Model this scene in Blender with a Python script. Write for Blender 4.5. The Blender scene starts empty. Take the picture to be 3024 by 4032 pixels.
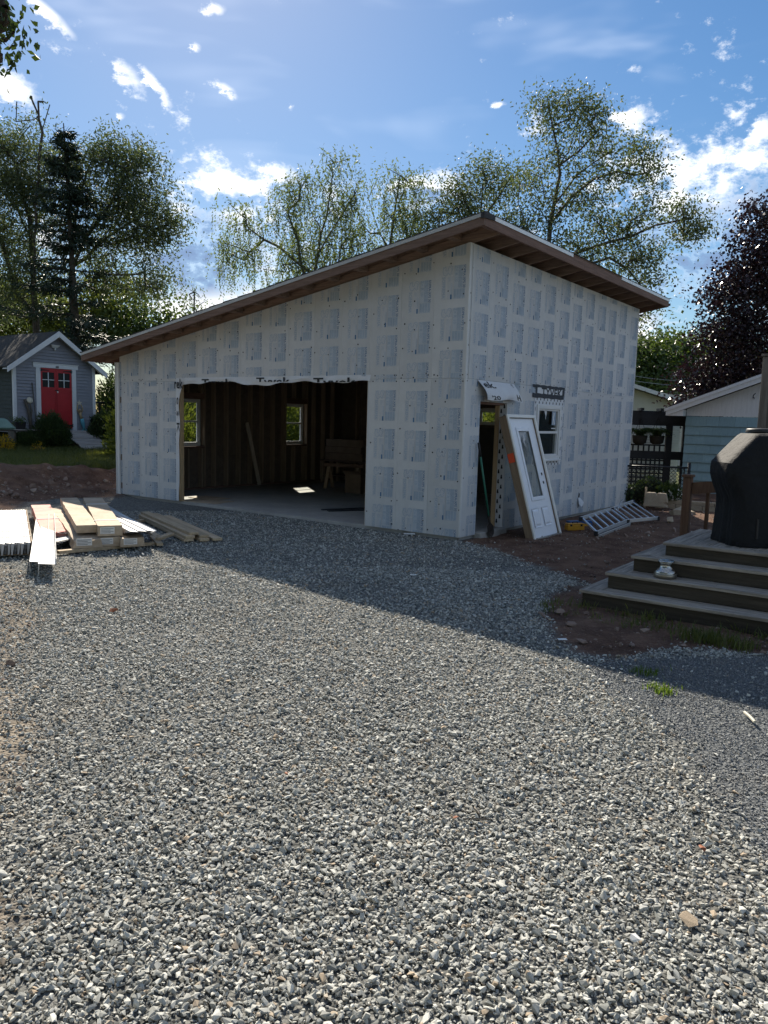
import bpy, bmesh, math, random
import numpy as np
from mathutils import Vector, Matrix, noise as mnoise

R = math.radians
rng = np.random.default_rng(7)
random.seed(7)
scene = bpy.context.scene
col = scene.collection

# ------------------------------------------------------------------ camera
HC, PITCH, ROLL, FPX = 1.78, 0.1191, 0.0276, 3029.0
cam_d = bpy.data.cameras.new('camera')
cam_d.sensor_fit = 'VERTICAL'
cam_d.sensor_height = 36.0
cam_d.lens = FPX / 4032.0 * 36.0
cam_d.clip_start = 0.05
cam_d.clip_end = 3000
cam = bpy.data.objects.new('camera', cam_d)
col.objects.link(cam)
cam.matrix_world = (Matrix.Translation((0, 0, HC)) @ Matrix.Rotation(R(90) - PITCH, 4, 'X')
                    @ Matrix.Rotation(ROLL, 4, 'Z'))
scene.camera = cam

# ------------------------------------------------------------------ sun, sky, exposure
SUN_EL, SUN_AZ = R(35.2), R(-14.0)           # azimuth from +Y towards +X
sun_dir = Vector((math.sin(SUN_AZ) * math.cos(SUN_EL), math.cos(SUN_AZ) * math.cos(SUN_EL), math.sin(SUN_EL)))
sd = bpy.data.lights.new('sun', 'SUN')
sd.energy = 5.0
sd.angle = R(0.55)
sd.color = (1.0, 0.91, 0.77)
so = bpy.data.objects.new('sun', sd)
col.objects.link(so)
so.rotation_euler = (-sun_dir).to_track_quat('-Z', 'Y').to_euler()
so.location = (0, 0, 30)

SKY_STRENGTH = 0.068
EXPOSURE = 0.96
scene.view_settings.view_transform = 'Standard'
scene.view_settings.look = 'None'
scene.view_settings.gamma = 1.0
scene.view_settings.exposure = EXPOSURE
scene.view_settings.use_curve_mapping = False
scene.cycles.max_bounces = 6
scene.cycles.diffuse_bounces = 3
scene.cycles.transparent_max_bounces = 12


class NT:
    """small helper to write node trees"""
    def __init__(self, tree):
        self.t = tree
        tree.nodes.clear()

    def n(self, kind, **kw):
        nd = self.t.nodes.new(kind)
        for k, v in kw.items():
            setattr(nd, k, v)
        return nd

    def link(self, a, b):
        self.t.links.new(a, b)

    def put(self, sock, v):
        if hasattr(v, 'is_linked'):
            self.link(v, sock)
        elif v is not None:
            sock.default_value = v

    def math(self, op, a, b=None, c=None, clamp=False):
        nd = self.n('ShaderNodeMath', operation=op)
        nd.use_clamp = clamp
        self.put(nd.inputs[0], a)
        if b is not None:
            self.put(nd.inputs[1], b)
        if c is not None:
            self.put(nd.inputs[2], c)
        return nd.outputs[0]

    def mix(self, fac, a, b):
        nd = self.n('ShaderNodeMix', data_type='RGBA')
        self.put(nd.inputs['Factor'], fac)
        self.put(nd.inputs[6], a if hasattr(a, 'is_linked') else (*a, 1))
        self.put(nd.inputs[7], b if hasattr(b, 'is_linked') else (*b, 1))
        return nd.outputs[2]

    def noise(self, vec, scale, detail=4, rough=0.55, dist=0.0):
        nd = self.n('ShaderNodeTexNoise')
        if vec is not None:
            self.link(vec, nd.inputs['Vector'])
        nd.inputs['Scale'].default_value = scale
        nd.inputs['Detail'].default_value = detail
        nd.inputs['Roughness'].default_value = rough
        nd.inputs['Distortion'].default_value = dist
        return nd.outputs['Fac']

    def ramp(self, fac, a, b):
        """linear map a..b -> 0..1, smoothed"""
        nd = self.n('ShaderNodeMapRange', interpolation_type='SMOOTHSTEP')
        self.put(nd.inputs['Value'], fac)
        self.put(nd.inputs['From Min'], a)
        self.put(nd.inputs['From Max'], b)
        return nd.outputs[0]


world = bpy.data.worlds.new('World')
scene.world = world
world.use_nodes = True
w = NT(world.node_tree)
sky = w.n('ShaderNodeTexSky', sky_type='NISHITA')
sky.sun_disc = False
sky.sun_elevation = SUN_EL
sky.sun_rotation = SUN_AZ
sky.altitude = 50
sky.air_density = 1.0
sky.dust_density = 0.2
sky.ozone_density = 2.2
tc = w.n('ShaderNodeTexCoord')
sep = w.n('ShaderNodeSeparateXYZ')
w.link(tc.outputs['Generated'], sep.inputs[0])
X, Y, Z = sep.outputs
az = w.math('ARCTAN2', X, Y)
el = w.math('ARCSINE', Z)
# wind-drawn cloud texture on the sky dome: azimuth / elevation / small twist
cv = w.n('ShaderNodeCombineXYZ')
w.link(az, cv.inputs[0])
w.link(w.math('MULTIPLY', el, 1.5), cv.inputs[1])
cv.inputs[2].default_value = 3.1
n_big = w.noise(cv.outputs[0], 7.0, 4, 0.62, 0.0)
n_fine = w.noise(cv.outputs[0], 30.0, 5, 0.70, 0.0)
edge = w.math('ADD', w.math('MULTIPLY', n_big, 1.1), w.math('MULTIPLY', n_fine, 1.0))   # about 1.05 in the mean
ae = w.n('ShaderNodeCombineXYZ')
w.link(w.math('ADD', az, w.math('MULTIPLY', w.math('SUBTRACT', n_fine, 0.5), 0.055)), ae.inputs[0])
w.link(w.math('ADD', el, w.math('MULTIPLY', w.math('SUBTRACT', n_big, 0.5), 0.045)), ae.inputs[1])


def blob(a0, e0, wa, we, tilt=0.0):
    """elliptical cloud mass centred at azimuth a0, elevation e0 (degrees): distance, 1 at its rim"""
    mp = w.n('ShaderNodeMapping', vector_type='TEXTURE')
    w.link(ae.outputs[0], mp.inputs[0])
    mp.inputs['Location'].default_value = (R(a0), R(e0), 0)
    mp.inputs['Rotation'].default_value = (0, 0, tilt)
    mp.inputs['Scale'].default_value = (R(wa), R(we), 1)
    ln = w.n('ShaderNodeVectorMath', operation='LENGTH')
    w.link(mp.outputs[0], ln.inputs[0])
    return ln.outputs['Value']


CLOUDS = [   # azimuth, elevation, half-width, half-height, tilt
    (-18.5, 21.5, 1.44, 0.66, -0.6), (-16.6, 21.3, 1.2, 0.32, -0.75), (-25.1, 19.5, 2.11, 1.3, -0.55), (-11.6, 15.7, 4.62, 1.45, 0.05),
    (-8.1, 16.5, 1.61, 1.03, 0), (2.4, 16.3, 2.54, 0.87, 0), (-13.5, 11.6, 8.0, 5.4, 0), (-14.2, 8.0, 7.0, 2.6, 0),
    (22.5, 11.5, 13.0, 7.6, 0), (30.0, 11.5, 10.0, 8.0, 0), (24.2, 18.6, 1.15, 1.01, 0.5), (19.3, 20.5, 0.93, 0.25, 0.2),
    (16.0, 20.2, 1.46, 0.39, 0.1), (9.9, 19.7, 1.59, 1.25, 0.7), (7.5, 21.0, 0.46, 0.27, 0), (-12.8, 25.7, 0.86, 0.4, 0),
    (-13.8, 23.4, 0.45, 0.29, 0), (-7.3, 20.4, 0.53, 0.37, -0.5), (-11.8, 21.3, 1.05, 0.36, -0.4), (-18.9, 18.9, 0.54, 0.29, 0.4),
    (-23.2, 24.1, 1.3, 0.36, -0.5), (20.4, 10.4, 0.89, 0.41, -0.1), (19.7, 6.9, 2.61, 0.22, 0), (20.5, 6.1, 1.91, 0.28, 0),
    (15.1, 15.9, 2.1, 1.01, 0),
    (54.0, 13.5, 12.0, 6.5, 0.05), (72.0, 13.0, 10.0, 6.0, 0.0),  # unseen cloud added right of the view to brighten the garage's right wall
]
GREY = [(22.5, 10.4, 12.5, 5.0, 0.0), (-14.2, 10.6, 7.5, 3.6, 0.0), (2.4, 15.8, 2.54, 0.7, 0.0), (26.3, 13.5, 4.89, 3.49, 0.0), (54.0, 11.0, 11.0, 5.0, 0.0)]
dist = None
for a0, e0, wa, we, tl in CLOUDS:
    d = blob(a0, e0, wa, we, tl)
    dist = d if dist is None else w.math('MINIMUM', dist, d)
thick = None
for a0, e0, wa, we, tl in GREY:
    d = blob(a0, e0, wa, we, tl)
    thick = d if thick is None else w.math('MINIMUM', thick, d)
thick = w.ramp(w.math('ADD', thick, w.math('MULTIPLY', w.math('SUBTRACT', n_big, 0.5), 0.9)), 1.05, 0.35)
cov = w.math('MULTIPLY', w.math('SUBTRACT', 1.0, dist), 1.35)
# the same broken cloud continues all round the dome outside the view
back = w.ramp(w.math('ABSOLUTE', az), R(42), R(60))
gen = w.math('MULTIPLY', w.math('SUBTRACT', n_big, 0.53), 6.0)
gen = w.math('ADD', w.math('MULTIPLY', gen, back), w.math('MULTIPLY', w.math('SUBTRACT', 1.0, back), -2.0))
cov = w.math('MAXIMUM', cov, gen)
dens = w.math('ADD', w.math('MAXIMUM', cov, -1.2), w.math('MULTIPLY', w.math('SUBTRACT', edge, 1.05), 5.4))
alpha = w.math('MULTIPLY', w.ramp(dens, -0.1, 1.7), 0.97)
# thin high veil
veilv = w.n('ShaderNodeCombineXYZ')
w.link(w.math('MULTIPLY', az, 1.2), veilv.inputs[0])
w.link(w.math('MULTIPLY', el, 4.5), veilv.inputs[1])
veil = w.math('MULTIPLY', w.ramp(w.noise(veilv.outputs[0], 3.0, 3, 0.6, 0.4), 0.5, 0.8), 0.22)
# cloud light: bright rims towards the sun, blue-grey undersides
shade = w.math('MULTIPLY', w.ramp(dens, 0.0, 0.9), thick)
shade = w.math('MINIMUM', w.math('MULTIPLY', shade, w.math('ADD', 0.75, w.math('MULTIPLY', n_fine, 0.6))), 1.0)
sd_n = w.n('ShaderNodeVectorMath', operation='DOT_PRODUCT')
w.link(tc.outputs['Generated'], sd_n.inputs[0])
sd_n.inputs[1].default_value = sun_dir
near_sun = w.ramp(sd_n.outputs['Value'], 0.55, 1.0)
CW = 1.0 / SKY_STRENGTH
white = w.n('ShaderNodeMix', data_type='RGBA')
w.link(near_sun, white.inputs['Factor'])
white.inputs[6].default_value = (0.78 * CW, 0.82 * CW, 0.88 * CW, 1)
white.inputs[7].default_value = (0.80 * CW, 0.79 * CW, 0.76 * CW, 1)
grey = (0.135 * CW, 0.20 * CW, 0.33 * CW)
ccol = w.mix(shade, white.outputs[2], grey)
# photographic shoulder for the glare round the sun, applied to the whole dome alike
lum = w.n('ShaderNodeVectorMath', operation='DOT_PRODUCT')
w.link(sky.outputs[0], lum.inputs[0])
lum.inputs[1].default_value = (0.3, 0.5, 0.2)
dv = w.n('ShaderNodeVectorMath', operation='SCALE')
w.link(sky.outputs[0], dv.inputs[0])
w.link(w.math('DIVIDE', 1.0, w.math('MULTIPLY_ADD', lum.outputs['Value'], 0.05, 1.0)), dv.inputs['Scale'])
hs = w.n('ShaderNodeHueSaturation')
hs.inputs['Saturation'].default_value = 1.25
hs.inputs['Value'].default_value = 1.0
w.link(dv.outputs[0], hs.inputs['Color'])
c1 = w.mix(veil, hs.outputs[0], (0.75 * CW, 0.80 * CW, 0.88 * CW))
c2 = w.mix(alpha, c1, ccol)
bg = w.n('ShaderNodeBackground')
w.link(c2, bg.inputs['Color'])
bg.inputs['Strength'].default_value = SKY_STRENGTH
wo = w.n('ShaderNodeOutputWorld')
w.link(bg.outputs[0], wo.inputs['Surface'])

# ------------------------------------------------------------------ geometry of the place
YAW = 0.6347
D1 = np.array([-math.cos(YAW), math.sin(YAW), 0.0])      # along the garage front, to the left
D2 = np.array([math.sin(YAW), math.cos(YAW), 0.0])       # along the garage side, away
C0 = np.array([1.1723, 11.7833, 0.0])                    # near corner of the garage


def ray(u, v):
    a, b = u - 1512, v - 2016
    c, s = math.cos(ROLL), math.sin(ROLL)
    x, y = c * a + s * b, -s * a + c * b
    return np.array([x / FPX, math.cos(PITCH) - y / FPX * math.sin(PITCH), -math.sin(PITCH) - y / FPX * math.cos(PITCH)])


def gnd(u, v, z=-0.06):
    r = ray(u, v)
    return np.array([0, 0, HC]) + r * ((z - HC) / r[2])


def at(u, v, y):
    r = ray(u, v)
    return np.array([0, 0, HC]) + r * (y / r[1])


def bl(s, t, z):
    return C0 + D1 * s + D2 * t + np.array([0, 0, z])


def to_st(x, y):
    dx, dy = x - C0[0], y - C0[1]
    return dx * D1[0] + dy * D1[1], dx * D2[0] + dy * D2[1]


# ------------------------------------------------------------------ scene helpers
def tag(o, label, cat, group=None):
    o['label'] = label
    o['category'] = cat
    if group:
        o['group'] = group
    return o


def thing(name, label, cat, loc=(0, 0, 0), rz=0.0, group=None):
    o = bpy.data.objects.new(name, None)
    o.empty_display_size = 0.2
    col.objects.link(o)
    o.location = Vector([float(c) for c in loc])
    o.rotation_euler = (0, 0, rz)
    return tag(o, label, cat, group)


def link(name, me, mats, parent=None, mw=None):
    o = bpy.data.objects.new(name, me)
    col.objects.link(o)
    if not isinstance(mats, (list, tuple)):
        mats = [mats]
    if len(me.materials) == 0:
        for m in mats:
            me.materials.append(m)
    if parent is not None:
        o.parent = parent
    if mw is not None:
        o.matrix_local = mw
    return o


class MB:
    def __init__(self):
        self.v, self.f, self.mi = [], [], []
        self.m = 0

    def poly(self, pts):
        b = len(self.v)
        self.v += [tuple(float(c) for c in p) for p in pts]
        self.f.append(tuple(range(b, b + len(pts))))
        self.mi.append(self.m)
        return self

    def hexa(self, p):
        """8 corners: 0-3 bottom loop, 4-7 top loop"""
        b = len(self.v)
        self.v += [tuple(float(c) for c in q) for q in p]
        for f in ((0, 3, 2, 1), (4, 5, 6, 7), (0, 1, 5, 4), (1, 2, 6, 5), (2, 3, 7, 6), (3, 0, 4, 7)):
            self.f.append(tuple(b + i for i in f))
            self.mi.append(self.m)
        return self

    def box(self, x0, x1, y0, y1, z0, z1):
        return self.hexa([(x0, y0, z0), (x1, y0, z0), (x1, y1, z0), (x0, y1, z0),
                          (x0, y0, z1), (x1, y0, z1), (x1, y1, z1), (x0, y1, z1)])

    def bar(self, a, b, w_, h_, up=(0, 0, 1)):
        a, b = Vector([float(c) for c in a]), Vector([float(c) for c in b])
        d = (b - a).normalized()
        up = Vector(up)
        if abs(d.dot(up)) > 0.98:
            up = Vector((1, 0, 0))
        sx = d.cross(up).normalized() * (w_ / 2)
        sy = sx.cross(d).normalized() * (h_ / 2)
        return self.hexa([a - sx - sy, a + sx - sy, b + sx - sy, b - sx - sy,
                          a - sx + sy, a + sx + sy, b + sx + sy, b - sx + sy])

    def tube(self, pts, rad, n=6, cap=True):
        pts = [Vector([float(c) for c in p]) for p in pts]
        if not hasattr(rad, '__len__'):
            rad = [rad] * len(pts)
        rings = []
        ref = None
        for i, p in enumerate(pts):
            d = (pts[min(i + 1, len(pts) - 1)] - pts[max(i - 1, 0)])
            if d.length < 1e-9:
                d = Vector((0, 0, 1))
            d.normalize()
            if ref is None:
                ref = Vector((1, 0, 0)) if abs(d.x) < 0.8 else Vector((0, 1, 0))
            a = d.cross(ref)
            if a.length < 1e-6:
                a = d.cross(Vector((0, 1, 0.3)))
            a.normalize()
            b = a.cross(d)
            ref = b * -1 if False else ref
            base = len(self.v)
            for k in range(n):
                t = 2 * math.pi * k / n
                self.v.append(tuple(p + (a * math.cos(t) + b * math.sin(t)) * rad[i]))
            rings.append(base)
        for r0, r1 in zip(rings[:-1], rings[1:]):
            for k in range(n):
                self.f.append((r0 + k, r0 + (k + 1) % n, r1 + (k + 1) % n, r1 + k))
                self.mi.append(self.m)
        if cap:
            self.f.append(tuple(rings[0] + k for k in range(n))[::-1])
            self.mi.append(self.m)
            self.f.append(tuple(rings[-1] + k for k in range(n)))
            self.mi.append(self.m)
        return self

    def lathe(self, prof, n=24, c=(0, 0, 0)):
        base = len(self.v)
        for r, z in prof:
            for k in range(n):
                t = 2 * math.pi * k / n
                self.v.append((c[0] + r * math.cos(t), c[1] + r * math.sin(t), c[2] + z))
        for i in range(len(prof) - 1):
            for k in range(n):
                self.f.append((base + i * n + k, base + i * n + (k + 1) % n, base + (i + 1) * n + (k + 1) % n, base + (i + 1) * n + k))
                self.mi.append(self.m)
        self.f.append(tuple(base + (len(prof) - 1) * n + k for k in range(n)))
        self.mi.append(self.m)
        return self

    def mesh(self, name='mesh', smooth=False, bevel=0.0):
        me = bpy.data.meshes.new(name)
        me.from_pydata(self.v, [], self.f)
        if any(self.mi):
            me.polygons.foreach_set('material_index', self.mi)
        bm = bmesh.new()
        bm.from_mesh(me)
        bmesh.ops.recalc_face_normals(bm, faces=bm.faces)
        if bevel > 0:
            bmesh.ops.bevel(bm, geom=[e for e in bm.edges if len(e.link_faces) == 2 and e.calc_face_angle(0) > 0.5],
                            offset=bevel, segments=1, affect='EDGES', profile=0.6)
        bm.to_mesh(me)
        bm.free()
        if smooth:
            me.polygons.foreach_set('use_smooth', [True] * len(me.polygons))
        return me

    def build(self, name, mats, parent=None, smooth=False, bevel=0.0, mw=None):
        return link(name, self.mesh(name, smooth, bevel), mats, parent, mw)


def box(name, mats, parent, x0, x1, y0, y1, z0, z1, bevel=0.0):
    return MB().box(x0, x1, y0, y1, z0, z1).build(name, mats, parent, bevel=bevel)


def stuff(o):
    o['kind'] = 'stuff'
    return o


# ------------------------------------------------------------------ materials
MATS = {}


def mat(name, c, rough=0.7, var=0.12, scale=6.0, c2=None, bump=0.0, bscale=None, metal=0.0, stretch=(1, 1, 1), spec=0.4,
        obj_var=0.0, coat=0.0):
    """principled surface whose base colour wanders between two tones with noise"""
    m = bpy.data.materials.new(name)
    m.use_nodes = True
    t = NT(m.node_tree)
    out = t.n('ShaderNodeOutputMaterial')
    p = t.n('ShaderNodeBsdfPrincipled')
    t.link(p.outputs[0], out.inputs['Surface'])
    tcn = t.n('ShaderNodeTexCoord')
    oi = t.n('ShaderNodeObjectInfo')
    mp = t.n('ShaderNodeMapping')
    t.link(tcn.outputs['Object'], mp.inputs['Vector'])
    mp.inputs['Scale'].default_value = stretch
    cmb = t.n('ShaderNodeCombineXYZ')
    for i, k in enumerate((17.0, 31.0, 53.0)):
        t.link(t.math('MULTIPLY', oi.outputs['Random'], k), cmb.inputs[i])
    t.link(cmb.outputs[0], mp.inputs['Location'])
    vec = mp.outputs[0]
    f1 = t.noise(vec, scale, 6, 0.6)
    f2 = t.noise(vec, scale * 7.3, 4, 0.6)
    f = t.math('ADD', t.math('MULTIPLY', f1, 0.65), t.math('MULTIPLY', f2, 0.35))
    f = t.ramp(f, 0.32, 0.68)
    if c2 is None:
        c2 = tuple(x * (1 + var) for x in c)
        c = tuple(x * (1 - var) for x in c)
    colr = t.mix(f, c, c2)
    if obj_var:
        h = t.n('ShaderNodeHueSaturation')
        t.link(t.math('ADD', 1 - obj_var, t.math('MULTIPLY', oi.outputs['Random'], 2 * obj_var)), h.inputs['Value'])
        t.link(colr, h.inputs['Color'])
        colr = h.outputs[0]
    t.link(colr, p.inputs['Base Color'])
    p.inputs['Roughness'].default_value = rough
    p.inputs['Metallic'].default_value = metal
    p.inputs['Specular IOR Level'].default_value = spec
    p.inputs['Coat Weight'].default_value = coat
    if bump:
        bn = t.n('ShaderNodeBump')
        bn.inputs['Strength'].default_value = 1.0
        bn.inputs['Distance'].default_value = bump
        t.link(t.noise(vec, bscale or scale * 5, 5, 0.65), bn.inputs['Height'])
        t.link(bn.outputs[0], p.inputs['Normal'])
    MATS[name] = m
    return m


def wood(name, c, c2, axis=0, rough=0.8, obj_var=0.15, bump=0.002, grain=9.0):
    st = [grain * 4, grain * 4, grain * 4]
    st[axis] = grain * 0.22
    return mat(name, c, rough, scale=1.0, c2=c2, bump=bump, bscale=3.0, stretch=tuple(st), obj_var=obj_var, spec=0.25)


def leafmat(name, c, c2, trans=0.45, gloss=0.45, tint=(1.25, 1.2, 0.5)):
    m = bpy.data.materials.new(name)
    m.use_nodes = True
    t = NT(m.node_tree)
    out = t.n('ShaderNodeOutputMaterial')
    p = t.n('ShaderNodeBsdfPrincipled')
    g = t.n('ShaderNodeNewGeometry')
    tcn = t.n('ShaderNodeTexCoord')
    f = t.math('ADD', t.math('MULTIPLY', g.outputs['Random Per Island'], 0.6),
               t.math('MULTIPLY', t.ramp(t.noise(tcn.outputs['Object'], 0.45, 3), 0.35, 0.65), 0.4))
    colr = t.mix(f, c, c2)
    t.link(colr, p.inputs['Base Color'])
    p.inputs['Roughness'].default_value = gloss
    p.inputs['Specular IOR Level'].default_value = 0.35
    tr = t.n('ShaderNodeBsdfTranslucent')
    tm = t.n('ShaderNodeMix', data_type='RGBA')
    tm.blend_type = 'MULTIPLY'
    tm.inputs['Factor'].default_value = 1.0
    t.link(colr, tm.inputs[6])
    tm.inputs[7].default_value = (*tint, 1)
    t.link(tm.outputs[2], tr.inputs['Color'])
    ms = t.n('ShaderNodeMixShader')
    ms.inputs[0].default_value = trans
    t.link(p.outputs[0], ms.inputs[1])
    t.link(tr.outputs[0], ms.inputs[2])
    t.link(ms.outputs[0], out.inputs['Surface'])
    MATS[name] = m
    return m


def glassmat(name, tint=(0.9, 0.95, 0.95), rough=0.0):
    m = bpy.data.materials.new(name)
    m.use_nodes = True
    t = NT(m.node_tree)
    out = t.n('ShaderNodeOutputMaterial')
    tr = t.n('ShaderNodeBsdfTransparent')
    tr.inputs[0].default_value = (*tint, 1)
    gl = t.n('ShaderNodeBsdfGlossy')
    gl.inputs['Roughness'].default_value = rough
    fr = t.n('ShaderNodeFresnel')
    fr.inputs['IOR'].default_value = 1.5
    ms = t.n('ShaderNodeMixShader')
    t.link(fr.outputs[0], ms.inputs[0])
    t.link(tr.outputs[0], ms.inputs[1])
    t.link(gl.outputs[0], ms.inputs[2])
    t.link(ms.outputs[0], out.inputs['Surface'])
    return m


foam = mat('foam_board', (0.56, 0.56, 0.555), 0.75, 0.05, 1.3, obj_var=0.06, spec=0.3)
foam_edge = mat('foam_edge', (0.62, 0.62, 0.61), 0.7, 0.04, 3)
ink_dark = mat('ink_blue', (0.09, 0.18, 0.31), 0.7, 0.10, 5, spec=0.2)
ink_mid = mat('ink_mid_blue', (0.31, 0.395, 0.49), 0.7, 0.10, 5, spec=0.2)
ink_pale = mat('ink_pale_blue', (0.475, 0.51, 0.55), 0.75, 0.05, 5, spec=0.2)
fast = mat('fastener_washer', (0.05, 0.045, 0.045), 0.5, 0.3, 20)
wrap = mat('house_wrap', (0.62, 0.63, 0.65), 0.55, 0.05, 4, bump=0.004, bscale=9)
black_ink = mat('black_ink', (0.015, 0.015, 0.018), 0.6, 0.2, 9)
black_tape = mat('black_tape', (0.018, 0.022, 0.032), 0.55, 0.35, 14, bump=0.002)
timber = wood('framing_timber', (0.21, 0.155, 0.11), (0.34, 0.26, 0.19), 2)
timber_x = wood('timber_along_x', (0.115, 0.075, 0.058), (0.20, 0.135, 0.108), 0)
timber_y = wood('timber_along_y', (0.14, 0.085, 0.065), (0.23, 0.145, 0.115), 1)
osb = mat('roof_sheathing', (0.16, 0.10, 0.065), 0.85, 0.3, 14, bump=0.002)
sheath = mat('wall_sheathing', (0.14, 0.108, 0.085), 0.85, 0.2, 9, bump=0.002, obj_var=0.1)
concrete = mat('concrete', (0.36, 0.345, 0.32), 0.85, 0.14, 2.2, bump=0.002, bscale=40)
shingle = mat('roof_shingle', (0.045, 0.045, 0.048), 0.9, 0.35, 18, bump=0.004)
white_metal = mat('white_metal', (0.72, 0.74, 0.75), 0.35, 0.04, 3)
grey_metal = mat('grey_drip_edge', (0.42, 0.43, 0.43), 0.45, 0.08, 3)
vinyl = mat('white_vinyl', (0.68, 0.68, 0.67), 0.4, 0.03, 3)
door_white = mat('door_white', (0.78, 0.80, 0.84), 0.35, 0.02, 2)
brick_mould = mat('brick_mould_white', (0.74, 0.73, 0.68), 0.4, 0.03, 3)
glass = glassmat('window_glass')
glass_dark = glassmat('coated_glass', (0.55, 0.62, 0.62))
jamb_brown = wood('jamb_raw_wood', (0.21, 0.15, 0.10), (0.30, 0.225, 0.155), 1, obj_var=0.0)
lumber = wood('new_lumber', (0.36, 0.27, 0.17), (0.56, 0.44, 0.30), 1, obj_var=0.12)
jamb_new = wood('jamb_lumber', (0.42, 0.28, 0.15), (0.55, 0.40, 0.24), 2, obj_var=0.05)
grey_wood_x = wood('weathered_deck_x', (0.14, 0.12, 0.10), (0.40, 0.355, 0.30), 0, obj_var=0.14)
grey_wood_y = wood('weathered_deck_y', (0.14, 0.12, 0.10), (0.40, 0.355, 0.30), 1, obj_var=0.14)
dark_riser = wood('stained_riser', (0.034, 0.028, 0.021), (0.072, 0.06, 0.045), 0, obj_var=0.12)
rafter_w = wood('rafter_wood', (0.16, 0.112, 0.086), (0.27, 0.19, 0.148), 0)
post_wood = wood('stained_post', (0.10, 0.055, 0.035), (0.17, 0.10, 0.065), 2)

# ================================================================== GROUND
K = 3024 / 1659.0


def vnoise(x, y, s, seed=0.0):
    """cheap smooth noise -1..1, vectorised"""
    x, y = np.asarray(x) / s + seed * 13.7, np.asarray(y) / s - seed * 7.1
    xi, yi = np.floor(x), np.floor(y)
    fx, fy = x - xi, y - yi
    fx, fy = fx * fx * (3 - 2 * fx), fy * fy * (3 - 2 * fy)

    def h(a, b):
        q = np.sin(a * 127.1 + b * 311.7 + seed * 74.7) * 43758.5453
        return (q - np.floor(q)) * 2 - 1
    return (h(xi, yi) * (1 - fx) + h(xi + 1, yi) * fx) * (1 - fy) + (h(xi, yi + 1) * (1 - fx) + h(xi + 1, yi + 1) * fx) * fy


def fbm(x, y, s, seed=0.0, o=4):
    r, a, tot = 0, 1.0, 0
    for i in range(o):
        r = r + a * vnoise(x, y, s / 2 ** i, seed + i * 1.7)
        tot += a
        a *= 0.55
    return r / tot


def height(x, y):
    x, y = np.asarray(x, float), np.asarray(y, float)
    s, t = to_st(x, y)
    h = np.full(np.shape(x), -0.055)
    h = h + np.interp(s, [8.2, 8.8, 10.4, 12, 17, 18.1, 19.2, 24, 60], [0, .05, .29, .37, .42, .52, .86, 1.15, 2.2])
    # spoil heap on the far left
    h = h + 0.28 * np.exp(-(((s - 11.0) / 1.1) ** 2 + ((t + 2.6) / 1.5) ** 2))
    h = h + 0.18 * np.exp(-(((s - 10.6) / 0.6) ** 2 + ((t + 0.3) / 1.3) ** 2))
    # the garage sits on a cut pad
    # neighbour's side behind the garden kerb
    back = np.clip((t - 7.9) / 0.5, 0, 1) * np.clip((-0.2 - s) / 0.4, 0, 1)
    h = h + 0.20 * back
    # a low heap of soil by the kerb, right of the ladder
    h = h + 0.10 * np.exp(-(((s + 1.9) / 0.9) ** 2 + ((t - 6.3) / 0.7) ** 2))
    far = np.clip((np.hypot(x, y) - 45) / 60, 0, 1)
    h = h * (1 - far) + far * 0.6
    # gentle unevenness
    near = np.clip((30 - np.hypot(x, y)) / 20, 0, 1)
    h = h + near * 0.018 * fbm(x, y, 1.6, 3.0, 3)
    return h


def inpoly(x, y, poly):
    x, y = np.asarray(x), np.asarray(y)
    ins = np.zeros(x.shape, bool)
    n = len(poly)
    for i in range(n):
        x0, y0 = poly[i]
        x1, y1 = poly[(i + 1) % n]
        if y0 == y1:
            continue
        c = ((y0 > y) != (y1 > y)) & (x < (x1 - x0) * (y - y0) / (y1 - y0) + x0)
        ins ^= c
    return ins


def gp(*pts):
    return [tuple(gnd(u * K, v * K, -0.07)[:2]) for u, v in pts]


# soil between the garage side and the deck, and along the bottom step
SOIL_A = [tuple(bl(0.02, -0.05, 0)[:2])] + gp((1010, 1172), (1085, 1196), (1165, 1225), (1235, 1250), (1262, 1268)) + \
         [(3.2, 7.9), (14, 7.0), (26, 22), (8, 30), tuple(bl(0.05, 8.0, 0)[:2])]
SOIL_B = gp((1240, 1262), (1178, 1292), (1168, 1330), (1195, 1372), (1255, 1410), (1318, 1428), (1400, 1412), (1470, 1402),
            (1560, 1408), (1659, 1424), (1780, 1430)) + [(4.6, 7.4), (2.4, 8.5)]
# bare soil left: foot of the bank behind the siding pile and the garage's left end
SOIL_C = gp((-400, 1170), (0, 1118), (60, 1090), (140, 1082), (262, 1078)) + [tuple(bl(8.6, 0.0, 0)[:2]), tuple(bl(8.6, 9, 0)[:2]),
          tuple(bl(11.6, 9, 0)[:2]), tuple(bl(11.2, 1.0, 0)[:2]), tuple(bl(12.0, -1.2, 0)[:2]), tuple(bl(13.2, -4, 0)[:2]), tuple(bl(12.5, -9, 0)[:2])]
# worn strip down the left edge of the drive where soil shows through
SOIL_D = gp((-300, 1180), (0, 1215), (62, 1262), (85, 1300), (70, 1350), (45, 1420), (60, 1500), (95, 1560), (85, 1640), (40, 1720), (10, 1800), (-200, 1900))
SOIL_E = gp((-100, 1880), (20, 1900), (75, 1945), (110, 2010), (60, 2050), (-20, 2010), (-100, 2010))
# patch of fine crusher dust on the right
FINE = gp((1262, 1432), (1330, 1500), (1420, 1560), (1500, 1640), (1560, 1720), (1605, 1800), (1659, 1860), (1800, 1900), (2100, 1700),
          (1900, 1440), (1560, 1425), (1400, 1425))
LAWN_S = 11.4


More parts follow.
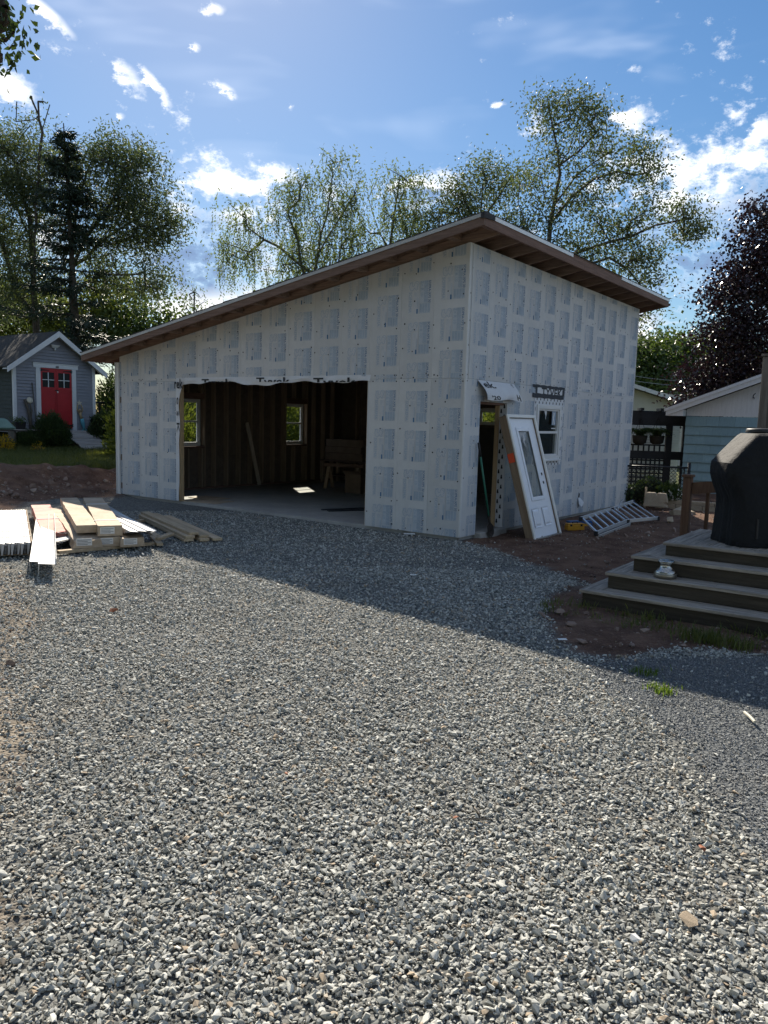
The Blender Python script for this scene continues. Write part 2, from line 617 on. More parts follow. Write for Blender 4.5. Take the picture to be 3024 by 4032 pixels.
def masks(x, y):
    x, y = np.asarray(x, float), np.asarray(y, float)
    soil = np.zeros(x.shape)
    fine = np.zeros(x.shape)
    worn = np.zeros(x.shape)
    K_ = 3
    for i in range(K_):
        jx = x + 0.22 * fbm(x, y, 0.7, 11 + i) + 0.05 * vnoise(x, y, 0.06, 21 + i)
        jy = y + 0.22 * fbm(x, y, 0.7, 31 + i) + 0.05 * vnoise(x, y, 0.06, 41 + i)
        a = inpoly(jx, jy, SOIL_A) | inpoly(jx, jy, SOIL_B) | inpoly(jx, jy, SOIL_C)
        soil += a / K_
        worn += (inpoly(jx, jy, SOIL_D) | inpoly(jx, jy, SOIL_E)) / K_
        fine += inpoly(jx, jy, FINE) / K_
    s, t = to_st(x, y)
    gb = LAWN_S + 0.9 * fbm(s, t, 2.0, 55) - 0.25 * np.clip(-t, 0, 6) * -1
    grass = np.clip((s - gb) / 0.35, 0, 1)
    behind = np.clip((t - 8.6) / 0.6, 0, 1) * np.clip((s + 0.1) / 0.4, 0, 1)
    grass = np.maximum(grass, behind)
    yard = np.clip((np.hypot(x, y - 8) - 22) / 4, 0, 1)
    grass = np.maximum(grass, yard)
    soil = np.where(grass > 0, soil * (1 - grass), soil)
    return soil, worn, fine, grass


def axis(lo, hi, step, far, growth=1.18):
    c = list(np.arange(lo, hi + 1e-6, step))
    d = step
    while c[-1] < far:
        d *= growth
        c.append(c[-1] + d)
    d = step
    while c[0] > -far:
        d *= growth
        c.insert(0, c[0] - d)
    return np.array(c)


gx = axis(-13, 9, 0.11, 600)
gy = axis(0.5, 24, 0.11, 600)
GX, GY = np.meshgrid(gx, gy)
gm = masks(GX, GY)
GZ = height(GX, GY)
rough_amt = gm[0] * 0.030 + gm[1] * 0.010
s_, t_ = to_st(GX, GY)
bankr = np.clip((s_ - 8.7) / 1.0, 0, 1) * np.clip((13 - s_) / 1.0, 0, 1)
GZ = GZ + rough_amt * fbm(GX, GY, 0.45, 77, 4) + gm[0] * bankr * 0.24 * np.abs(fbm(GX, GY, 0.7, 83, 4))
nx, ny = len(gx), len(gy)
verts = np.stack([GX.ravel(), GY.ravel(), GZ.ravel()], 1)
ii = np.arange(nx * ny).reshape(ny, nx)
quads = np.stack([ii[:-1, :-1], ii[:-1, 1:], ii[1:, 1:], ii[1:, :-1]], -1).reshape(-1, 4)


def np_mesh(name, verts, quads, smooth=False):
    me = bpy.data.meshes.new(name)
    n, k = quads.shape
    me.vertices.add(len(verts))
    me.vertices.foreach_set('co', np.asarray(verts, np.float32).ravel())
    me.loops.add(n * k)
    me.loops.foreach_set('vertex_index', quads.astype(np.int32).ravel())
    me.polygons.add(n)
    me.polygons.foreach_set('loop_start', np.arange(0, n * k, k, dtype=np.int32))
    me.update(calc_edges=True)
    if smooth:
        me.polygons.foreach_set('use_smooth', np.ones(n, bool))
    return me


gme = np_mesh('ground', verts, quads, True)
for nm, a in zip(('soil', 'worn', 'fine', 'grass'), gm):
    at_ = gme.attributes.new(nm, 'FLOAT', 'POINT')
    at_.data.foreach_set('value', a.ravel().astype(np.float32))

gmat = bpy.data.materials.new('ground_surface')
gmat.use_nodes = True
t = NT(gmat.node_tree)
out = t.n('ShaderNodeOutputMaterial')
p = t.n('ShaderNodeBsdfPrincipled')
t.link(p.outputs[0], out.inputs['Surface'])
tcn = t.n('ShaderNodeTexCoord')
vec = tcn.outputs['Object']


def attr(nm):
    a = t.n('ShaderNodeAttribute', attribute_name=nm)
    return a.outputs['Fac']


vor = t.n('ShaderNodeTexVoronoi')
t.link(vec, vor.inputs['Vector'])
vor.inputs['Scale'].default_value = 42
vor2 = t.n('ShaderNodeTexVoronoi')
t.link(vec, vor2.inputs['Vector'])
vor2.inputs['Scale'].default_value = 120
sepc = t.n('ShaderNodeSeparateColor')
t.link(vor.outputs['Color'], sepc.inputs[0])
sepc2 = t.n('ShaderNodeSeparateColor')
t.link(vor2.outputs['Color'], sepc2.inputs[0])
grav = t.mix(sepc.outputs[0], (0.075, 0.078, 0.074), (0.25, 0.25, 0.235))
dust = t.ramp(t.noise(vec, 1.1, 5, 0.6), 0.60, 0.74)
grav = t.mix(t.math('MULTIPLY', dust, 0.5), grav, (0.34, 0.28, 0.20))
finec = t.mix(sepc2.outputs[0], (0.08, 0.088, 0.092), (0.20, 0.21, 0.215))
soilc = t.mix(t.ramp(t.noise(vec, 2.6, 6, 0.65), 0.3, 0.7), (0.095, 0.054, 0.038), (0.20, 0.122, 0.086))
soilc = t.mix(t.math('MULTIPLY', t.ramp(t.noise(vec, 24, 4, 0.6), 0.56, 0.72), 0.5), soilc, (0.30, 0.22, 0.17))
wornc = t.mix(t.ramp(t.noise(vec, 5.0, 5, 0.65), 0.38, 0.62), (0.15, 0.125, 0.10), (0.30, 0.25, 0.19))
grassc = t.mix(t.ramp(t.noise(vec, 1.3, 5, 0.6), 0.3, 0.7), (0.040, 0.058, 0.018), (0.12, 0.125, 0.045))
c = t.mix(attr('fine'), grav, finec)
c = t.mix(t.math('MULTIPLY', attr('worn'), 0.8), c, wornc)
c = t.mix(attr('soil'), c, soilc)
c = t.mix(attr('grass'), c, grassc)
t.link(c, p.inputs['Base Color'])
p.inputs['Roughness'].default_value = 0.95
p.inputs['Specular IOR Level'].default_value = 0.15
bn = t.n('ShaderNodeBump')
bn.inputs['Distance'].default_value = 0.028
bn.inputs['Strength'].default_value = 0.9
hh = t.math('ADD', t.math('MULTIPLY', vor.outputs['Distance'], -0.8), t.math('MULTIPLY', t.noise(vec, 30, 5, 0.7), 0.9))
t.link(hh, bn.inputs['Height'])
t.link(bn.outputs[0], p.inputs['Normal'])
ground = link('ground', gme, gmat)
ground['kind'] = 'structure'


# ------------------------------------------------------------------ loose stone (instanced)
def stone_mesh(name, seed, flat=0.6, m=None):
    r = np.random.default_rng(seed)
    bm = bmesh.new()
    pts = r.normal(size=(11, 3))
    pts /= np.linalg.norm(pts, axis=1)[:, None]
    pts *= np.array([0.5, 0.36, 0.5 * flat]) * r.uniform(0.8, 1.12, (11, 1))
    vs = [bm.verts.new(q) for q in pts]
    res = bmesh.ops.convex_hull(bm, input=vs)
    for v_ in [g for g in res['geom_interior'] if isinstance(g, bmesh.types.BMVert)]:
        bm.verts.remove(v_)
    me = bpy.data.meshes.new(name)
    bm.to_mesh(me)
    bm.free()
    me.materials.append(m)
    return me


def stonemat(name, c, c2, warm):
    m = bpy.data.materials.new(name)
    m.use_nodes = True
    t = NT(m.node_tree)
    out = t.n('ShaderNodeOutputMaterial')
    p = t.n('ShaderNodeBsdfPrincipled')
    oi = t.n('ShaderNodeObjectInfo')
    tcn = t.n('ShaderNodeTexCoord')
    k = t.math('FRACT', t.math('MULTIPLY', oi.outputs['Random'], 57.3))
    base = t.mix(oi.outputs['Random'], c, c2)
    base = t.mix(t.ramp(k, 0.93, 0.97), base, warm)
    base = t.mix(t.math('MULTIPLY', t.noise(tcn.outputs['Object'], 3.5, 4), 0.35), base, (0.10, 0.10, 0.10))
    geo = t.n('ShaderNodeNewGeometry')
    dusty = t.math('MULTIPLY', t.ramp(t.noise(geo.outputs['Position'], 0.8, 5, 0.65), 0.52, 0.72), 0.26)
    base = t.mix(dusty, base, (0.40, 0.335, 0.25))
    t.link(base, p.inputs['Base Color'])
    p.inputs['Roughness'].default_value = 0.85
    p.inputs['Specular IOR Level'].default_value = 0.25
    t.link(p.outputs[0], out.inputs['Surface'])
    return m


st_mat = stonemat('crushed_stone', (0.20, 0.21, 0.198), (0.66, 0.655, 0.60), (0.44, 0.35, 0.25))
st_fine = stonemat('fine_stone', (0.11, 0.12, 0.125), (0.36, 0.37, 0.375), (0.36, 0.33, 0.28))
st_red = stonemat('soil_stone', (0.16, 0.10, 0.075), (0.34, 0.25, 0.20), (0.40, 0.36, 0.32))


def scatter(name, pts, sizes, meshes, lift=0.25, tilt=0.6, label=None, cat=None, parent=None):
    """instance meshes on points with random turn; everything lives on one object"""
    hid = bpy.data.collections.new(name + '_kinds')
    for i, me in enumerate(meshes):
        o = bpy.data.objects.new(name + '_kind', me)
        hid.objects.link(o)
    me = bpy.data.meshes.new(name)
    me.vertices.add(len(pts))
    me.vertices.foreach_set('co', np.asarray(pts, np.float32).ravel())
    a = me.attributes.new('size', 'FLOAT', 'POINT')
    a.data.foreach_set('value', np.asarray(sizes, np.float32))
    rot = np.stack([rng.normal(0, tilt, len(pts)), rng.normal(0, tilt, len(pts)), rng.uniform(0, 6.283, len(pts))], 1)
    a = me.attributes.new('turn', 'FLOAT_VECTOR', 'POINT')
    a.data.foreach_set('vector', rot.astype(np.float32).ravel())
    a = me.attributes.new('pick', 'INT', 'POINT')
    a.data.foreach_set('value', rng.integers(0, len(meshes), len(pts)).astype(np.int32))
    o = link(name, me, [], parent)
    ng = bpy.data.node_groups.new(name + '_scatter', 'GeometryNodeTree')
    ng.interface.new_socket('Geometry', in_out='INPUT', socket_type='NodeSocketGeometry')
    ng.interface.new_socket('Geometry', in_out='OUTPUT', socket_type='NodeSocketGeometry')
    N, L = ng.nodes, ng.links
    gi, go = N.new('NodeGroupInput'), N.new('NodeGroupOutput')
    ci = N.new('GeometryNodeCollectionInfo')
    ci.inputs['Collection'].default_value = hid
    ci.inputs['Separate Children'].default_value = True
    ci.inputs['Reset Children'].default_value = True
    iop = N.new('GeometryNodeInstanceOnPoints')
    iop.inputs['Pick Instance'].default_value = True

    def na(nm, ty):
        q = N.new('GeometryNodeInputNamedAttribute')
        q.data_type = ty
        q.inputs['Name'].default_value = nm
        return q.outputs['Attribute']
    L.new(gi.outputs[0], iop.inputs['Points'])
    L.new(ci.outputs[0], iop.inputs['Instance'])
    L.new(na('pick', 'INT'), iop.inputs['Instance Index'])
    e2r = N.new('FunctionNodeEulerToRotation')
    L.new(na('turn', 'FLOAT_VECTOR'), e2r.inputs[0])
    L.new(e2r.outputs[0], iop.inputs['Rotation'])
    L.new(na('size', 'FLOAT'), iop.inputs['Scale'])
    L.new(iop.outputs[0], go.inputs[0])
    md = o.modifiers.new('scatter', 'NODES')
    md.node_group = ng
    stuff(o)
    if label:
        tag(o, label, cat)
    return o


def wedge(n, r0, r1, a0=-48, a1=44):
    """random ground points in a ring sector in front of the viewer"""
    a = rng.uniform(R(a0), R(a1), n)
    r = np.sqrt(rng.uniform(r0 * r0, r1 * r1, n))
    return r * np.sin(a), r * np.cos(a)


def gravel_points(r0, r1, per_m2):
    area = (r1 * r1 - r0 * r0) / 2 * R(92)
    x, y = wedge(int(area * per_m2), r0, r1)
    soil, worn, fine, grass = masks(x, y)
    s, tt = to_st(x, y)
    keep = (rng.random(len(x)) > soil * 0.985 + grass) & (rng.random(len(x)) > worn * 0.42) & (rng.random(len(x)) > fine * 0.94)
    keep &= ~((s > -0.03) & (s < 8.75) & (tt > -0.05) & (tt < 7.6))
    thin = 0.5 + 0.5 * np.clip(fbm(x, y, 0.9, 91) * 2.2 + 0.9, 0, 1)
    keep &= rng.random(len(x)) < thin
    return x[keep], y[keep]


GP = [gravel_points(0.5, 3.4, 6300), gravel_points(3.4, 6.0, 5000), gravel_points(6.0, 9.5, 3000), gravel_points(9.5, 15, 950)]
px = np.concatenate([g[0] for g in GP])
py = np.concatenate([g[1] for g in GP])
size = np.clip(rng.lognormal(math.log(0.0188), 0.38, len(px)), 0.009, 0.046)
far_ = np.hypot(px, py)
size *= np.interp(far_, [0, 6, 9.5, 17], [1, 1.05, 1.2, 1.5])
pz = height(px, py) + size * rng.uniform(0.05, 0.42, len(px))
kinds = [stone_mesh('crushed_stone', 100 + i, rng.uniform(0.36, 0.72), st_mat) for i in range(10)]
scatter('gravel', np.stack([px, py, pz], 1), size, kinds, tilt=0.42,
        label='grey crushed stone covering the driveway in front of the garage', cat='gravel')

# fine crusher dust
x, y = wedge(150000, 2.0, 9.0, 5, 40)
fm = masks(x, y)
k = rng.random(len(x)) < fm[2] * 0.97
x, y = x[k], y[k]
size = np.clip(rng.lognormal(math.log(0.0105), 0.35, len(x)), 0.005, 0.022)
scatter('crusher_dust', np.stack([x, y, height(x, y) + size * 0.25], 1), size, [stone_mesh('fine_stone', 150 + i, rng.uniform(0.4, 0.8), st_fine) for i in range(6)],
        label='patch of fine dark grey crushed stone at right, below the deck steps', cat='gravel')

# stones and clods lying on bare soil
x, y = wedge(26000, 3.0, 19.0, -40, 40)
xb_ = C0[None, :] + rng.uniform(8.8, 13, 9000)[:, None] * D1 + rng.uniform(-5, 2.5, 9000)[:, None] * D2
x, y = np.concatenate([x, xb_[:, 0]]), np.concatenate([y, xb_[:, 1]])
fm = masks(x, y)
s, tt = to_st(x, y)
ok = (rng.random(len(x)) < (fm[0] * 0.5 + fm[1] * 0.35)) & ~((s > -0.03) & (s < 8.75) & (tt > -0.05) & (tt < 7.6)) & (fm[3] < 0.5)
x, y = x[ok], y[ok]
size = np.clip(rng.lognormal(math.log(0.026), 0.55, len(x)), 0.008, 0.13)
size *= np.where((s[ok] > 9.0), 2.0, 1.0)
redk = [stone_mesh('soil_stone', 200 + i, rng.uniform(0.4, 0.8), st_red) for i in range(8)]
scatter('soil_stones', np.stack([x, y, height(x, y) + size * 0.12], 1), size, redk,
        label='reddish stones and clods scattered over the bare soil', cat='stones')

# ================================================================== GARAGE
FONT = None


def text_mesh(body, size, ext=0.0, shear=0.0, bold=0.0):
    cu = bpy.data.curves.new('lettering', 'FONT')
    cu.body = body
    cu.size = size
    cu.resolution_u = 2
    cu.shear = shear
    cu.offset = bold
    cu.fill_mode = 'FRONT'
    o = bpy.data.objects.new('lettering', cu)
    col.objects.link(o)
    bpy.context.view_layer.update()
    me = bpy.data.meshes.new_from_object(o.evaluated_get(bpy.context.evaluated_depsgraph_get()))
    v = [tuple(q.co) for q in me.vertices]
    f = [tuple(q.vertices) for q in me.polygons]
    bpy.data.objects.remove(o)
    bpy.data.curves.remove(cu)
    bpy.data.meshes.remove(me)
    return np.array(v), f


def fit_text(mb, body, m, org, du, dv, width, height_=None, bold=0.0):
    """lay flat lettering: org = start of the baseline (3D), du reading direction, dv up direction of the letters"""
    v, f = text_mesh(body, 1.0, bold=bold)
    v[:, 0] -= v[:, 0].min()
    wq = v[:, 0].max()
    sx = width / wq
    sy = sx if height_ is None else height_ / (v[:, 1].max() - min(0, v[:, 1].min()))
    org, du, dv = np.array(org, float), np.array(du, float), np.array(dv, float)
    b = len(mb.v)
    for q in v:
        mb.v.append(tuple(org + du * q[0] * sx + dv * q[1] * sy))
    for g in f:
        mb.f.append(tuple(b + i for i in g))
        mb.mi.append(m)


def label_print():
    """the printing of one foam board repeat: 0.43 wide, 0.50 tall, in the XZ plane (x right, z up); reads downwards"""
    mb = MB()

    def rect(x0, x1, z0, z1, m):
        mb.m = m
        mb.poly([(x0, 0, z0), (x1, 0, z0), (x1, 0, z1), (x0, 0, z1)])

    def line(pts, wd, m):
        mb.m = m
        for (x0, z0), (x1, z1) in zip(pts[:-1], pts[1:]):
            dx, dz = x1 - x0, z1 - z0
            L_ = math.hypot(dx, dz) or 1
            nx_, nz_ = -dz / L_ * wd / 2, dx / L_ * wd / 2
            mb.poly([(x0 - nx_, 0, z0 - nz_), (x1 - nx_, 0, z1 - nz_), (x1 + nx_, 0, z1 + nz_), (x0 + nx_, 0, z0 + nz_)])
    rect(0.222, 0.370, 0.16, 0.494, 2)
    rect(0.004, 0.070, 0.0, 0.345, 3)
    rect(0.012, 0.20, 0.36, 0.49, 3)
    rect(0.10, 0.20, 0.0, 0.34, 3)
    rect(0.372, 0.428, 0.16, 0.494, 3)
    rect(0.220, 0.415, 0.0, 0.148, 2)
    PRINT_LIFT = len(mb.v)
    down, right_ = (0, 0, -1), (1, 0, 0)
    fit_text(mb, 'SOPRA-XPS 30', 0, (0.378, 0, 0.492), down, right_, 0.335, 0.042, bold=0.012)
    fit_text(mb, 'Z= R 10', 1, (0.232, 0, 0.492), down, right_, 0.235, 0.050)
    fit_text(mb, 'SOPREMA', 1, (0.012, 0, 0.335), down, right_, 0.315, 0.050)
    for i in range(9):      # rows of small print
        x = 0.296 + 0.0082 * i
        z = 0.492
        while z > 0.165:
            L_ = rng.uniform(0.02, 0.06)
            rect(x, x + 0.0045, max(z - L_, 0.16), z, 1)
            z -= L_ + 0.010
    for cx in (0.224, 0.272, 0.322, 0.372):     # four little tables
        for j in range(4):
            rect(cx + 0.0095 * j, cx + 0.0095 * j + 0.0055, 0.0 + 0.03 * rng.random(), 0.145, 1)
    line([(0.214, 0.49), (0.214, 0.0)], 0.003, 1)
    line([(0.214, 0.152), (0.425, 0.152)], 0.003, 1)
    line([(0.0, 0.35), (0.0, 0.0)], 0.003, 2)
    line([(0.072, 0.35), (0.072, 0.0)], 0.003, 2)
    rect(0.158, 0.186, 0.0, 0.072, 0)
    rect(0.160, 0.176, 0.085, 0.24, 2)
    line([(0.186, 0.235), (0.186, 0.08)], 0.006, 1)
    for i in range(4):
        rect(0.115 + 0.012 * i, 0.121 + 0.012 * i, 0.26 + 0.01 * (i % 2), 0.325, 2)
    # animal drawing in line, lying on its side like the text
    a = [(0.02, 0.40), (0.012, 0.425), (0.03, 0.452), (0.022, 0.478), (0.045, 0.468), (0.062, 0.49), (0.07, 0.462), (0.064, 0.436),
         (0.085, 0.418), (0.108, 0.43), (0.116, 0.462), (0.136, 0.488), (0.163, 0.494), (0.186, 0.478), (0.192, 0.448), (0.176, 0.420),
         (0.16, 0.40), (0.165, 0.372), (0.148, 0.358), (0.128, 0.372), (0.118, 0.395), (0.095, 0.382), (0.085, 0.360), (0.060, 0.352),
         (0.036, 0.366), (0.02, 0.40)]
    line(a, 0.006, 1)
    line([(0.138, 0.47), (0.158, 0.462), (0.172, 0.45), (0.166, 0.43)], 0.005, 1)
    line([(0.03, 0.41), (0.055, 0.405), (0.07, 0.385)], 0.003, 2)
    for i in range(PRINT_LIFT, len(mb.v)):
        x_, y_, z_ = mb.v[i]
        mb.v[i] = (x_, -0.0008, z_)
    return mb


PRINT = label_print()
PV = np.array(PRINT.v)
INKS = [ink_dark, ink_mid, ink_pale, mat('ink_ghost', (0.525, 0.535, 0.55), 0.75, 0.04, 5, spec=0.2)]
print_full = PRINT.mesh('printed_label')
for m_ in INKS:
    print_full.materials.append(m_)


def clip_print(offx, offz, rects):
    """print shifted to (offx, offz), cut to the given (x0,x1,z0,z1,ztop_slope) pieces of board"""
    res = bmesh.new()
    for (x0, x1, z0, z1, sl) in rects:
        bm = bmesh.new()
        bm.from_mesh(print_full)
        bmesh.ops.translate(bm, verts=bm.verts, vec=(offx, 0, offz))
        for co, no in (((x0, 0, 0), (-1, 0, 0)), ((x1, 0, 0), (1, 0, 0)), ((0, 0, z0), (0, 0, -1)),
                       ((x0, 0, z1), (-sl, 0, 1))):
            bmesh.ops.bisect_plane(bm, geom=bm.verts[:] + bm.edges[:] + bm.faces[:], plane_co=co, plane_no=no, clear_outer=True)
        tmp = bpy.data.meshes.new('tmp')
        bm.to_mesh(tmp)
        bm.free()
        res.from_mesh(tmp)
        bpy.data.meshes.remove(tmp)
    me = bpy.data.meshes.new('printed_label')
    res.to_mesh(me)
    res.free()
    for m_ in INKS:
        me.materials.append(m_)
    return me


def pieces(u0, u1, zb, ztop, openings):
    """board u0..u1 from zb up to ztop(u), minus openings [(a,b,z0,z1)] -> list of (u0,u1,za,zb0,zb1)"""
    cuts = sorted({u0, u1} | {c for o in openings for c in o[:2] if u0 < c < u1})
    outp = []
    for a, b in zip(cuts[:-1], cuts[1:]):
        if b - a < 0.004:
            continue
        mid = (a + b) / 2
        segs = [(zb, None)]
        for (oa, ob, z0, z1) in openings:
            if oa < mid < ob:
                ns = []
                for lo, hi in segs:
                    top = ztop(mid) if hi is None else hi
                    if z1 <= lo or z0 >= top:
                        ns.append((lo, hi))
                        continue
                    if z0 > lo:
                        ns.append((lo, z0))
                    if z1 < top:
                        ns.append((z1, hi))
                segs = ns
        for lo, hi in segs:
            h0, h1 = (ztop(a), ztop(b)) if hi is None else (hi, hi)
            if h0 - lo > 0.01 or h1 - lo > 0.01:
                outp.append((a, b, lo, max(h0, lo + 0.002), max(h1, lo + 0.002)))
    return outp


def slab(mb, pcs, to3, d0, d1):
    """extrude pieces between wall depths d0 (outer) and d1"""
    for (a, b, lo, h0, h1) in pcs:
        mb.hexa([to3(a, d0, lo), to3(b, d0, lo), to3(b, d1, lo), to3(a, d1, lo),
                 to3(a, d0, h0), to3(b, d0, h1), to3(b, d1, h1), to3(a, d1, h0)])
    return mb


L1, L2 = 8.69, 7.58
zroof = lambda s: 4.69 - 0.1667 * (s + 0.5)
ztopf = lambda s: zroof(s) - 0.178
garage = thing('garage', 'half-finished garage with sloping roof, clad in printed pale foam boards', 'garage', C0, -YAW)

OPEN_F = [(1.857, 6.712, -1, 2.47)]                 # vehicle opening
DOOR = (0.488, 1.40, -1, 2.11)                      # person door
WIN_R = (2.50, 3.54, 1.13, 2.13)                    # window beside it
front3 = lambda s, d, z: (-s, d, z)
right3 = lambda t, d, z: (-d, t, z)
left3 = lambda t, d, z: (-L1 + d, t, z)
back3 = lambda s, d, z: (-s, L2 - d, z)
WL = [(1.40, 2.16, 1.04, 2.15), (5.06, 5.80, 1.05, 2.15)]
WB = [(3.15, 4.0, 1.72, 2.14)]

# sheathing behind the foam, one per wall
wf = slab(MB(), pieces(0.055, L1 - 0.055, 0.0, ztopf, OPEN_F), front3, 0.040, 0.052).build('wall', sheath, garage)
wr = slab(MB(), pieces(0.040, L2, 0.0, lambda t: ztopf(0), [DOOR, WIN_R]), right3, 0.040, 0.052).build('wall', sheath, garage)
wl = slab(MB(), pieces(0.0, L2, 0.0, lambda t: ztopf(L1), WL), left3, 0.0, 0.05).build('wall', sheath, garage)
wb = slab(MB(), pieces(0.055, L1 - 0.052, 0.0, ztopf, WB), back3, 0.0, 0.05).build('wall', sheath, garage)

# foam boards and their printing
pr_i = [0]


def boards(parent, cols, to3, ztop, openings, phases, rot, mirror):
    for ci, (a, b) in enumerate(cols):
        for lo, hi in ((0.0, 2.44), (2.4425, 9)):
            zt = (lambda u, hi=hi: min(hi, ztop(u)))
            if zt((a + b) / 2) <= lo + 0.02:
                continue
            pcs = pieces(a + 0.0012, b - 0.0012, lo, zt, openings)
            if not pcs:
                continue
            out_ = rng.uniform(-0.0015, 0.0015)
            slab(MB(), pcs, to3, out_, 0.038).build('foam_board', foam, parent)
            # printing repeats up the board
            ph = phases[ci] if lo < 1 else phases[ci] + (0.25 if mirror else 0.0) + 0.19 * (ci % 3 == 1)
            z = ph - 0.624 * math.ceil((ph - lo) / 0.624) - 0.624
            x0p = (-(a + 0.48)) if mirror else (b - 0.455)
            while z < 5:
                rects = []
                whole = False
                for (pa, pb, plo, h0, h1) in pcs:
                    xa, xb = (-pb, -pa) if mirror else (pa, pb)
                    za, zb = (h1, h0) if mirror else (h0, h1)
                    if z + 0.5 < plo or z > max(za, zb) or x0p + 0.43 < xa or x0p > xb:
                        continue
                    rects.append((xa + 0.003, xb - 0.003, plo + 0.002, za - 0.003, (zb - za) / max(xb - xa, 1e-6)))
                    if xa < x0p and xb > x0p + 0.43 and plo < z and min(za, zb) > z + 0.5:
                        whole = True
                if whole:
                    me = print_full
                    ox, oz = x0p, z
                elif rects:
                    me = clip_print(x0p, z, rects)
                    ox, oz = 0, 0
                else:
                    z += 0.624
                    continue
                o = link('printed_label', me, INKS, parent)
                if mirror:
                    o.matrix_local = Matrix.Translation((ox, out_ - 0.0022, oz))
                else:
                    o.matrix_local = Matrix.Translation((-out_ + 0.0022, ox, oz)) @ Matrix.Rotation(R(90), 4, 'Z')
                z += 0.624


cols_f = [(0.612 * i, min(0.612 * (i + 1), L1)) for i in range(15) if 0.612 * i < L1 - 0.02]
ph_f = [1.50, 1.757, 1.768, 1.60, 1.44, 1.62, 1.9, 1.75, 1.55, 1.7, 1.66, 1.62, 1.72, 1.50, 1.5]
boards(wf, cols_f, front3, ztopf, OPEN_F, ph_f, 0, True)
edges_r = [0.0, 0.645, 1.26, 1.872, 2.484, 3.096, 3.74, 4.33, 4.95, 5.58, 6.19, 6.82, 7.54, L2]
cols_r = [(a, b) for a, b in zip(edges_r[:-1], edges_r[1:])]
ph_r = [3.58 - 1.872, 1.71, 1.70, 1.69, 1.68, 1.50, 1.70, 1.81, 1.84, 1.83, 1.83, 1.85, 1.85]
boards(wr, cols_r, right3, lambda t: ztopf(0), [DOOR, WIN_R], ph_r, 0, False)

# washers of the fixing screws
for nm, parent, cols_, to3, zt, opn in (('f', wf, cols_f, front3, ztopf, OPEN_F), ('r', wr, cols_r, right3, lambda t: ztopf(0), [DOOR, WIN_R])):
    mb = MB()
    for (a, b) in cols_:
        if b - a < 0.2:
            continue
        for u in (a + 0.07, (a + b) / 2 + rng.uniform(-0.05, 0.05), b - 0.05):
            z = rng.uniform(0.05, 0.25)
            while z < zt(u) - 0.05:
                uu, zz = u + rng.normal(0, 0.02), z + rng.normal(0, 0.03)
                if rng.random() < 0.72 and not any(o[0] - 0.02 < uu < o[1] + 0.02 and o[2] < zz < o[3] + 0.03 for o in opn):
                    r_ = rng.uniform(0.010, 0.0145)
                    mb.poly([to3(uu + r_ * math.cos(q * math.pi / 4), -0.0045, zz + r_ * math.sin(q * math.pi / 4)) for q in range(8)])
                z += 0.40
        for z in (2.40, 2.49):
            for u in (a + 0.07, b - 0.08):
                if not any(o[0] - 0.02 < u < o[1] + 0.02 and o[2] < z < o[3] + 0.03 for o in opn) and zt(u) > z + 0.05:
                    uu, zz = u + rng.normal(0, 0.02), z + rng.normal(0, 0.008)
                    mb.poly([to3(uu + 0.012 * math.cos(q * math.pi / 4), -0.0045, zz + 0.012 * math.sin(q * math.pi / 4)) for q in range(8)])
    stuff(mb.build('fastener', fast, parent))

# corner strips
MB().box(-0.014, 0.006, -0.007, -0.003, 0.005, ztopf(0) - 0.01).box(0.003, 0.007, -0.003, 0.035, 0.005, ztopf(0) - 0.01).build('corner_strip', foam_edge, garage)
box('corner_strip', foam_edge, garage, 0.0025, 0.009, 0.082, 0.090, 2.43, ztopf(0) - 0.02)
box('corner_trim', vinyl, garage, -L1 - 0.085, -L1 - 0.004, -0.035, 0.05, -0.03, 2.86, 0.006)
box('corner_trim', vinyl, garage, -L1 - 0.105, -L1 - 0.088, -0.052, 0.05, -0.03, 2.86, 0.004)

# floor slab and block foundation
slab_o = box('floor_slab', concrete, garage, -L1 + 0.06, -0.06, 0.041, L2 - 0.03, -0.14, 0.0, 0.004)
box('foundation', concrete, garage, -0.058, -0.045, 0.06, L2 - 0.03, -0.22, -0.004)
MB().box(-0.052, 0.10, 0.50, 1.39, -0.16, 0.035).build('door_sill', concrete, garage, bevel=0.01)

# framing you look at through the openings
for k in range(19):
    t0 = 0.10 + 0.406 * k
    if t0 > L2 - 0.2:
        break
    hole = [o for o in WL if o[0] - 0.03 < t0 < o[1] + 0.03]
    if hole:
        box('stud', timber, garage, -L1 + 0.051, -L1 + 0.19, t0 - 0.019, t0 + 0.019, 0.04, hole[0][2] - 0.05)
        box('stud', timber, garage, -L1 + 0.051, -L1 + 0.19, t0 - 0.019, t0 + 0.019, hole[0][3] + 0.05, ztopf(L1) - 0.08)
    else:
        box('stud', timber, garage, -L1 + 0.051, -L1 + 0.19, t0 - 0.019, t0 + 0.019, 0.04, ztopf(L1) - 0.08)
for k in range(21):
    s0 = 0.28 + 0.406 * k
    if s0 > L1 - 0.3:
        break
    if any(o[0] - 0.03 < s0 < o[1] + 0.03 for o in WB):
        continue
    box('stud', timber, garage, -s0 - 0.019, -s0 + 0.019, L2 - 0.19, L2 - 0.051, 0.04, ztopf(s0) - 0.06)
for o in WL:      # doubled framing round the windows
    for t0 in (o[0] - 0.075, o[1] + 0.036):
        box('stud', timber, garage, -L1 + 0.0515, -L1 + 0.192, t0, t0 + 0.038, 0.041, ztopf(L1) - 0.081)
    box('sill_plate', timber_y, garage, -L1 + 0.0515, -L1 + 0.20, o[0] - 0.034, o[1] + 0.034, o[2] - 0.05, o[2] - 0.004)
    box('header', timber_y, garage, -L1 + 0.0515, -L1 + 0.20, o[0] - 0.034, o[1] + 0.034, o[3] + 0.004, o[3] + 0.14)
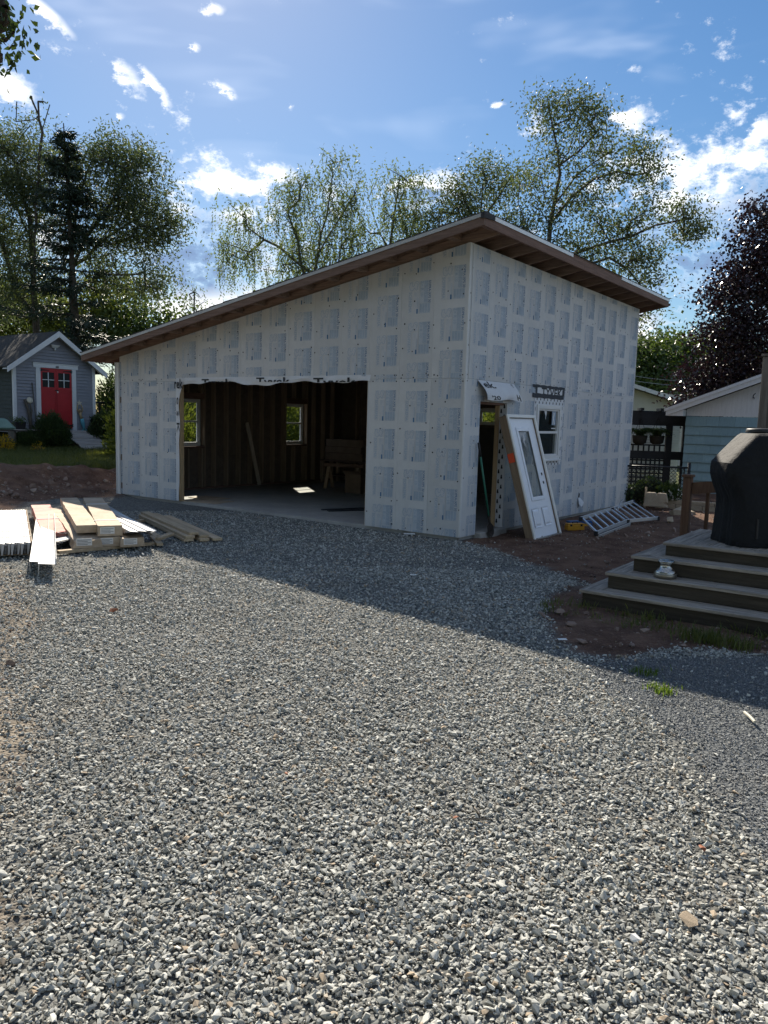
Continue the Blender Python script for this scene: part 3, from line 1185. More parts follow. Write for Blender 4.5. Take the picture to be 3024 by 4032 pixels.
box('bottom_plate', timber_y, garage, -L1 + 0.052, -L1 + 0.188, 0.10, L2 - 0.21, 0.001, 0.038)
box('bottom_plate', timber_x, garage, -L1 + 0.21, -0.20, L2 - 0.188, L2 - 0.052, 0.001, 0.038)
box('top_plate', timber_y, garage, -L1 + 0.053, -L1 + 0.189, 0.06, L2 - 0.06, ztopf(L1) - 0.078, ztopf(L1) - 0.002)
for k in range(17):     # right wall, inside
    t0 = 0.28 + 0.43 * k
    if t0 > L2 - 0.25 or any(o[0] - 0.09 < t0 < o[1] + 0.09 for o in (DOOR, WIN_R)):
        continue
    box('stud', timber, garage, -0.192, -0.054, t0 - 0.019, t0 + 0.019, 0.002, ztopf(0) - 0.05)
# opening trim: header beam, jambs
box('header_beam', timber_x, garage, -6.78, -1.80, 0.054, 0.20, 2.475, 2.78)
box('jamb', jamb_new, garage, -6.712, -6.674, 0.002, 0.105, 0.002, 2.468)
box('jamb', jamb_new, garage, -1.895, -1.857, 0.042, 0.20, 0.002, 2.468)
box('stud', timber, garage, -6.80, -6.716, 0.056, 0.14, 0.002, 2.47)
box('stud', timber, garage, -1.852, -1.77, 0.056, 0.20, 0.002, 2.47)
# person door framing
box('jamb', jamb_new, garage, -0.205, -0.135, 1.362, 1.40, 0.040, 2.07)
box('jamb', jamb_new, garage, -0.205, -0.055, 0.488, 0.526, 0.040, 2.07)
box('header', timber_y, garage, -0.205, -0.055, 0.488, 1.40, 2.072, 2.11)
wstrip = MB().box(-0.133, 0.004, 1.388, 1.401, 0.03, 2.105)
wstrip.build('flashing_wrap', wrap, garage)
mb = MB()
for i in range(12):     # printed marks on the flashing, in two files
    for j, x in enumerate((-0.105, -0.050)):
        z = 0.10 + i * 0.168 + 0.08 * j
        mb.poly([(x - 0.017, 1.3865, z), (x + 0.017, 1.3865, z + 0.006), (x + 0.011, 1.3865, z + 0.07), (x - 0.009, 1.3865, z + 0.062)])
        mb.poly([(x + 0.004, 1.3862, z - 0.012), (x + 0.022, 1.3862, z + 0.012), (x + 0.014, 1.3862, z + 0.03), (x + 0.0, 1.3862, z + 0.02)])
stuff(mb.build('printed_mark', black_ink, garage))

# house wrap hanging in the vehicle opening
mb = MB()
N_ = 60
prev = None
for i in range(N_ + 1):
    s = 6.77 - (6.77 - 1.80) * i / N_
    f_ = i / N_
    zb = 2.400 - 0.02 * math.sin(f_ * 17) - 0.035 * math.sin(f_ * math.pi) ** 2 * -1 * math.sin(f_ * 9) - 0.012 * math.sin(f_ * 51)
    zb -= 0.03 * max(0, 1 - f_ * 18)
    row = [(-s, -0.006 + 0.006 * math.sin(f_ * 40), 2.512), (-s, -0.012 + 0.008 * math.sin(f_ * 33 + 1), (2.512 + zb) / 2), (-s, -0.010 + 0.012 * math.sin(f_ * 29), zb)]
    if prev:
        for q in range(2):
            mb.poly([prev[q + 1], row[q + 1], row[q], prev[q]])
    prev = row
mb.build('house_wrap_strip', wrap, garage, smooth=True)


def cut_text(body, width, h, org, du, dv, m, parent, keep=None, bold=0.02, name='lettering'):
    mb = MB()
    fit_text(mb, body, 0, org, du, dv, width, h, bold=bold)
    me = mb.mesh(name)
    if keep:
        bm = bmesh.new()
        bm.from_mesh(me)
        for co, no in keep:
            bmesh.ops.bisect_plane(bm, geom=bm.verts[:] + bm.edges[:] + bm.faces[:], plane_co=co, plane_no=no, clear_outer=True)
        bm.to_mesh(me)
        bm.free()
    return link(name, me, m, parent)


for s, hh, zb, body in ((5.98, 0.19, 2.338, 'Tyvek'), (4.46, 0.19, 2.352, 'Tyvek'), (3.05, 0.20, 2.325, 'Tyvek')):
    cut_text(body, 0.86 if s > 4 else 0.96, hh, (-s, -0.022, zb), (1, 0, 0), (0, 0, 1), black_ink, garage,
             keep=[((0, 0, 2.412 if s > 4 else 2.395), (0, 0, -1)), ((0, 0, 2.511), (0, 0, 1))])
# torn piece at the left jamb, hanging down
mb = MB()
prev = None
for i in range(25):
    f_ = i / 24
    z = 2.50 - 2.48 * f_
    wd = 0.14 + 0.02 * math.sin(f_ * 19) - 0.03 * f_ + (0.13 * max(0, 1 - f_ * 9))
    off = -0.012 - 0.012 * abs(math.sin(f_ * 11))
    row = [(-6.79, -0.006, z), (-6.79 + wd * 0.5, off, z), (-6.79 + wd, off + 0.008 * math.sin(f_ * 23), z)]
    if prev:
        for q in range(2):
            mb.poly([prev[q], prev[q + 1], row[q + 1], row[q]])
    prev = row
mb.build('house_wrap_strip', wrap, garage, smooth=True)
cut_text('rek', 0.26, 0.20, (-6.80, -0.034, 2.30), (1, 0, 0), (0, 0, 1), black_ink, garage)
cut_text('e s K', 0.72, 0.09, (-6.74, -0.030, 2.12), (0, 0, -1), (1, 0, 0), black_ink, garage, bold=0.0)

# windows -----------------------------------------------------------
def window(parent, to3, o, face, depth, sash_split, glassm=glass, fw=0.055, name='window'):
    a, b, z0, z1 = o
    fr = MB()

    def bx(u0, u1, d0, d1, za, zb):
        fr.hexa([to3(u0, d0, za), to3(u1, d0, za), to3(u1, d1, za), to3(u0, d1, za), to3(u0, d0, zb), to3(u1, d0, zb), to3(u1, d1, zb), to3(u0, d1, zb)])
    bx(a, a + fw, face, depth, z0, z1)
    bx(b - fw, b, face, depth, z0, z1)
    bx(a + fw, b - fw, face, depth, z0, z0 + fw)
    bx(a + fw, b - fw, face, depth, z1 - fw, z1)
    f_ = fr.build('window', vinyl, parent, bevel=0.004)
    mid = z0 + (z1 - z0) * sash_split
    sh = MB()
    fr = sh
    si = 0.03
    d0, d1 = face + 0.022, depth - 0.012
    A, B = a + fw + 0.001, b - fw - 0.001
    Z0, Z1 = z0 + fw + 0.001, z1 - fw - 0.001
    bx(A, A + si, d0, d1, Z0, Z1)
    bx(B - si, B, d0, d1, Z0, Z1)
    bx(A + si, B - si, d0, d1, Z0, Z0 + si)
    bx(A + si, B - si, d0, d1, Z1 - si, Z1)
    bx(A + si, B - si, d0, d1, mid - 0.022, mid + 0.022)
    sh.build('sash', vinyl, f_, bevel=0.003)
    for za, zb in ((Z0 + si, mid - 0.022), (mid + 0.022, Z1 - si)):
        fr = MB()
        dm = (d0 + d1) / 2
        fr.poly([to3(A + si, dm, za), to3(B - si, dm, za), to3(B - si, dm, zb), to3(A + si, dm, zb)])
        fr.build('pane', glassm, f_)
    return f_


for o in WL:
    window(garage, left3, o, 0.01, 0.085, 0.52)
window(garage, back3, WB[0], 0.01, 0.085, 0.98)
wv = window(garage, right3, WIN_R, -0.03, 0.085, 0.505, glass_dark, 0.075)
box('sill_nose', vinyl, wv, 0.024, 0.055, 2.49, 3.55, 1.105, 1.14, 0.005)
# stickers on the upper pane
cut_text('K', 0.10, 0.22, (0.004, 3.21, 1.79), (0, 1, 0), (0, 0, 1), white_metal, garage, bold=0.03, name='sticker')
box('sticker', ink_mid, garage, -0.0022, -0.0012, 3.185, 3.345, 1.77, 2.03)
box('sticker', white_metal, garage, -0.0022, -0.0012, 3.17, 3.36, 1.70, 1.716)
MB().poly([(-0.002, 2.84, 2.02), (-0.002, 2.95, 2.02), (-0.002, 2.93, 1.93), (-0.002, 2.905, 1.86), (-0.002, 2.90, 1.94)]).build('sticker', white_metal, garage)
# wrap flanges with printed marks round the window, black tape above
mb = MB()
for (a, b, z0, z1) in ((2.40, 3.66, 2.13, 2.26), (2.40, 2.50, 1.04, 2.13), (3.54, 3.65, 1.04, 2.13), (2.50, 3.54, 1.02, 1.104)):
    mb.box(0.0042, 0.006, a, b, z0, z1)
mb.build('flashing_wrap', wrap, garage)
mb = MB()


def mark(y_, z_, tall=False):
    w_, h_ = (0.010, 0.040) if tall else (0.020, 0.026)
    mb.poly([(0.0068, y_ - w_, z_ - h_ * .6), (0.0068, y_ + w_ * .5, z_ - h_), (0.0068, y_ + w_, z_ + h_ * .6), (0.0068, y_ - w_ * .3, z_ + h_)])


for i in range(9):
    mark(2.45 + 0.145 * i, 2.165)
    mark(2.50 + 0.145 * i, 2.225)
for i in range(6):
    mark(2.45, 1.10 + i * 0.19, True)
    mark(3.60, 1.14 + i * 0.19, True)
for i in range(8):
    mark(2.52 + 0.145 * i, 1.05)
    mark(2.46 + 0.145 * i, 1.085)
stuff(mb.build('printed_mark', black_ink, garage))
tp = MB()
for (y0, y1, za, zb) in ((2.30, 3.67, 2.425, 2.475), (2.30, 3.64, 2.245, 2.325), (2.42, 2.49, 2.32, 2.43), (3.56, 3.66, 2.32, 2.43)):
    n_ = 14
    for i in range(n_):
        a, b = y0 + (y1 - y0) * i / n_, y0 + (y1 - y0) * (i + 1) / n_
        wob = lambda q: 0.006 * math.sin(q * 19 + za * 40)
        tp.poly([(0.0095, a, za + wob(a)), (0.0095, b, za + wob(b)), (0.0095, b, zb + wob(b * 1.3)), (0.0095, a, zb + wob(a * 1.3))])
tp.build('tape', black_tape, garage)
MB().box(0.0065, 0.008, 2.47, 3.60, 2.315, 2.435).build('house_wrap_strip', wrap, garage)
cut_text('TYVEK', 0.88, 0.15, (0.0105, 2.66, 2.285), (0, 1, 0), (0, 0, 1), black_ink, garage, keep=[((0, 0, 2.322), (0, 0, -1)), ((0, 0, 2.428), (0, 0, 1))])
# loose flap of wrap over the person door
mb = MB()
prev = None


def flap_pt(u, v):
    t0 = 0.35 + u * 1.20 + v * 0.13
    if u > 0.93:
        t0 -= 0.02 * v
    bul = 0.015 + 0.13 * math.sin(min(v, 1) * 1.75) + 0.018 * math.sin(u * 9 + v * 4) * v
    return (bul, t0, 2.435 - 0.30 * v - 0.014 * math.sin(u * 7) * v + 0.02 * (1 - abs(2 * u - 1)) * v)


for i in range(25):
    row = [flap_pt(i / 24, j / 8) for j in range(9)]
    if prev:
        for q in range(8):
            mb.poly([prev[q], row[q], row[q + 1], prev[q + 1]])
    prev = row
flap = mb.build('wrap_flap', wrap, garage, smooth=True)
for body, u0, v0, wd, hh in (('ek.', 0.05, 0.36, 0.32, 0.36), ('T', 0.86, 0.24, 0.06, 0.20), ("'20", 0.14, 0.97, 0.20, 0.24), ('H', 0.86, 0.94, 0.11, 0.36)):
    tb = MB()
    vv, ff = text_mesh(body, 1.0, bold=0.02)
    vv[:, 0] -= vv[:, 0].min()
    b_ = len(tb.v)
    for q in vv:
        u = u0 + q[0] / max(vv[:, 0].max(), 1e-6) * wd
        v = v0 - q[1] / 0.72 * hh * 0.9
        pt = flap_pt(u, v)
        tb.v.append((pt[0] + 0.004, pt[1], pt[2] + 0.0015))
    tb.f += [tuple(b_ + k for k in g) for g in ff]
    tb.mi += [0] * len(ff)
    tb.build('lettering', black_ink, flap)
# service hole with a peeled scrap
MB().poly([(0.0075, 4.62, 0.33), (0.0075, 4.68, 0.325), (0.0075, 4.69, 0.40), (0.0075, 4.64, 0.43)]).build('service_hole', black_ink, garage)
MB().poly([(0.01, 4.61, 0.33), (0.02, 4.70, 0.32), (0.07, 4.79, 0.22), (0.075, 4.67, 0.14), (0.05, 4.58, 0.20)]).build('wrap_scrap', wrap, garage)

# roof --------------------------------------------------------------
E0, E1, T0, T1 = -0.50, 9.35, -0.50, 8.06


def rbox(s0, s1, t0, t1, top, thick):
    """box that follows the roof slope; top/thick measured down from the roof surface"""
    return [(-s1, t0, zroof(s1) - top - thick), (-s0, t0, zroof(s0) - top - thick), (-s0, t1, zroof(s0) - top - thick), (-s1, t1, zroof(s1) - top - thick),
            (-s1, t0, zroof(s1) - top), (-s0, t0, zroof(s0) - top), (-s0, t1, zroof(s0) - top), (-s1, t1, zroof(s1) - top)]


MB().hexa(rbox(E0, E1, T0, T1, 0.012, 0.016)).build('roof_sheathing', osb, garage)
shm = MB()
n_ = 26
for i in range(n_):     # shingle courses, each a little proud of the one above
    a = E0 - 0.015 + (E1 + 0.03 - E0) * i / n_
    b = E0 - 0.015 + (E1 + 0.03 - E0) * (i + 1) / n_
    shm.hexa([(-b, T0 - .014, zroof(b) - 0.0095), (-a, T0 - .014, zroof(a) - 0.0095), (-a, T1 + .014, zroof(a) - 0.0095), (-b, T1 + .014, zroof(b) - 0.0095),
              (-b - .02, T0 - .014, zroof(b) + 0.010), (-a, T0 - .014, zroof(a) - 0.001), (-a, T1 + .014, zroof(a) - 0.001), (-b - .02, T1 + .014, zroof(b) + 0.010)])
shm.build('shingle_course', shingle, garage)
for k in range(14):
    t0 = 0.075 + 0.615 * k
    if t0 > 7.7:
        break
    MB().hexa(rbox(E0 + 0.045, E1 - 0.045, t0 - 0.019, t0 + 0.019, 0.029, 0.145)).build('rafter', rafter_w, garage)
for t0, t1 in ((T0 + 0.004, T0 + 0.042), (T1 - 0.042, T1 - 0.004)):
    MB().hexa(rbox(E0 + 0.002, E1 - 0.002, t0, t1, 0.029, 0.150)).build('barge_rafter', timber_x, garage)
k = 0
s0 = -0.38
while s0 < 9.2:
    MB().hexa(rbox(s0 - 0.05, s0 + 0.05, T0 + 0.044, -0.004 if s0 > 0 else 0.05, 0.0295, 0.085)).build('lookout', rafter_w, garage)
    s0 += 0.585
for a, b in ((T0 + 0.044, 3.1), (3.103, T1 - 0.044)):
    box('fascia', timber_y, garage, 0.460, 0.498, a, b, zroof(E0) - 0.188, zroof(E0) - 0.030, 0.003)
box('fascia', timber_y, garage, -E1 + 0.002, -E1 + 0.040, T0 + 0.044, T1 - 0.044, zroof(E1) - 0.180, zroof(E1) - 0.036, 0.003)
MB().hexa([(-E1, T0 - 0.010, zroof(E1) - 0.062), (0.50, T0 - 0.010, zroof(E0) - 0.062), (0.50, T0 + 0.001, zroof(E0) - 0.062), (-E1, T0 + 0.001, zroof(E1) - 0.062),
           (-E1, T0 - 0.010, zroof(E1) - 0.0105), (0.50, T0 - 0.010, zroof(E0) - 0.0105), (0.50, T0 + 0.001, zroof(E0) - 0.0105), (-E1, T0 + 0.001, zroof(E1) - 0.0105)]).build('drip_edge', grey_metal, garage)
for a, b, m_ in ((-0.20, 2.57, white_metal), (4.95, 8.07, white_metal)):
    box('drip_edge', m_, garage, 0.500, 0.5105, a, b, zroof(E0) - 0.066, zroof(E0) - 0.0105)
MB().hexa([(0.45, -0.514, 4.60), (0.516, -0.514, 4.60), (0.516, -0.22, 4.62), (0.45, -0.22, 4.62), (0.45, -0.514, 4.684), (0.516, -0.514, 4.684), (0.516, -0.22, 4.684), (0.45, -0.22, 4.684)]).build('membrane_corner', shingle, garage)
MB().poly([(0.30, 8.05, 4.702), (0.52, 8.05, 4.70), (0.56, 8.20, 4.712), (0.34, 8.18, 4.705)]).build('membrane_flap', shingle, garage)

# ================================================================== THINGS INSIDE AND ROUND THE GARAGE
def local(o):
    return o


# door set leaning on the side wall ---------------------------------
BLc, BRc = bl(-0.80, 1.04, -0.075), bl(-0.78, 2.10, -0.07)
TLc, TRc = bl(-0.205, 1.18, 1.915), bl(-0.205, 2.23, 1.935)
ex = Vector(BRc - BLc).normalized()
eyv = Vector(TLc - BLc)
H_D = eyv.length
ey = (eyv - ex * eyv.dot(ex)).normalized()
ez = ex.cross(ey)                       # towards the viewer
W_D = 1.06
door = thing('entrance_door', 'white entrance door in its frame with tall glass, leaning on the wall', 'door')
door.matrix_world = Matrix(((ex.x, ey.x, ez.x, BLc[0]), (ex.y, ey.y, ez.y, BLc[1]), (ex.z, ey.z, ez.z, BLc[2]), (0, 0, 0, 1)))
D_ = -0.165
fm = MB()
fm.box(0, 0.035, 0, H_D, D_, -0.03)
fm.box(W_D - 0.035, W_D, 0, H_D, D_, -0.03)
fm.box(0.035, W_D - 0.035, H_D - 0.035, H_D, D_, -0.03)
fm.build('frame', jamb_brown, door, bevel=0.003)
bmo = MB()
bmo.box(-0.012, 0.045, 0, H_D + 0.01, -0.029, 0.0)
bmo.box(W_D - 0.045, W_D + 0.012, 0, H_D + 0.01, -0.029, 0.0)
bmo.box(0.045, W_D - 0.045, H_D - 0.045, H_D + 0.01, -0.029, 0.0)
bmo.build('brick_mould', brick_mould, door, bevel=0.006)
box('sill', mat('sill_metal', (0.30, 0.29, 0.27), 0.4, 0.1, 5, metal=0.6), door, 0.036, W_D - 0.036, 0.0, 0.03, D_, 0.01)
x0, x1, y0, y1 = 0.047, W_D - 0.047, 0.034, H_D - 0.048
gx0, gx1, gy0, gy1 = 0.30, 0.79, 0.66, 1.86
lf = MB()
zf, zb = -0.048, -0.090
lf.box(x0, gx0, y0, y1, zb, zf)
lf.box(gx1, x1, y0, y1, zb, zf)
lf.box(gx0, gx1, y0, gy0, zb, zf)
lf.box(gx0, gx1, gy1, y1, zb, zf)
lf.build('door_leaf', door_white, door)
gm_ = MB()
e = 0.045
gm_.box(gx0 - 0.02, gx0 + e, gy0 - 0.02, gy1 + 0.02, zf, zf + 0.014)
gm_.box(gx1 - e, gx1 + 0.02, gy0 - 0.02, gy1 + 0.02, zf, zf + 0.014)
gm_.box(gx0 + e, gx1 - e, gy0 - 0.02, gy0 + e, zf, zf + 0.014)
gm_.box(gx0 + e, gx1 - e, gy1 - e, gy1 + 0.02, zf, zf + 0.014)
gm_.build('glazing_bead', door_white, door, bevel=0.005)
dg = bpy.data.materials.new('wavy_door_glass')
dg.use_nodes = True
t = NT(dg.node_tree)
out = t.n('ShaderNodeOutputMaterial')
tr = t.n('ShaderNodeBsdfTransparent')
tr.inputs[0].default_value = (0.62, 0.66, 0.64, 1)
gl = t.n('ShaderNodeBsdfGlossy')
gl.inputs['Roughness'].default_value = 0.06
gl.inputs['Color'].default_value = (0.9, 0.92, 0.92, 1)
fr = t.n('ShaderNodeFresnel')
fr.inputs['IOR'].default_value = 1.9
ms = t.n('ShaderNodeMixShader')
t.link(fr.outputs[0], ms.inputs[0])
t.link(tr.outputs[0], ms.inputs[1])
t.link(gl.outputs[0], ms.inputs[2])
t.link(ms.outputs[0], out.inputs[0])
tcn = t.n('ShaderNodeTexCoord')
bn = t.n('ShaderNodeBump')
bn.inputs['Distance'].default_value = 0.004
t.link(t.noise(tcn.outputs['Object'], 5, 2), bn.inputs['Height'])
t.link(bn.outputs[0], gl.inputs['Normal'])
MB().poly([(gx0, gy0, -0.07), (gx1, gy0, -0.07), (gx1, gy1, -0.07), (gx0, gy1, -0.07)]).build('glass', dg, door)
for pa, pb in ((0.19, 0.46), (0.58, 0.85)):
    pm = MB()
    za, zc = 0.20, 0.52
    for (a0, b0, h0), (a1, b1, h1) in (((0, 0, 0.0005), (0.022, 0.022, -0.011)), ((0.022, 0.022, -0.011), (0.06, 0.06, 0.006))):
        o_ = [(pa + a0, za + b0, zf + h0), (pb - a0, za + b0, zf + h0), (pb - a0, zc - b0, zf + h0), (pa + a0, zc - b0, zf + h0)]
        i_ = [(pa + a1, za + b1, zf + h1), (pb - a1, za + b1, zf + h1), (pb - a1, zc - b1, zf + h1), (pa + a1, zc - b1, zf + h1)]
        for q in range(4):
            pm.poly([o_[q], o_[(q + 1) % 4], i_[(q + 1) % 4], i_[q]])
    pm.poly(i_)
    bb = pm.mesh('raised_panel')
    for v_ in bb.vertices:
        v_.co.z += 0.0135
    link('raised_panel', bb, door_white, door)
for yy in (0.925, 1.07):
    MB().lathe([(0.027, 0), (0.027, 0.0015), (0.0, 0.0015)], 16, (0.895, yy, zf + 0.0008)).build('lock_hole', black_ink, door)
box('sticker', mat('orange_sticker', (0.75, 0.09, 0.03), 0.5, 0.06, 6), door, -0.0135, -0.0005, 1.31, 1.46, -0.150, -0.045)

# shovel in the doorway ----------------------------------------------
sh = thing('shovel', 'green-handled shovel standing in the open side doorway', 'shovel')
a_, b_ = bl(-0.05, 0.40, 1.46), bl(-0.13, 0.74, 0.14)
green_h = mat('green_handle', (0.03, 0.15, 0.10), 0.45, 0.15, 8)
MB().tube([a_, a_ + (b_ - a_) * 0.97], 0.016, 8).build('handle', green_h, sh, smooth=True)
MB().tube([a_ + (a_ - b_) * 0.005, a_ + (b_ - a_) * 0.16], 0.0195, 8).build('grip', black_ink, sh, smooth=True)
bd = MB()
base = Vector(b_ - (a_ - b_) * -0.03)
dn = Vector(b_ - a_).normalized()
sd_ = Vector(D2)
for i in range(5):
    pass
ring = []
for (w_, q, cv_) in ((0.03, 0.0, 0.0), (0.10, 0.05, 0.012), (0.11, 0.14, 0.018), (0.085, 0.20, 0.012), (0.0, 0.25, 0.0)):
    ring.append([base + dn * q - sd_ * w_ + Vector(D1) * -cv_ * 0, base + dn * q - Vector(D1) * -cv_, base + dn * q + sd_ * w_])
for r0, r1 in zip(ring[:-1], ring[1:]):
    for q in range(2):
        bd.poly([r0[q], r0[q + 1], r1[q + 1], r1[q]])
bd.build('blade', mat('rusty_steel', (0.07, 0.06, 0.055), 0.5, 0.3, 12, metal=0.5), sh, smooth=True)
MB().tube([base - dn * 0.12, base + dn * 0.03], [0.02, 0.017], 8).build('socket', MATS['rusty_steel'], sh)

# folding ladder on the soil -----------------------------------------
alu = mat('aluminium', (0.62, 0.64, 0.66), 0.35, 0.08, 9, metal=0.75)
blackp = mat('black_plastic', (0.018, 0.018, 0.02), 0.5, 0.2, 10)
lad = thing('folding_ladder', 'aluminium folding ladder lying half folded on the soil by the side wall', 'ladder')
N0, N1, N2 = np.array([3.57, 12.81, -0.01]), np.array([4.54, 14.26, 0.03]), np.array([5.33, 14.87, 0.03])
F0, F1, F2 = np.array([3.38, 13.12, 0.19]), np.array([4.33, 14.58, 0.21]), np.array([5.05, 15.55, 0.275])
for a_, b_ in ((N0, N1), (N1, N2), (F0, F1), (F1, F2)):
    MB().bar(a_, b_, 0.028, 0.066).build('rail', alu, lad, bevel=0.004)
off = np.array([0.05, -0.03, -0.05])
for i in range(6):
    f_ = 0.04 + 0.94 * i / 5
    MB().bar(N0 + (N1 - N0) * f_, F0 + (F1 - F0) * f_, 0.040, 0.03).build('rung', alu, lad, bevel=0.004)
for i in range(5):
    f_ = 0.12 + 0.84 * i / 4
    MB().bar(N1 + (N2 - N1) * f_, F1 + (F2 - F1) * f_, 0.026, 0.020).build('rung', alu, lad, bevel=0.003)
G1, G2 = F1 + np.array([0.16, 0.12, -0.01]), F2 + np.array([-0.20, -0.02, 0.03])
MB().bar(G1, G2, 0.025, 0.05).build('rail', alu, lad, bevel=0.004)
for q in (N1, F1):
    MB().lathe([(0.0, -0.03), (0.05, -0.03), (0.05, 0.03), (0.0, 0.03)], 12, tuple(q)).build('hinge', blackp, lad)
for q in (N0, F0, N2, F2):
    MB().box(q[0] - .03, q[0] + .03, q[1] - .03, q[1] + .03, q[2] - .045, q[2] + .03).build('foot', blackp, lad, bevel=0.006)
lower = MB()
for a_, b_ in ((N0 + off, N1 + off),):
    lower.bar(a_, b_, 0.026, 0.05)
lower.build('rail', alu, lad)

# tool boxes by the wall ----------------------------------------------
yel = mat('yellow_plastic', (0.55, 0.27, 0.02), 0.45, 0.15, 7)
blu = mat('blue_plastic', (0.03, 0.10, 0.28), 0.4, 0.15, 7)
c_ = bl(-0.74, 2.74, -0.075)
tb = thing('tool_case', 'yellow plastic tool case on the soil beside the leaning door', 'tool case', c_, -YAW + R(52))
box('body', yel, tb, -0.17, 0.17, -0.06, 0.06, 0.0, 0.10, 0.012)
box('lid', yel, tb, -0.165, 0.165, -0.055, 0.055, 0.102, 0.128, 0.01)
MB().tube([(-0.05, 0, 0.125), (-0.045, 0, 0.15), (0.045, 0, 0.15), (0.05, 0, 0.125)], 0.009, 6).build('handle', blackp, tb)
for x in (-0.1, 0.1):
    box('latch', blackp, tb, x - .018, x + .018, -0.066, -0.058, 0.08, 0.115)
c_ = bl(-0.66, 3.15, -0.075)
tb = thing('spirit_level_box', 'blue plastic box with a yellow label, between tool case and ladder', 'box', c_, -YAW + R(60))
box('body', blu, tb, -0.26, 0.26, -0.05, 0.05, 0.0, 0.105, 0.008)
box('lid', blu, tb, -0.265, 0.265, -0.055, 0.055, 0.107, 0.13, 0.006)
box('label_plate', yel, tb, -0.02, 0.22, -0.0535, -0.0505, 0.02, 0.08)
cut_text('LEVEL', 0.16, 0.035, (0.02, -0.0545, 0.035), (1, 0, 0), (0, 0, 1), black_ink, tb) if False else None

# inside the garage -----------------------------------------------------
wb_ = thing('workbench', 'wooden workbench against the far corner inside the garage', 'workbench', bl(7.35, 6.45, 0), -YAW)
box('top', timber_x, wb_, -0.85, 0.95, -0.40, 0.40, 0.60, 0.645, 0.004)
for x in (-0.78, 0.88):
    for y in (-0.33, 0.33):
        box('leg', timber, wb_, x - .045, x + .045, y - .045, y + .045, 0.0, 0.599)
box('shelf', timber_x, wb_, -0.73, 0.83, -0.28, 0.28, 0.20, 0.22)
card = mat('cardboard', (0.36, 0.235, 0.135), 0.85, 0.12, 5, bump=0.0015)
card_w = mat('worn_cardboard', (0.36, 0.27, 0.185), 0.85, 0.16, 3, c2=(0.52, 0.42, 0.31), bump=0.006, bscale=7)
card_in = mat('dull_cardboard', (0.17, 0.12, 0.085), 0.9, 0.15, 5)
for i, (w_, d_, h_, ox) in enumerate(((0.66, 0.36, 0.20, 0.0), (0.64, 0.34, 0.17, 0.03), (0.66, 0.35, 0.20, -0.02))):
    z_ = 0.647 + sum((0.20, 0.17, 0.20)[:i]) + 0.002 * i
    o = thing('carton', ('bottom', 'middle', 'top')[i] + ' long carton of the three stacked on the workbench', 'carton', bl(7.38 + ox, 6.28, z_), -YAW, 'cartons on the workbench')
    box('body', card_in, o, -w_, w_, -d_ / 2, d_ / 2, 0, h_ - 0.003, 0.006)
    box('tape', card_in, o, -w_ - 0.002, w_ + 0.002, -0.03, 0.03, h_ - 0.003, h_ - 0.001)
o = thing('carton', 'open brown carton standing on the garage floor near the opening', 'carton', bl(5.55, 4.4, 0.001), -YAW + 0.12)
bm_ = MB()
bm_.box(-0.22, 0.22, -0.17, -0.163, 0, 0.46).box(-0.22, 0.22, 0.163, 0.17, 0, 0.46).box(-0.22, -0.213, -0.163, 0.163, 0, 0.46).box(0.213, 0.22, -0.163, 0.163, 0, 0.46).box(-0.213, 0.213, -0.163, 0.163, 0, 0.007)
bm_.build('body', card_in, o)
MB().hexa([(-0.22, -0.172, 0.455), (0.22, -0.172, 0.455), (0.22, -0.166, 0.46), (-0.22, -0.166, 0.46), (-0.22, -0.30, 0.54), (0.22, -0.30, 0.54), (0.22, -0.296, 0.545), (-0.22, -0.296, 0.545)]).build('flap', card_in, o)
o = thing('sawhorse', 'dusty sawhorse with a board across it inside the garage', 'sawhorse', bl(6.45, 5.0, 0.0), -YAW + 0.3)
for sx in (-0.4, 0.4):
    for sy in (-1, 1):
        MB().bar((sx, sy * 0.25, 0.0), (sx, sy * 0.03, 0.55), 0.085, 0.036).build('leg', timber, o)
box('beam', timber_x, o, -0.55, 0.55, -0.03, 0.03, 0.555, 0.64)
tag(MB().bar(bl(8.32, 3.86, 0.02), bl(8.42, 3.50, 1.62), 0.10, 0.03, up=tuple(D1)).build('loose_board', wood('dusty_board', (0.30, 0.25, 0.20), (0.42, 0.36, 0.30), 2)),
    'single board leaning against the studs inside the garage', 'board')
for i, (a_, b_) in enumerate((((3.75, 1.08), (3.30, 2.15)), ((3.55, 1.02), (3.02, 2.0)))):
    tag(MB().bar(bl(*a_, 0.012), bl(*b_, 0.014), 0.09, 0.02).build('dark_trim_strip', mat('dark_trim%d' % i, (0.035, 0.04, 0.045), 0.5, 0.1, 5)),
        ('longer' if i == 0 else 'nearer') + ' dark trim strip lying on the garage floor', 'trim', 'trim strips on the garage floor')
# sheets of packing card near the left jamb
for i, (s_, t_, w_, d_, r_) in enumerate(((6.35, 0.42, 0.95, 0.62, 0.2), (6.75, 0.85, 0.80, 0.50, 0.05))):
    o = MB().box(-w_ / 2, w_ / 2, -d_ / 2, d_ / 2, 0, 0.006).build('card_sheet', card_w)
    o.location = Vector(bl(s_, t_, 0.002 + 0.007 * i))
    o.rotation_euler = (0, 0, -YAW + r_)
    tag(o, ('pale card sheet nearest the left jamb on the garage floor', 'pale card sheet farther in from the left jamb')[i], 'card sheet', 'card sheets on the garage floor')
# tall sheet goods behind the side door
o = thing('sheet_stack', 'dark stack of upright sheets seen through the side doorway', 'sheets', bl(3.6, 7.0, 0.0), -YAW)
for i in range(5):
    box('sheet', mat('sheet%d' % i, (0.05 + 0.01 * i, 0.045, 0.04), 0.8, 0.1, 4), o, -0.75, 0.75, 0.05 * i, 0.05 * i + 0.018, 0.001, 1.66)

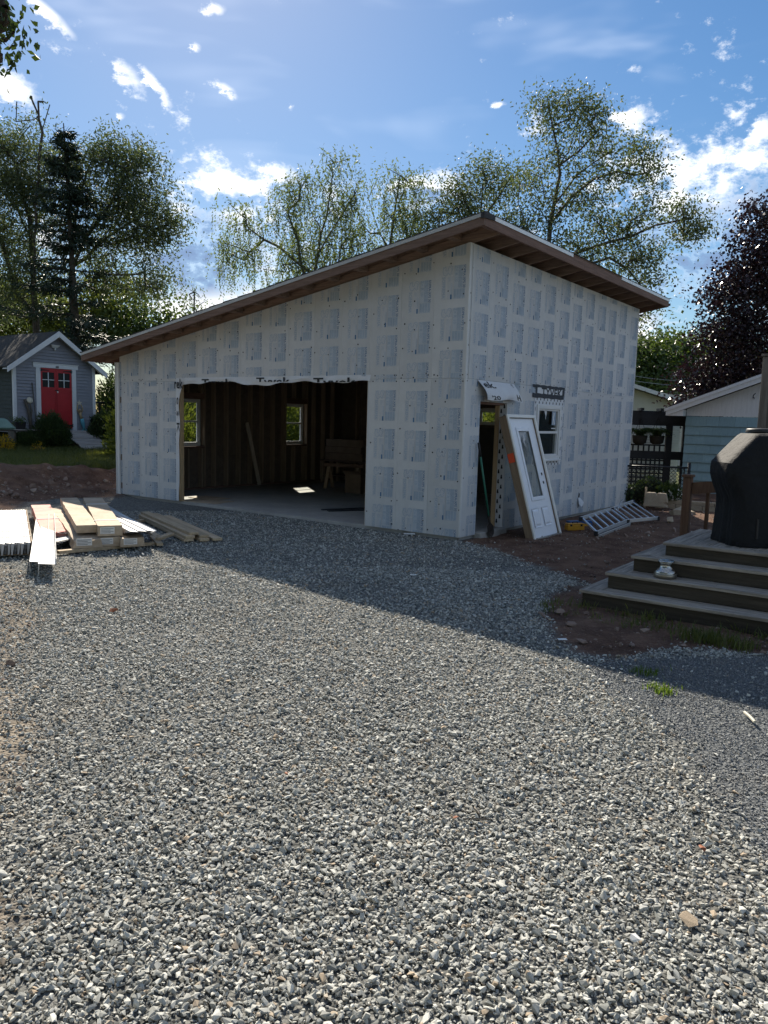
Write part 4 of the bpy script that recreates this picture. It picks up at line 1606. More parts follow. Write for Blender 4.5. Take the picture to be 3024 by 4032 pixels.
# ================================================================== SIDING PILE ON THE GRAVEL
U_ = np.array([-0.41, 0.912, 0.0])           # the packs lie along this direction
ANG = math.atan2(U_[1], U_[0]) - math.pi / 2   # local +Y runs along it


def zP(x, y, z):
    return gnd(x * 0.5726, 1900 + y * 0.5726, z)


def lay(name, label, cat, near, z, turn=0.0, tilt=0.0, group=None):
    o = thing(name, label, cat, (near[0], near[1], z), ANG + turn, group)
    o.rotation_euler = (tilt, 0, ANG + turn)
    return o


paper = mat('paper_label', (0.72, 0.71, 0.68), 0.6, 0.05, 6)
print_grey = mat('label_print', (0.16, 0.16, 0.17), 0.6, 0.2, 10)
siding_w = mat('white_siding', (0.46, 0.455, 0.45), 0.45, 0.10, 3)
siding_g = mat('grey_siding', (0.36, 0.37, 0.39), 0.4, 0.06, 3)
film = mat('strap_film', (0.80, 0.80, 0.82), 0.25, 0.05, 9, spec=0.6)


def carton(label, near, z, w_, h_, L_, turn=0.0, tilt=0.0, m=card_w, tag_=True, crush=0.0, group='siding cartons in the pile', strap=()):
    o = lay('siding_carton', label, 'carton', near, z, turn, tilt, group)
    mb = MB()
    n_ = 12
    prev = None
    r2 = np.random.default_rng(int(abs(near[0]) * 1000) % 9999)
    for i in range(n_ + 1):
        y = L_ * i / n_
        cr = crush * math.exp(-y / 0.35)
        dx = r2.normal(0, 0.005)
        dz = r2.normal(0, 0.003)
        row = [(-w_ / 2 - cr * 0.25 + dx, y, 0.0), (w_ / 2 + cr * 0.25 + dx, y, 0.0), (w_ / 2 + dx, y, h_ - cr * 0.35 + dz), (-w_ / 2 + dx + cr * 0.15, y, h_ - cr * 0.7 + dz)]
        if prev:
            for q in range(4):
                mb.poly([prev[q], prev[(q + 1) % 4], row[(q + 1) % 4], row[q]])
        else:
            mb.poly(row)
        prev = row
    mb.poly(prev)
    mb.build('body', m, o)
    if tag_:
        box('end_label', paper, o, -w_ * 0.40, w_ * 0.18, -0.004, -0.001, h_ * 0.22, h_ * 0.86)
        pm = MB()
        for k in range(4):
            zz = h_ * (0.30 + 0.13 * k)
            pm.poly([(-w_ * 0.37, -0.0048, zz), (w_ * (0.02 + 0.12 * (k % 2)), -0.0048, zz), (w_ * (0.02 + 0.12 * (k % 2)), -0.0048, zz + h_ * 0.05), (-w_ * 0.37, -0.0048, zz + h_ * 0.05)])
        pm.build('label_print', print_grey, o)
    for y in strap:
        box('strap', film, o, -w_ / 2 - 0.008, w_ / 2 + 0.008, y - 0.022, y + 0.022, h_ - 0.05, h_ + 0.006)
    return o


GZ_ = -0.035
# timbers under the pile
for i, (a_, b_) in enumerate((((398, 490), (1060, 428)), ((470, 330), (1010, 268)))):
    A_, B_ = zP(*a_, GZ_), zP(*b_, GZ_)
    A_[2] = B_[2] = GZ_ + 0.022
    tag(MB().bar(A_, B_, 0.089, 0.040).build('bearer_timber', lumber), ('front' if i == 0 else 'rear') + ' timber lying crosswise under the siding pile', 'timber', 'timbers under the pile')
zb = GZ_ + 0.045
carton('lower right siding carton with a white end label, under grey panels', zP(915, 440, zb), zb, 0.30, 0.13, 3.6, 0.06, crush=0.02)
carton('lower middle siding carton with a white end label', zP(752, 438, zb), zb, 0.27, 0.13, 3.6, -0.02, crush=0.02)
carton('upper siding carton with white end label and plastic straps', zP(758, 368, zb + 0.135), zb + 0.135, 0.31, 0.14, 3.62, 0.0, strap=(0.55, 2.6))
carton('crumpled siding carton, half collapsed, left of the labelled ones', zP(600, 450, zb), zb, 0.33, 0.15, 3.3, 0.07, crush=0.10)
carton('long flat top carton, unlabelled, highest of the pile', zP(600, 345, zb + 0.165), zb + 0.165, 0.27, 0.10, 3.55, 0.03, tag_=False, m=card_w)
pinkc = mat('red_printed_card', (0.55, 0.36, 0.27), 0.8, 0.1, 2.5, c2=(0.62, 0.20, 0.17))
carton('torn carton printed in red beside the white corner trims', zP(370, 400, zb), zb + 0.02, 0.30, 0.13, 3.1, 0.05, tag_=False, m=pinkc, crush=0.06, strap=(1.2,))


def profile_sheet(label, near, z, w_, L_, m, turn, tilt=0.0, n=3, name='loose_siding', group='loose siding lengths', roll=0.0):
    """a vinyl siding length: n laps with turned edges"""
    o = lay(name, label, 'siding', near, z, turn, tilt, group)
    o.rotation_euler[1] = roll
    mb = MB()
    prof = []
    for i in range(n):
        a = -w_ / 2 + w_ * i / n
        prof += [(a, 0.0), (a + 0.004, 0.018), (a + w_ / n - 0.006, 0.004)]
    prof += [(w_ / 2, 0.0), (w_ / 2 + 0.012, 0.012)]
    top = [(x, z_ + 0.002) for x, z_ in prof]
    for i in range(len(prof) - 1):
        (xa, za), (xb, zb_) = prof[i], prof[i + 1]
        mb.hexa([(xa, 0, za), (xb, 0, zb_), (xb, L_, zb_), (xa, L_, za), (xa, 0, za + .0025), (xb, 0, zb_ + .0025), (xb, L_, zb_ + .0025), (xa, L_, za + .0025)])
    mb.build('sheet', m, o)
    return o


for i in range(4):
    nr = zP(945 + 12 * i, 350 - 2 * i, zb + 0.135 + 0.02 * i)
    profile_sheet(('lowest', 'second', 'third', 'uppermost')[i] + ' grey siding panel of the stack lying on the right carton', nr, zb + 0.135 + 0.022 * i,
                  0.40 - 0.02 * i, 3.4, siding_g if i < 3 else mat('pale_grey_siding', (0.48, 0.49, 0.51), 0.4, 0.05, 3), 0.10 + 0.015 * i, group='grey siding panels on the right carton')
# open pack of white siding lengths on the far left
pk = lay('siding_pack', 'open carton packed with white siding lengths, strapped, far left of the pile', 'siding pack', zP(85, 505, GZ_), GZ_ + 0.01, 0.03)
PW, PL, PH = 0.44, 3.5, 0.16
MB().box(-PW / 2, PW / 2, 0, PL, 0.0, 0.008).box(-PW / 2, -PW / 2 + .006, 0, PL, 0.008, PH * 0.75).box(PW / 2 - .006, PW / 2, 0, PL, 0.008, PH).build('tray', card, pk)
for i in range(11):
    x = -PW / 2 + 0.022 + 0.0365 * i
    MB().hexa([(x, -0.03 * (i % 3), 0.012), (x + .020, -0.03 * (i % 3), 0.012), (x + .020, PL, 0.012), (x, PL, 0.012),
               (x + .006, -0.03 * (i % 3), PH + .004 * (i % 2)), (x + .041, -0.03 * (i % 3), PH - 0.008), (x + .041, PL, PH - 0.008), (x + .006, PL, PH + .004 * (i % 2))]).build('siding_length', siding_w, pk)
for y in (0.45, 1.0, 1.75):
    box('strap', film, pk, -PW / 2 - .006, PW / 2 + .006, y - 0.02, y + 0.02, PH + .004, PH + .008)
box('side_card', card_w, pk, PW / 2 + .002, PW / 2 + .010, 0.02, PL - .1, 0.0, PH + .01)
# dark louvre ends under the pack
for i in range(7):
    box('louvre', blackp, pk, -PW / 2 + .02, PW / 2 - .05, -0.004, -0.001, 0.015 + 0.016 * i, 0.023 + 0.016 * i)
# white corner trims lying across
for i, (nr, fr_, zz) in enumerate((((265, 560), (295, 150), 0.13), ((205, 545), (262, 165), 0.11))):
    A_, B_ = zP(*nr, zz), zP(*fr_, 0.16)
    d = (B_ - A_) / np.linalg.norm(B_ - A_)
    o = thing('corner_trim_length', ('long white angle trim on top of the siding pile, nearer the middle', 'long white angle trim, left of the pair on the pile')[i], 'trim', A_, math.atan2(d[1], d[0]) - math.pi / 2, 'white trims on the pile')
    o.rotation_euler[0] = math.asin(d[2])
    L_ = 4.0 if i == 0 else 3.7
    mb = MB()
    mb.hexa([(0, 0, 0), (0.17, 0, -0.015), (0.17, L_, -0.015), (0, L_ + .05, 0), (0, 0, 0.004), (0.17, 0, -0.011), (0.17, L_, -0.011), (0, L_ + .05, 0.004)])
    mb.hexa([(-0.004, 0.02, -0.12), (0, 0.02, -0.12), (0, L_ + .2, -0.12), (-0.004, L_ + .2, -0.12), (-0.004, 0.0, 0.004), (0, 0, 0.004), (0, L_ + .05, 0.004), (-0.004, L_ + .05, 0.004)])
    mb.hexa([(0.17, 0, -0.015), (0.174, 0, -0.015), (0.174, L_, -0.015), (0.17, L_, -0.015), (0.175, 0, 0.05), (0.179, 0, 0.05), (0.179, L_ - .1, 0.05), (0.175, L_ - .1, 0.05)])
    mb.build('profile', vinyl, o)
# fanned ends of loose white siding
for i in range(6):
    nr = zP(345 + 24 * i, 440 - 3 * i, 0.0)
    profile_sheet(('first', 'second', 'third', 'fourth', 'fifth', 'sixth')[i] + ' of the fanned pale siding ends, counted from the left', nr, GZ_ + 0.05 + 0.008 * i, 0.12, 2.6, siding_w, 0.02 + 0.025 * i, n=1, group='fanned siding ends', roll=0.25 - 0.1 * i)
o = profile_sheet('white siding piece showing between the red carton and crumpled carton', zP(435, 330, 0.15), 0.10, 0.16, 2.3, siding_w, 0.03, n=2, roll=0.1)
# timber stack right of the pile
rows_ = [  # near-end centre pixel, height, label
    ((1300, 405), 0, 'bottom left'), ((1408, 405), 0, 'bottom middle'), ((1497, 400), 0, 'bottom right'),
    ((1308, 385), 1, 'second-layer left'), ((1405, 380), 1, 'second-layer right'), ((1335, 360), 2, 'top')]
for (q, lay_, nm) in rows_:
    zz = GZ_ + 0.008 + 0.040 * lay_
    nr = zP(*q, zz)
    o = thing('lumber_board', nm + ' board of the small lumber stack right of the siding', 'board', (nr[0], nr[1], zz), R(31) + 0.012 * lay_, 'stacked boards on the gravel')
    L_ = 2.75 - 0.1 * lay_ + rng.uniform(-0.1, 0.1)
    box('plank', lumber, o, -0.07, 0.07, 0.0, L_, 0.0, 0.0385, 0.003)
for i, (a_, b_, z0) in enumerate((((1090, 400), (1178, 366), 0.045), ((1100, 440), (1050, 385), 0.0), ((960, 300), (1080, 385), 0.0), ((-60, 295), (70, 283), 0.0), ((-60, 280), (60, 270), 0.041))):
    A_, B_ = zP(*a_, GZ_ + z0), zP(*b_, GZ_ + z0)
    A_[2] = B_[2] = GZ_ + z0 + 0.028
    tag(MB().bar(A_, B_, 0.09, 0.038).build('timber_offcut', lumber, bevel=0.002),
        ('short timber offcut resting on another, right of the pile', 'short offcut under another offcut, right of the pile', 'timber lying beside the right siding carton',
         'lower timber poking in behind the far left pack', 'upper timber poking in behind the far left pack')[i], 'timber', 'loose timbers by the pile')

# ================================================================== DECK STEPS, GRILL
D0 = np.array([2.03, 7.78, -0.075])
deck = thing('deck', 'weathered wooden deck with wide wrap-around steps', 'deck', D0, -YAW)
XR = 4.4
dz0 = 0.075
STEPS = [(0.0, 0.0, 0.105), (0.165, 0.265, 0.270), (0.335, 0.529, 0.435), (0.58, 0.786, 0.575)]
YB = 2.05
for i, (x0, y0, z0) in enumerate(STEPS):
    z1 = z0 + dz0
    zlo = (STEPS[i - 1][2] + dz0) if i else -0.05
    # riser boards, front and left
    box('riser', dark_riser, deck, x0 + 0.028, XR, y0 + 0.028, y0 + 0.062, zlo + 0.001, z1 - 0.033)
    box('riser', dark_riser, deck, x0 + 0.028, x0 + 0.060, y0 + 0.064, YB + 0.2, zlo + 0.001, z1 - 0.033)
    # tread: mitred border front and left
    tw = 0.14
    MB().hexa([(x0, y0, z1 - .032), (XR, y0, z1 - .032), (XR, y0 + tw, z1 - .032), (x0 + tw, y0 + tw, z1 - .032), (x0, y0, z1), (XR, y0, z1), (XR, y0 + tw, z1), (x0 + tw, y0 + tw, z1)]).build('tread_board', grey_wood_x, deck, bevel=0.004)
    tl = 0.14 if i == 3 else (0.20 if i < 2 else 0.275)
    MB().hexa([(x0, y0 + .003, z1 - .032), (x0 + tl, y0 + tw + .004, z1 - .032), (x0 + tl, YB + 0.2, z1 - .032), (x0, YB + .2, z1 - .032), (x0, y0 + .003, z1), (x0 + tl, y0 + tw + .004, z1), (x0 + tl, YB + .2, z1), (x0, YB + .2, z1)]).build('tread_board', grey_wood_y, deck, bevel=0.004)
    if i < 3:
        box('tread_board', grey_wood_x, deck, x0 + tl + .005, XR, y0 + tw + .006, y0 + 2 * tw + .005, z1 - .032, z1 - 0.001, 0.004)
scr = MB()
for i, (x0, y0, z0) in enumerate(STEPS):
    xx = x0 + 0.25
    while xx < XR:
        for dy in (0.03, 0.11):
            scr.poly([(xx + 0.006 * math.cos(q * 1.0472), y0 + dy + 0.006 * math.sin(q * 1.0472), z0 + dz0 + 0.0006) for q in range(6)])
        xx += 0.41
stuff(scr.build('screw_head', blackp, deck))
x0, y0, z0 = STEPS[3]
k = 0
x = x0 + 0.146
while x < XR:
    box('deck_board', grey_wood_y, deck, x, x + 0.138, y0 + 0.147, 4.2, z0 + dz0 - 0.033, z0 + dz0 - rng.uniform(0.0, 0.003), 0.003)
    x += 0.144
box('frame', dark_riser, deck, x0 + 0.10, XR, YB + 0.25, 4.2, -0.04, z0 + dz0 - 0.04)

rail = thing('stair_railing', 'brown wooden railing with a square post behind the deck steps', 'railing', D0, -YAW)
box('post', post_wood, rail, 0.34, 0.435, 2.27, 2.365, -0.05, 1.26, 0.004)
box('post_cap', post_wood, rail, 0.325, 0.45, 2.255, 2.38, 1.262, 1.295, 0.004)
MB().bar((0.437, 2.32, 1.13), (2.2, 2.32, 1.36), 0.04, 0.14).build('top_rail', post_wood, rail)
for i in range(6):
    xx = 0.60 + 0.22 * i
    box('baluster', post_wood, rail, xx, xx + 0.04, 2.345, 2.385, 0.0, 1.08 + 0.13 * (xx - .437))
tall = thing('deck_post', 'tall weathered post rising behind the covered grill at the right edge', 'post', at(2200 + 1360 * .5877, 1300 + 680 * .5877, 9.0) * np.array([1, 1, 0]), -YAW)
box('shaft', wood('grey_post', (0.10, 0.085, 0.075), (0.19, 0.165, 0.145), 2), tall, -0.045, 0.045, -0.045, 0.045, 0.4, 2.62, 0.004)
box('cap', MATS['grey_post'], tall, -0.06, 0.06, -0.06, 0.06, 2.622, 2.65, 0.004)
box('side_board', MATS['grey_post'], tall, 0.046, 1.6, -0.02, 0.02, 1.2, 2.10)
box('side_board', vinyl, tall, 0.046, 1.6, -0.018, 0.022, 2.103, 2.55)

gr = thing('covered_grill', 'barbecue grill under a long black cover on the deck', 'grill', (4.42, 8.14, 0.577))
coverm = mat('black_cover', (0.006, 0.007, 0.009), 0.75, 0.25, 2.5, bump=0.03, bscale=4.5, spec=0.3)
prof = [(0.80, 0.34, 0.0), (0.80, 0.345, 0.05), (0.795, 0.34, 0.20), (0.79, 0.335, 0.38), (0.80, 0.325, 0.50), (0.86, 0.32, 0.62), (0.90, 0.315, 0.73), (0.905, 0.312, 0.80), (0.90, 0.31, 0.86), (0.80, 0.305, 0.975), (0.70, 0.298, 1.085), (0.645, 0.285, 1.145), (0.62, 0.245, 1.168), (0.40, 0.16, 1.178)]
mb = MB()
nseg = 96
base_i = 0
for (a, b, z_) in prof:
    for k in range(nseg):
        th = 2 * math.pi * k / nseg
        c_, s_ = math.cos(th), math.sin(th)
        e_ = 7.0
        rr = (abs(c_) ** e_ + abs(s_) ** e_) ** (-1 / e_)
        fold = 1 + (0.026 * (abs(math.sin(th * 6.5 + 0.6 + 0.3 * z_)) - 0.6) + 0.02 * (abs(math.sin(th * 11 + 2)) - 0.6) + 0.012 * math.sin(th * 3 + z_ * 2)) * max(0, 1 - z_ / 0.95)
        mb.v.append((a * c_ * rr * fold, b * s_ * rr * (1 + (fold - 1) * 2.2), z_ + 0.006 * math.sin(th * 5) * (z_ == 0)))
for i in range(len(prof) - 1):
    for k in range(nseg):
        mb.f.append((i * nseg + k, i * nseg + (k + 1) % nseg, (i + 1) * nseg + (k + 1) % nseg, (i + 1) * nseg + k))
        mb.mi.append(0)
mb.f.append(tuple((len(prof) - 1) * nseg + k for k in range(nseg)))
mb.mi.append(0)
cov_o = mb.build('cover', coverm, gr, smooth=True)
cov_o.data.set_sharp_from_angle(angle=R(24))
hem = MB()
for k in range(nseg):
    k2 = (k + 1) % nseg
    hem.poly([tuple(c * 1.006 if j < 2 else c + 0.002 for j, c in enumerate(mb.v[q])) for q in (k, k2)] + [tuple(c * 1.006 if j < 2 else c for j, c in enumerate(mb.v[nseg + q])) for q in (k2, k)])
hem.build('hem', coverm, gr)
for sx in (-0.30, 0.30):
    MB().tube([(sx, -0.318, 0.75), (sx, -0.312, 0.90), (sx, -0.306, 1.0), (sx, -0.30, 1.09), (sx, -0.285, 1.147), (sx, -0.24, 1.173), (sx, 0.24, 1.173)], 0.006, 5).build('seam', coverm, gr)
MB().tube([(-0.60, -0.335, 0.30), (-0.60, -0.34, 0.10)], 0.012, 6).build('tie_cord', blackp, gr)
lid = thing('round_cushion', 'dark ribbed round lid lying on top of the covered grill', 'lid', (3.97, 8.18, 1.752))
MB().lathe([(0.0, 0.0), (0.155, 0.0), (0.165, 0.012), (0.155, 0.022), (0.160, 0.032), (0.145, 0.045), (0.06, 0.05), (0.02, 0.05)], 28).build('body', mat('lid_dark', (0.03, 0.03, 0.032), 0.5, 0.2, 8), lid, smooth=True)
MB().lathe([(0.018, 0.05), (0.02, 0.06), (0.0, 0.062)], 10).build('knob', blackp, lid)

wn = thing('winch', 'polished metal winch drum standing on the second step', 'winch', (2.87, 7.68, 0.271))
chrome = mat('polished_steel', (0.40, 0.39, 0.36), 0.24, 0.06, 6, metal=1.0)
MB().lathe([(0.105, 0.0), (0.112, 0.006), (0.112, 0.045), (0.108, 0.05)], 36).build('base', mat('dull_steel', (0.26, 0.24, 0.20), 0.38, 0.1, 6, metal=0.9), wn, smooth=True)
MB().lathe([(0.106, 0.052), (0.104, 0.068), (0.085, 0.085), (0.066, 0.10), (0.058, 0.125), (0.060, 0.145), (0.070, 0.158)], 36).build('drum', chrome, wn, smooth=True)
MB().lathe([(0.074, 0.159), (0.082, 0.164), (0.082, 0.172), (0.074, 0.178), (0.03, 0.178), (0.028, 0.170), (0.0, 0.170)], 36).build('top_flange', chrome, wn, smooth=True)

# ================================================================== BACK RIGHT: KERB, FENCES, NEIGHBOURS
stone_blk = mat('concrete_block', (0.36, 0.29, 0.21), 0.9, 0.15, 9, bump=0.004, bscale=60)
kerb = thing('garden_kerb', 'low kerb of long tan blocks at the back of the soil', 'kerb', bl(0.1, 7.75, -0.10), -YAW)
x = 0.0
k = 0
while x < 7:
    L_ = 0.58
    box('kerb_block', stone_blk, kerb, x, x + L_ - 0.012, 0.0, 0.20, -0.05, 0.16, 0.008)
    box('kerb_block', stone_blk, kerb, x + 0.25, x + 0.25 + L_ - 0.012, 0.01, 0.19, 0.163, 0.255, 0.008)
    x += L_
blk = thing('wall_block', 'single tapered tan block with a notch, standing on the kerb', 'block', at(2200 + 648 * .5877, 1300 + 1181 * .5877, 17.2), -YAW + 0.25)
MB().hexa([(-0.27, -0.12, 0), (0.27, -0.12, 0), (0.27, 0.12, 0), (-0.27, 0.12, 0), (-0.20, -0.11, 0.31), (-0.02, -0.11, 0.31), (-0.02, 0.11, 0.31), (-0.20, 0.11, 0.31)]).build('half', stone_blk, blk, bevel=0.012)
MB().hexa([(0.02, -0.121, 0.1), (0.262, -0.121, 0.1), (0.262, 0.121, 0.1), (0.02, 0.121, 0.1), (0.03, -0.11, 0.305), (0.215, -0.11, 0.305), (0.215, 0.11, 0.305), (0.03, 0.11, 0.305)]).build('half', stone_blk, blk, bevel=0.012)
o = tag(MB().bar(bl(-0.42, 7.55, -0.1), bl(-0.43, 7.56, 0.42), 0.04, 0.04).build('survey_stake', lumber), 'short wooden stake in the soil at the garage rear corner', 'stake')
rk = stone_mesh('boulder', 901, 0.7, stone_blk)
for (u, v, sz, lb) in ((840, 1240, 0.62, 'large pale flat rock in the sunlit soil'), (740, 1275, 0.24, 'small dark rock left of the large pale rock')):
    o = link('rock', rk, [], None)
    g_ = gnd(2200 + u * .5877, 1300 + v * .5877, 0.0)
    o.location = (g_[0], g_[1], 0.02)
    o.scale = (sz, sz, sz)
    o.rotation_euler = (0.2, 0.1, sz * 5)
    tag(o, lb, 'rock', 'rocks in the soil')

# chain link fence
blackm = mat('black_steel', (0.012, 0.012, 0.014), 0.45, 0.2, 9, metal=0.3)
fn = thing('chain_link_fence', 'black chain-link fence behind the garden kerb', 'fence', (5.55, 17.8, 0.0), math.atan2(-0.15, 1.38))
FL = 1.42
for x in (0.0, FL):
    MB().tube([(x, 0, -0.2), (x, 0, 1.00)], 0.035, 10).build('post', blackm, fn, smooth=True)
MB().tube([(0, 0, 0.88), (FL, 0, 0.88)], 0.022, 8).build('top_rail', blackm, fn, smooth=True)
MB().tube([(FL - 0.10, 0.0, -0.1), (FL - 0.10, 0.0, 0.88)], 0.014, 6).build('tension_bar', blackm, fn)
for z in (0.15, 0.4, 0.65):
    MB().tube([(FL - 0.10, 0.0, z), (FL, 0.0, z)], 0.012, 6).build('clamp', blackm, fn)
mesh_ = MB()
st_ = 0.085
for sgn in (1, -1):
    c = -1.2
    while c < FL + 1.2:
        pts = []
        z_a, z_b = -0.12, 0.87
        xa, xb = (c, c + (z_b - z_a)) if sgn > 0 else (c + (z_b - z_a), c)
        # clip to the panel
        f0, f1 = 0.0, 1.0
        for lim, s2 in ((0.0, 1), (FL - 0.10, -1)):
            da, db = (xa - lim) * s2, (xb - lim) * s2
            if da < 0 and db < 0:
                f1 = -1
            elif da < 0:
                f0 = max(f0, da / (da - db))
            elif db < 0:
                f1 = min(f1, da / (da - db))
        if f1 > f0:
            P_ = lambda f_: (xa + (xb - xa) * f_, 0.004 * sgn, z_a + (z_b - z_a) * f_)
            mesh_.tube([P_(f0), P_(f1)], 0.0055, 3, cap=False)
        c += st_
stuff(mesh_.build('wire_mesh', blackm, fn))

# lattice fence with beam and posts
lt = thing('lattice_fence', 'dark trellis fence with a heavy top beam beside the blue building', 'fence', (6.05, 21.2, -0.2), -YAW * 0.25)
darkw = mat('black_stain', (0.016, 0.018, 0.022), 0.7, 0.3, 6)
LW = 2.05
for x in (0.0, 1.62, LW):
    box('post', darkw, lt, x - 0.08, x + 0.08, -0.07, 0.07, 0.0, 2.30)
box('beam', darkw, lt, -1.0, LW + 0.3, -0.085, 0.085, 2.03, 2.42, 0.01)
for i in range(5):
    box('beam_tail', darkw, lt, -0.2 + 0.5 * i, -0.12 + 0.5 * i, -0.35, 0.30, 2.421, 2.49)
box('rail', darkw, lt, -1.0, 1.54, -0.05, 0.05, 1.12, 1.34)
box('rail', darkw, lt, 1.70, LW - 0.08, -0.05, 0.05, 1.12, 1.34)
x = 0.10
while x < 1.52:
    box('lattice_strip', darkw, lt, x, x + 0.045, -0.014, -0.004, 0.05, 1.12)
    x += 0.118
z = 0.12
while z < 1.10:
    box('lattice_strip', darkw, lt, 0.085, 1.53, -0.003, 0.007, z, z + 0.045)
    z += 0.118
for i in range(10):
    box('lattice_strip', darkw, lt, 0.12 + 0.14 * i, 0.165 + 0.14 * i, -0.012, -0.002, 1.34, 1.48)
box('lattice_strip', darkw, lt, 0.085, 1.53, -0.012, 0.012, 1.481, 1.52)
o = thing('blind_panel', 'cream slatted panel between the trellis post and blue building', 'panel', (7.55, 22.0, 0.9), -YAW * 0.25)
for i in range(26):
    box('slat', mat('cream_slat', (0.66, 0.66, 0.62), 0.6, 0.05, 5) if i == 0 else MATS['cream_slat'], o, -1.75, 0.75, 0, 0.012, 0.075 * i - 0.9, 0.075 * i - 0.832)

# blue shingled outbuilding
bc = np.array([7.72, 20.0, -0.30])
bs = thing('blue_outbuilding', 'outbuilding with pale blue shingles and white gable', 'building', bc, -YAW)
bluesh = mat('blue_shingle', (0.21, 0.32, 0.36), 0.75, 0.08, 7, obj_var=0.07, bump=0.003, bscale=30, stretch=(6, 6, 1))
whitep = mat('white_paint_boards', (0.62, 0.63, 0.64), 0.6, 0.07, 4, stretch=(9, 9, 0.8))
box('wall', bluesh, bs, 0.02, 6.0, 0.02, 5.0, 0.0, 2.39)
row = 0
z = 0.06
while z < 2.36:
    x = -0.005 - (0.16 if row % 2 else 0.0)
    while x < 3.4:
        wd = 0.33 + 0.05 * math.sin(row * 5 + x * 9)
        a_, b_ = max(x, -0.005), min(x + wd - 0.004, 3.4)
        if b_ - a_ > 0.03:
            hh_ = min(0.245, 2.388 - z)
            MB().hexa([(a_, -0.030, z), (b_, -0.030, z), (b_, 0.018, z), (a_, 0.018, z), (a_, 0.006, z + hh_), (b_, 0.006, z + hh_), (b_, 0.018, z + hh_), (a_, 0.018, z + hh_)]).build('shingle', bluesh, bs)
        x += wd
    z += 0.232
    row += 1
gslope = (3.08 - 2.28) / (1.65 + 0.43)
zg = lambda x: 2.28 + 0.30 + gslope * (x + 0.43)
RX = 3.0
MB().hexa([(0.0, 0.0, 2.40), (RX * 2, 0.0, 2.40), (RX * 2, 0.06, 2.40), (0.0, 0.06, 2.40), (0.0, 0.0, zg(0) - .18), (RX, 0.0, zg(RX) - .18), (RX, 0.06, zg(RX) - .18), (0.0, 0.06, zg(0) - .18)]).build('gable_boards', whitep, bs)
for i in range(22):
    xx = 0.12 * i + 0.1
    box('board_joint', whitep, bs, xx, xx + 0.012, -0.006, -0.001, 2.41, zg(xx) - .20)
MB().hexa([(-0.43, -0.32, zg(-.43) - .19), (RX, -0.32, zg(RX) - .19), (RX, -0.29, zg(RX) - .19), (-0.43, -0.29, zg(-.43) - .19), (-0.43, -0.32, zg(-.43) - .05), (RX, -0.32, zg(RX) - .05), (RX, -0.29, zg(RX) - .05), (-0.43, -0.29, zg(-.43) - .05)]).build('barge_board', whitep, bs)
MB().hexa([(-0.46, -0.345, zg(-.46) - .075), (RX, -0.345, zg(RX) - .075), (RX, -0.322, zg(RX) - .075), (-0.46, -0.322, zg(-.46) - .075), (-0.46, -0.345, zg(-.46)), (RX, -0.345, zg(RX)), (RX, -0.322, zg(RX)), (-0.46, -0.322, zg(-.46))]).build('barge_trim', whitep, bs)
MB().hexa([(-0.42, -0.288, 2.39), (-0.01, -0.288, 2.39), (-0.01, -0.02, 2.39), (-0.42, -0.02, 2.39), (-0.42, -0.288, 2.40), (-0.01, -0.288, zg(0) - .2), (-0.01, -0.02, zg(0) - .2), (-0.42, -0.02, 2.40)]).build('eave_box', whitep, bs)
MB().hexa([(-0.46, -0.32, zg(-.46) - .02), (RX, -0.32, zg(RX) - .02), (RX, 5.2, zg(RX) - .02), (-0.46, 5.2, zg(-.46) - .02), (-0.46, -0.32, zg(-.46) + .012), (RX, -0.32, zg(RX) + .012), (RX, 5.2, zg(RX) + .012), (-0.46, 5.2, zg(-.46) + .012)]).build('roof', shingle, bs)
MB().hexa([(RX, -0.32, zg(RX) - .02), (2 * RX + .46, -0.32, zg(-.46) - .02), (2 * RX + .46, 5.2, zg(-.46) - .02), (RX, 5.2, zg(RX) - .02), (RX, -0.32, zg(RX) + .012), (2 * RX + .46, -0.32, zg(-.46) + .012), (2 * RX + .46, 5.2, zg(-.46) + .012), (RX, 5.2, zg(RX) + .012)]).build('roof', shingle, bs)
MB().tube([(1.58, -0.01, 2.86), (1.56, -0.09, 2.87), (1.58, -0.13, 2.93), (1.62, -0.12, 2.97)], 0.012, 6).build('hook', blackm, bs)

# cream house further back
ch = thing('cream_house', 'cream sided house with grey roof behind the trellis', 'house', (9.3, 38.0, -0.4), 0.0)
cream = mat('cream_siding', (0.52, 0.50, 0.42), 0.6, 0.05, 3)
grey_roof = mat('grey_roof', (0.10, 0.105, 0.115), 0.9, 0.25, 12)
box('wall', cream, ch, 0, 9.0, 0, 8, 0, 3.0)
for i in range(27):
    MB().hexa([(-0.02, -0.03, 0.11 * i), (9.02, -0.03, 0.11 * i), (9.02, -0.002, 0.11 * i), (-0.02, -0.002, 0.11 * i), (-0.02, -0.008, 0.11 * i + .105), (9.02, -0.008, 0.11 * i + .105), (9.02, -0.002, 0.11 * i + .105), (-0.02, -0.002, 0.11 * i + .105)]).build('clapboard', cream, ch)
MB().hexa([(0, 0, 3.0), (9, 0, 3.0), (9, 0.1, 3.0), (0, 0.1, 3.0), (2.2, 0, 4.2), (2.3, 0, 4.2), (2.3, .1, 4.2), (2.2, .1, 4.2)]).build('gable', cream, ch)
rz_ = lambda x: 4.30 - abs(x - 2.25) * 0.285
MB().hexa([(2.25, -0.5, rz_(2.25) - .16), (9.5, -0.5, rz_(9.5) - .16), (9.5, 8.5, rz_(9.5) - .16), (2.25, 8.5, rz_(2.25) - .16), (2.25, -0.5, rz_(2.25)), (9.5, -0.5, rz_(9.5)), (9.5, 8.5, rz_(9.5) + .9), (2.25, 8.5, rz_(2.25) + .9)]).build('roof', grey_roof, ch)
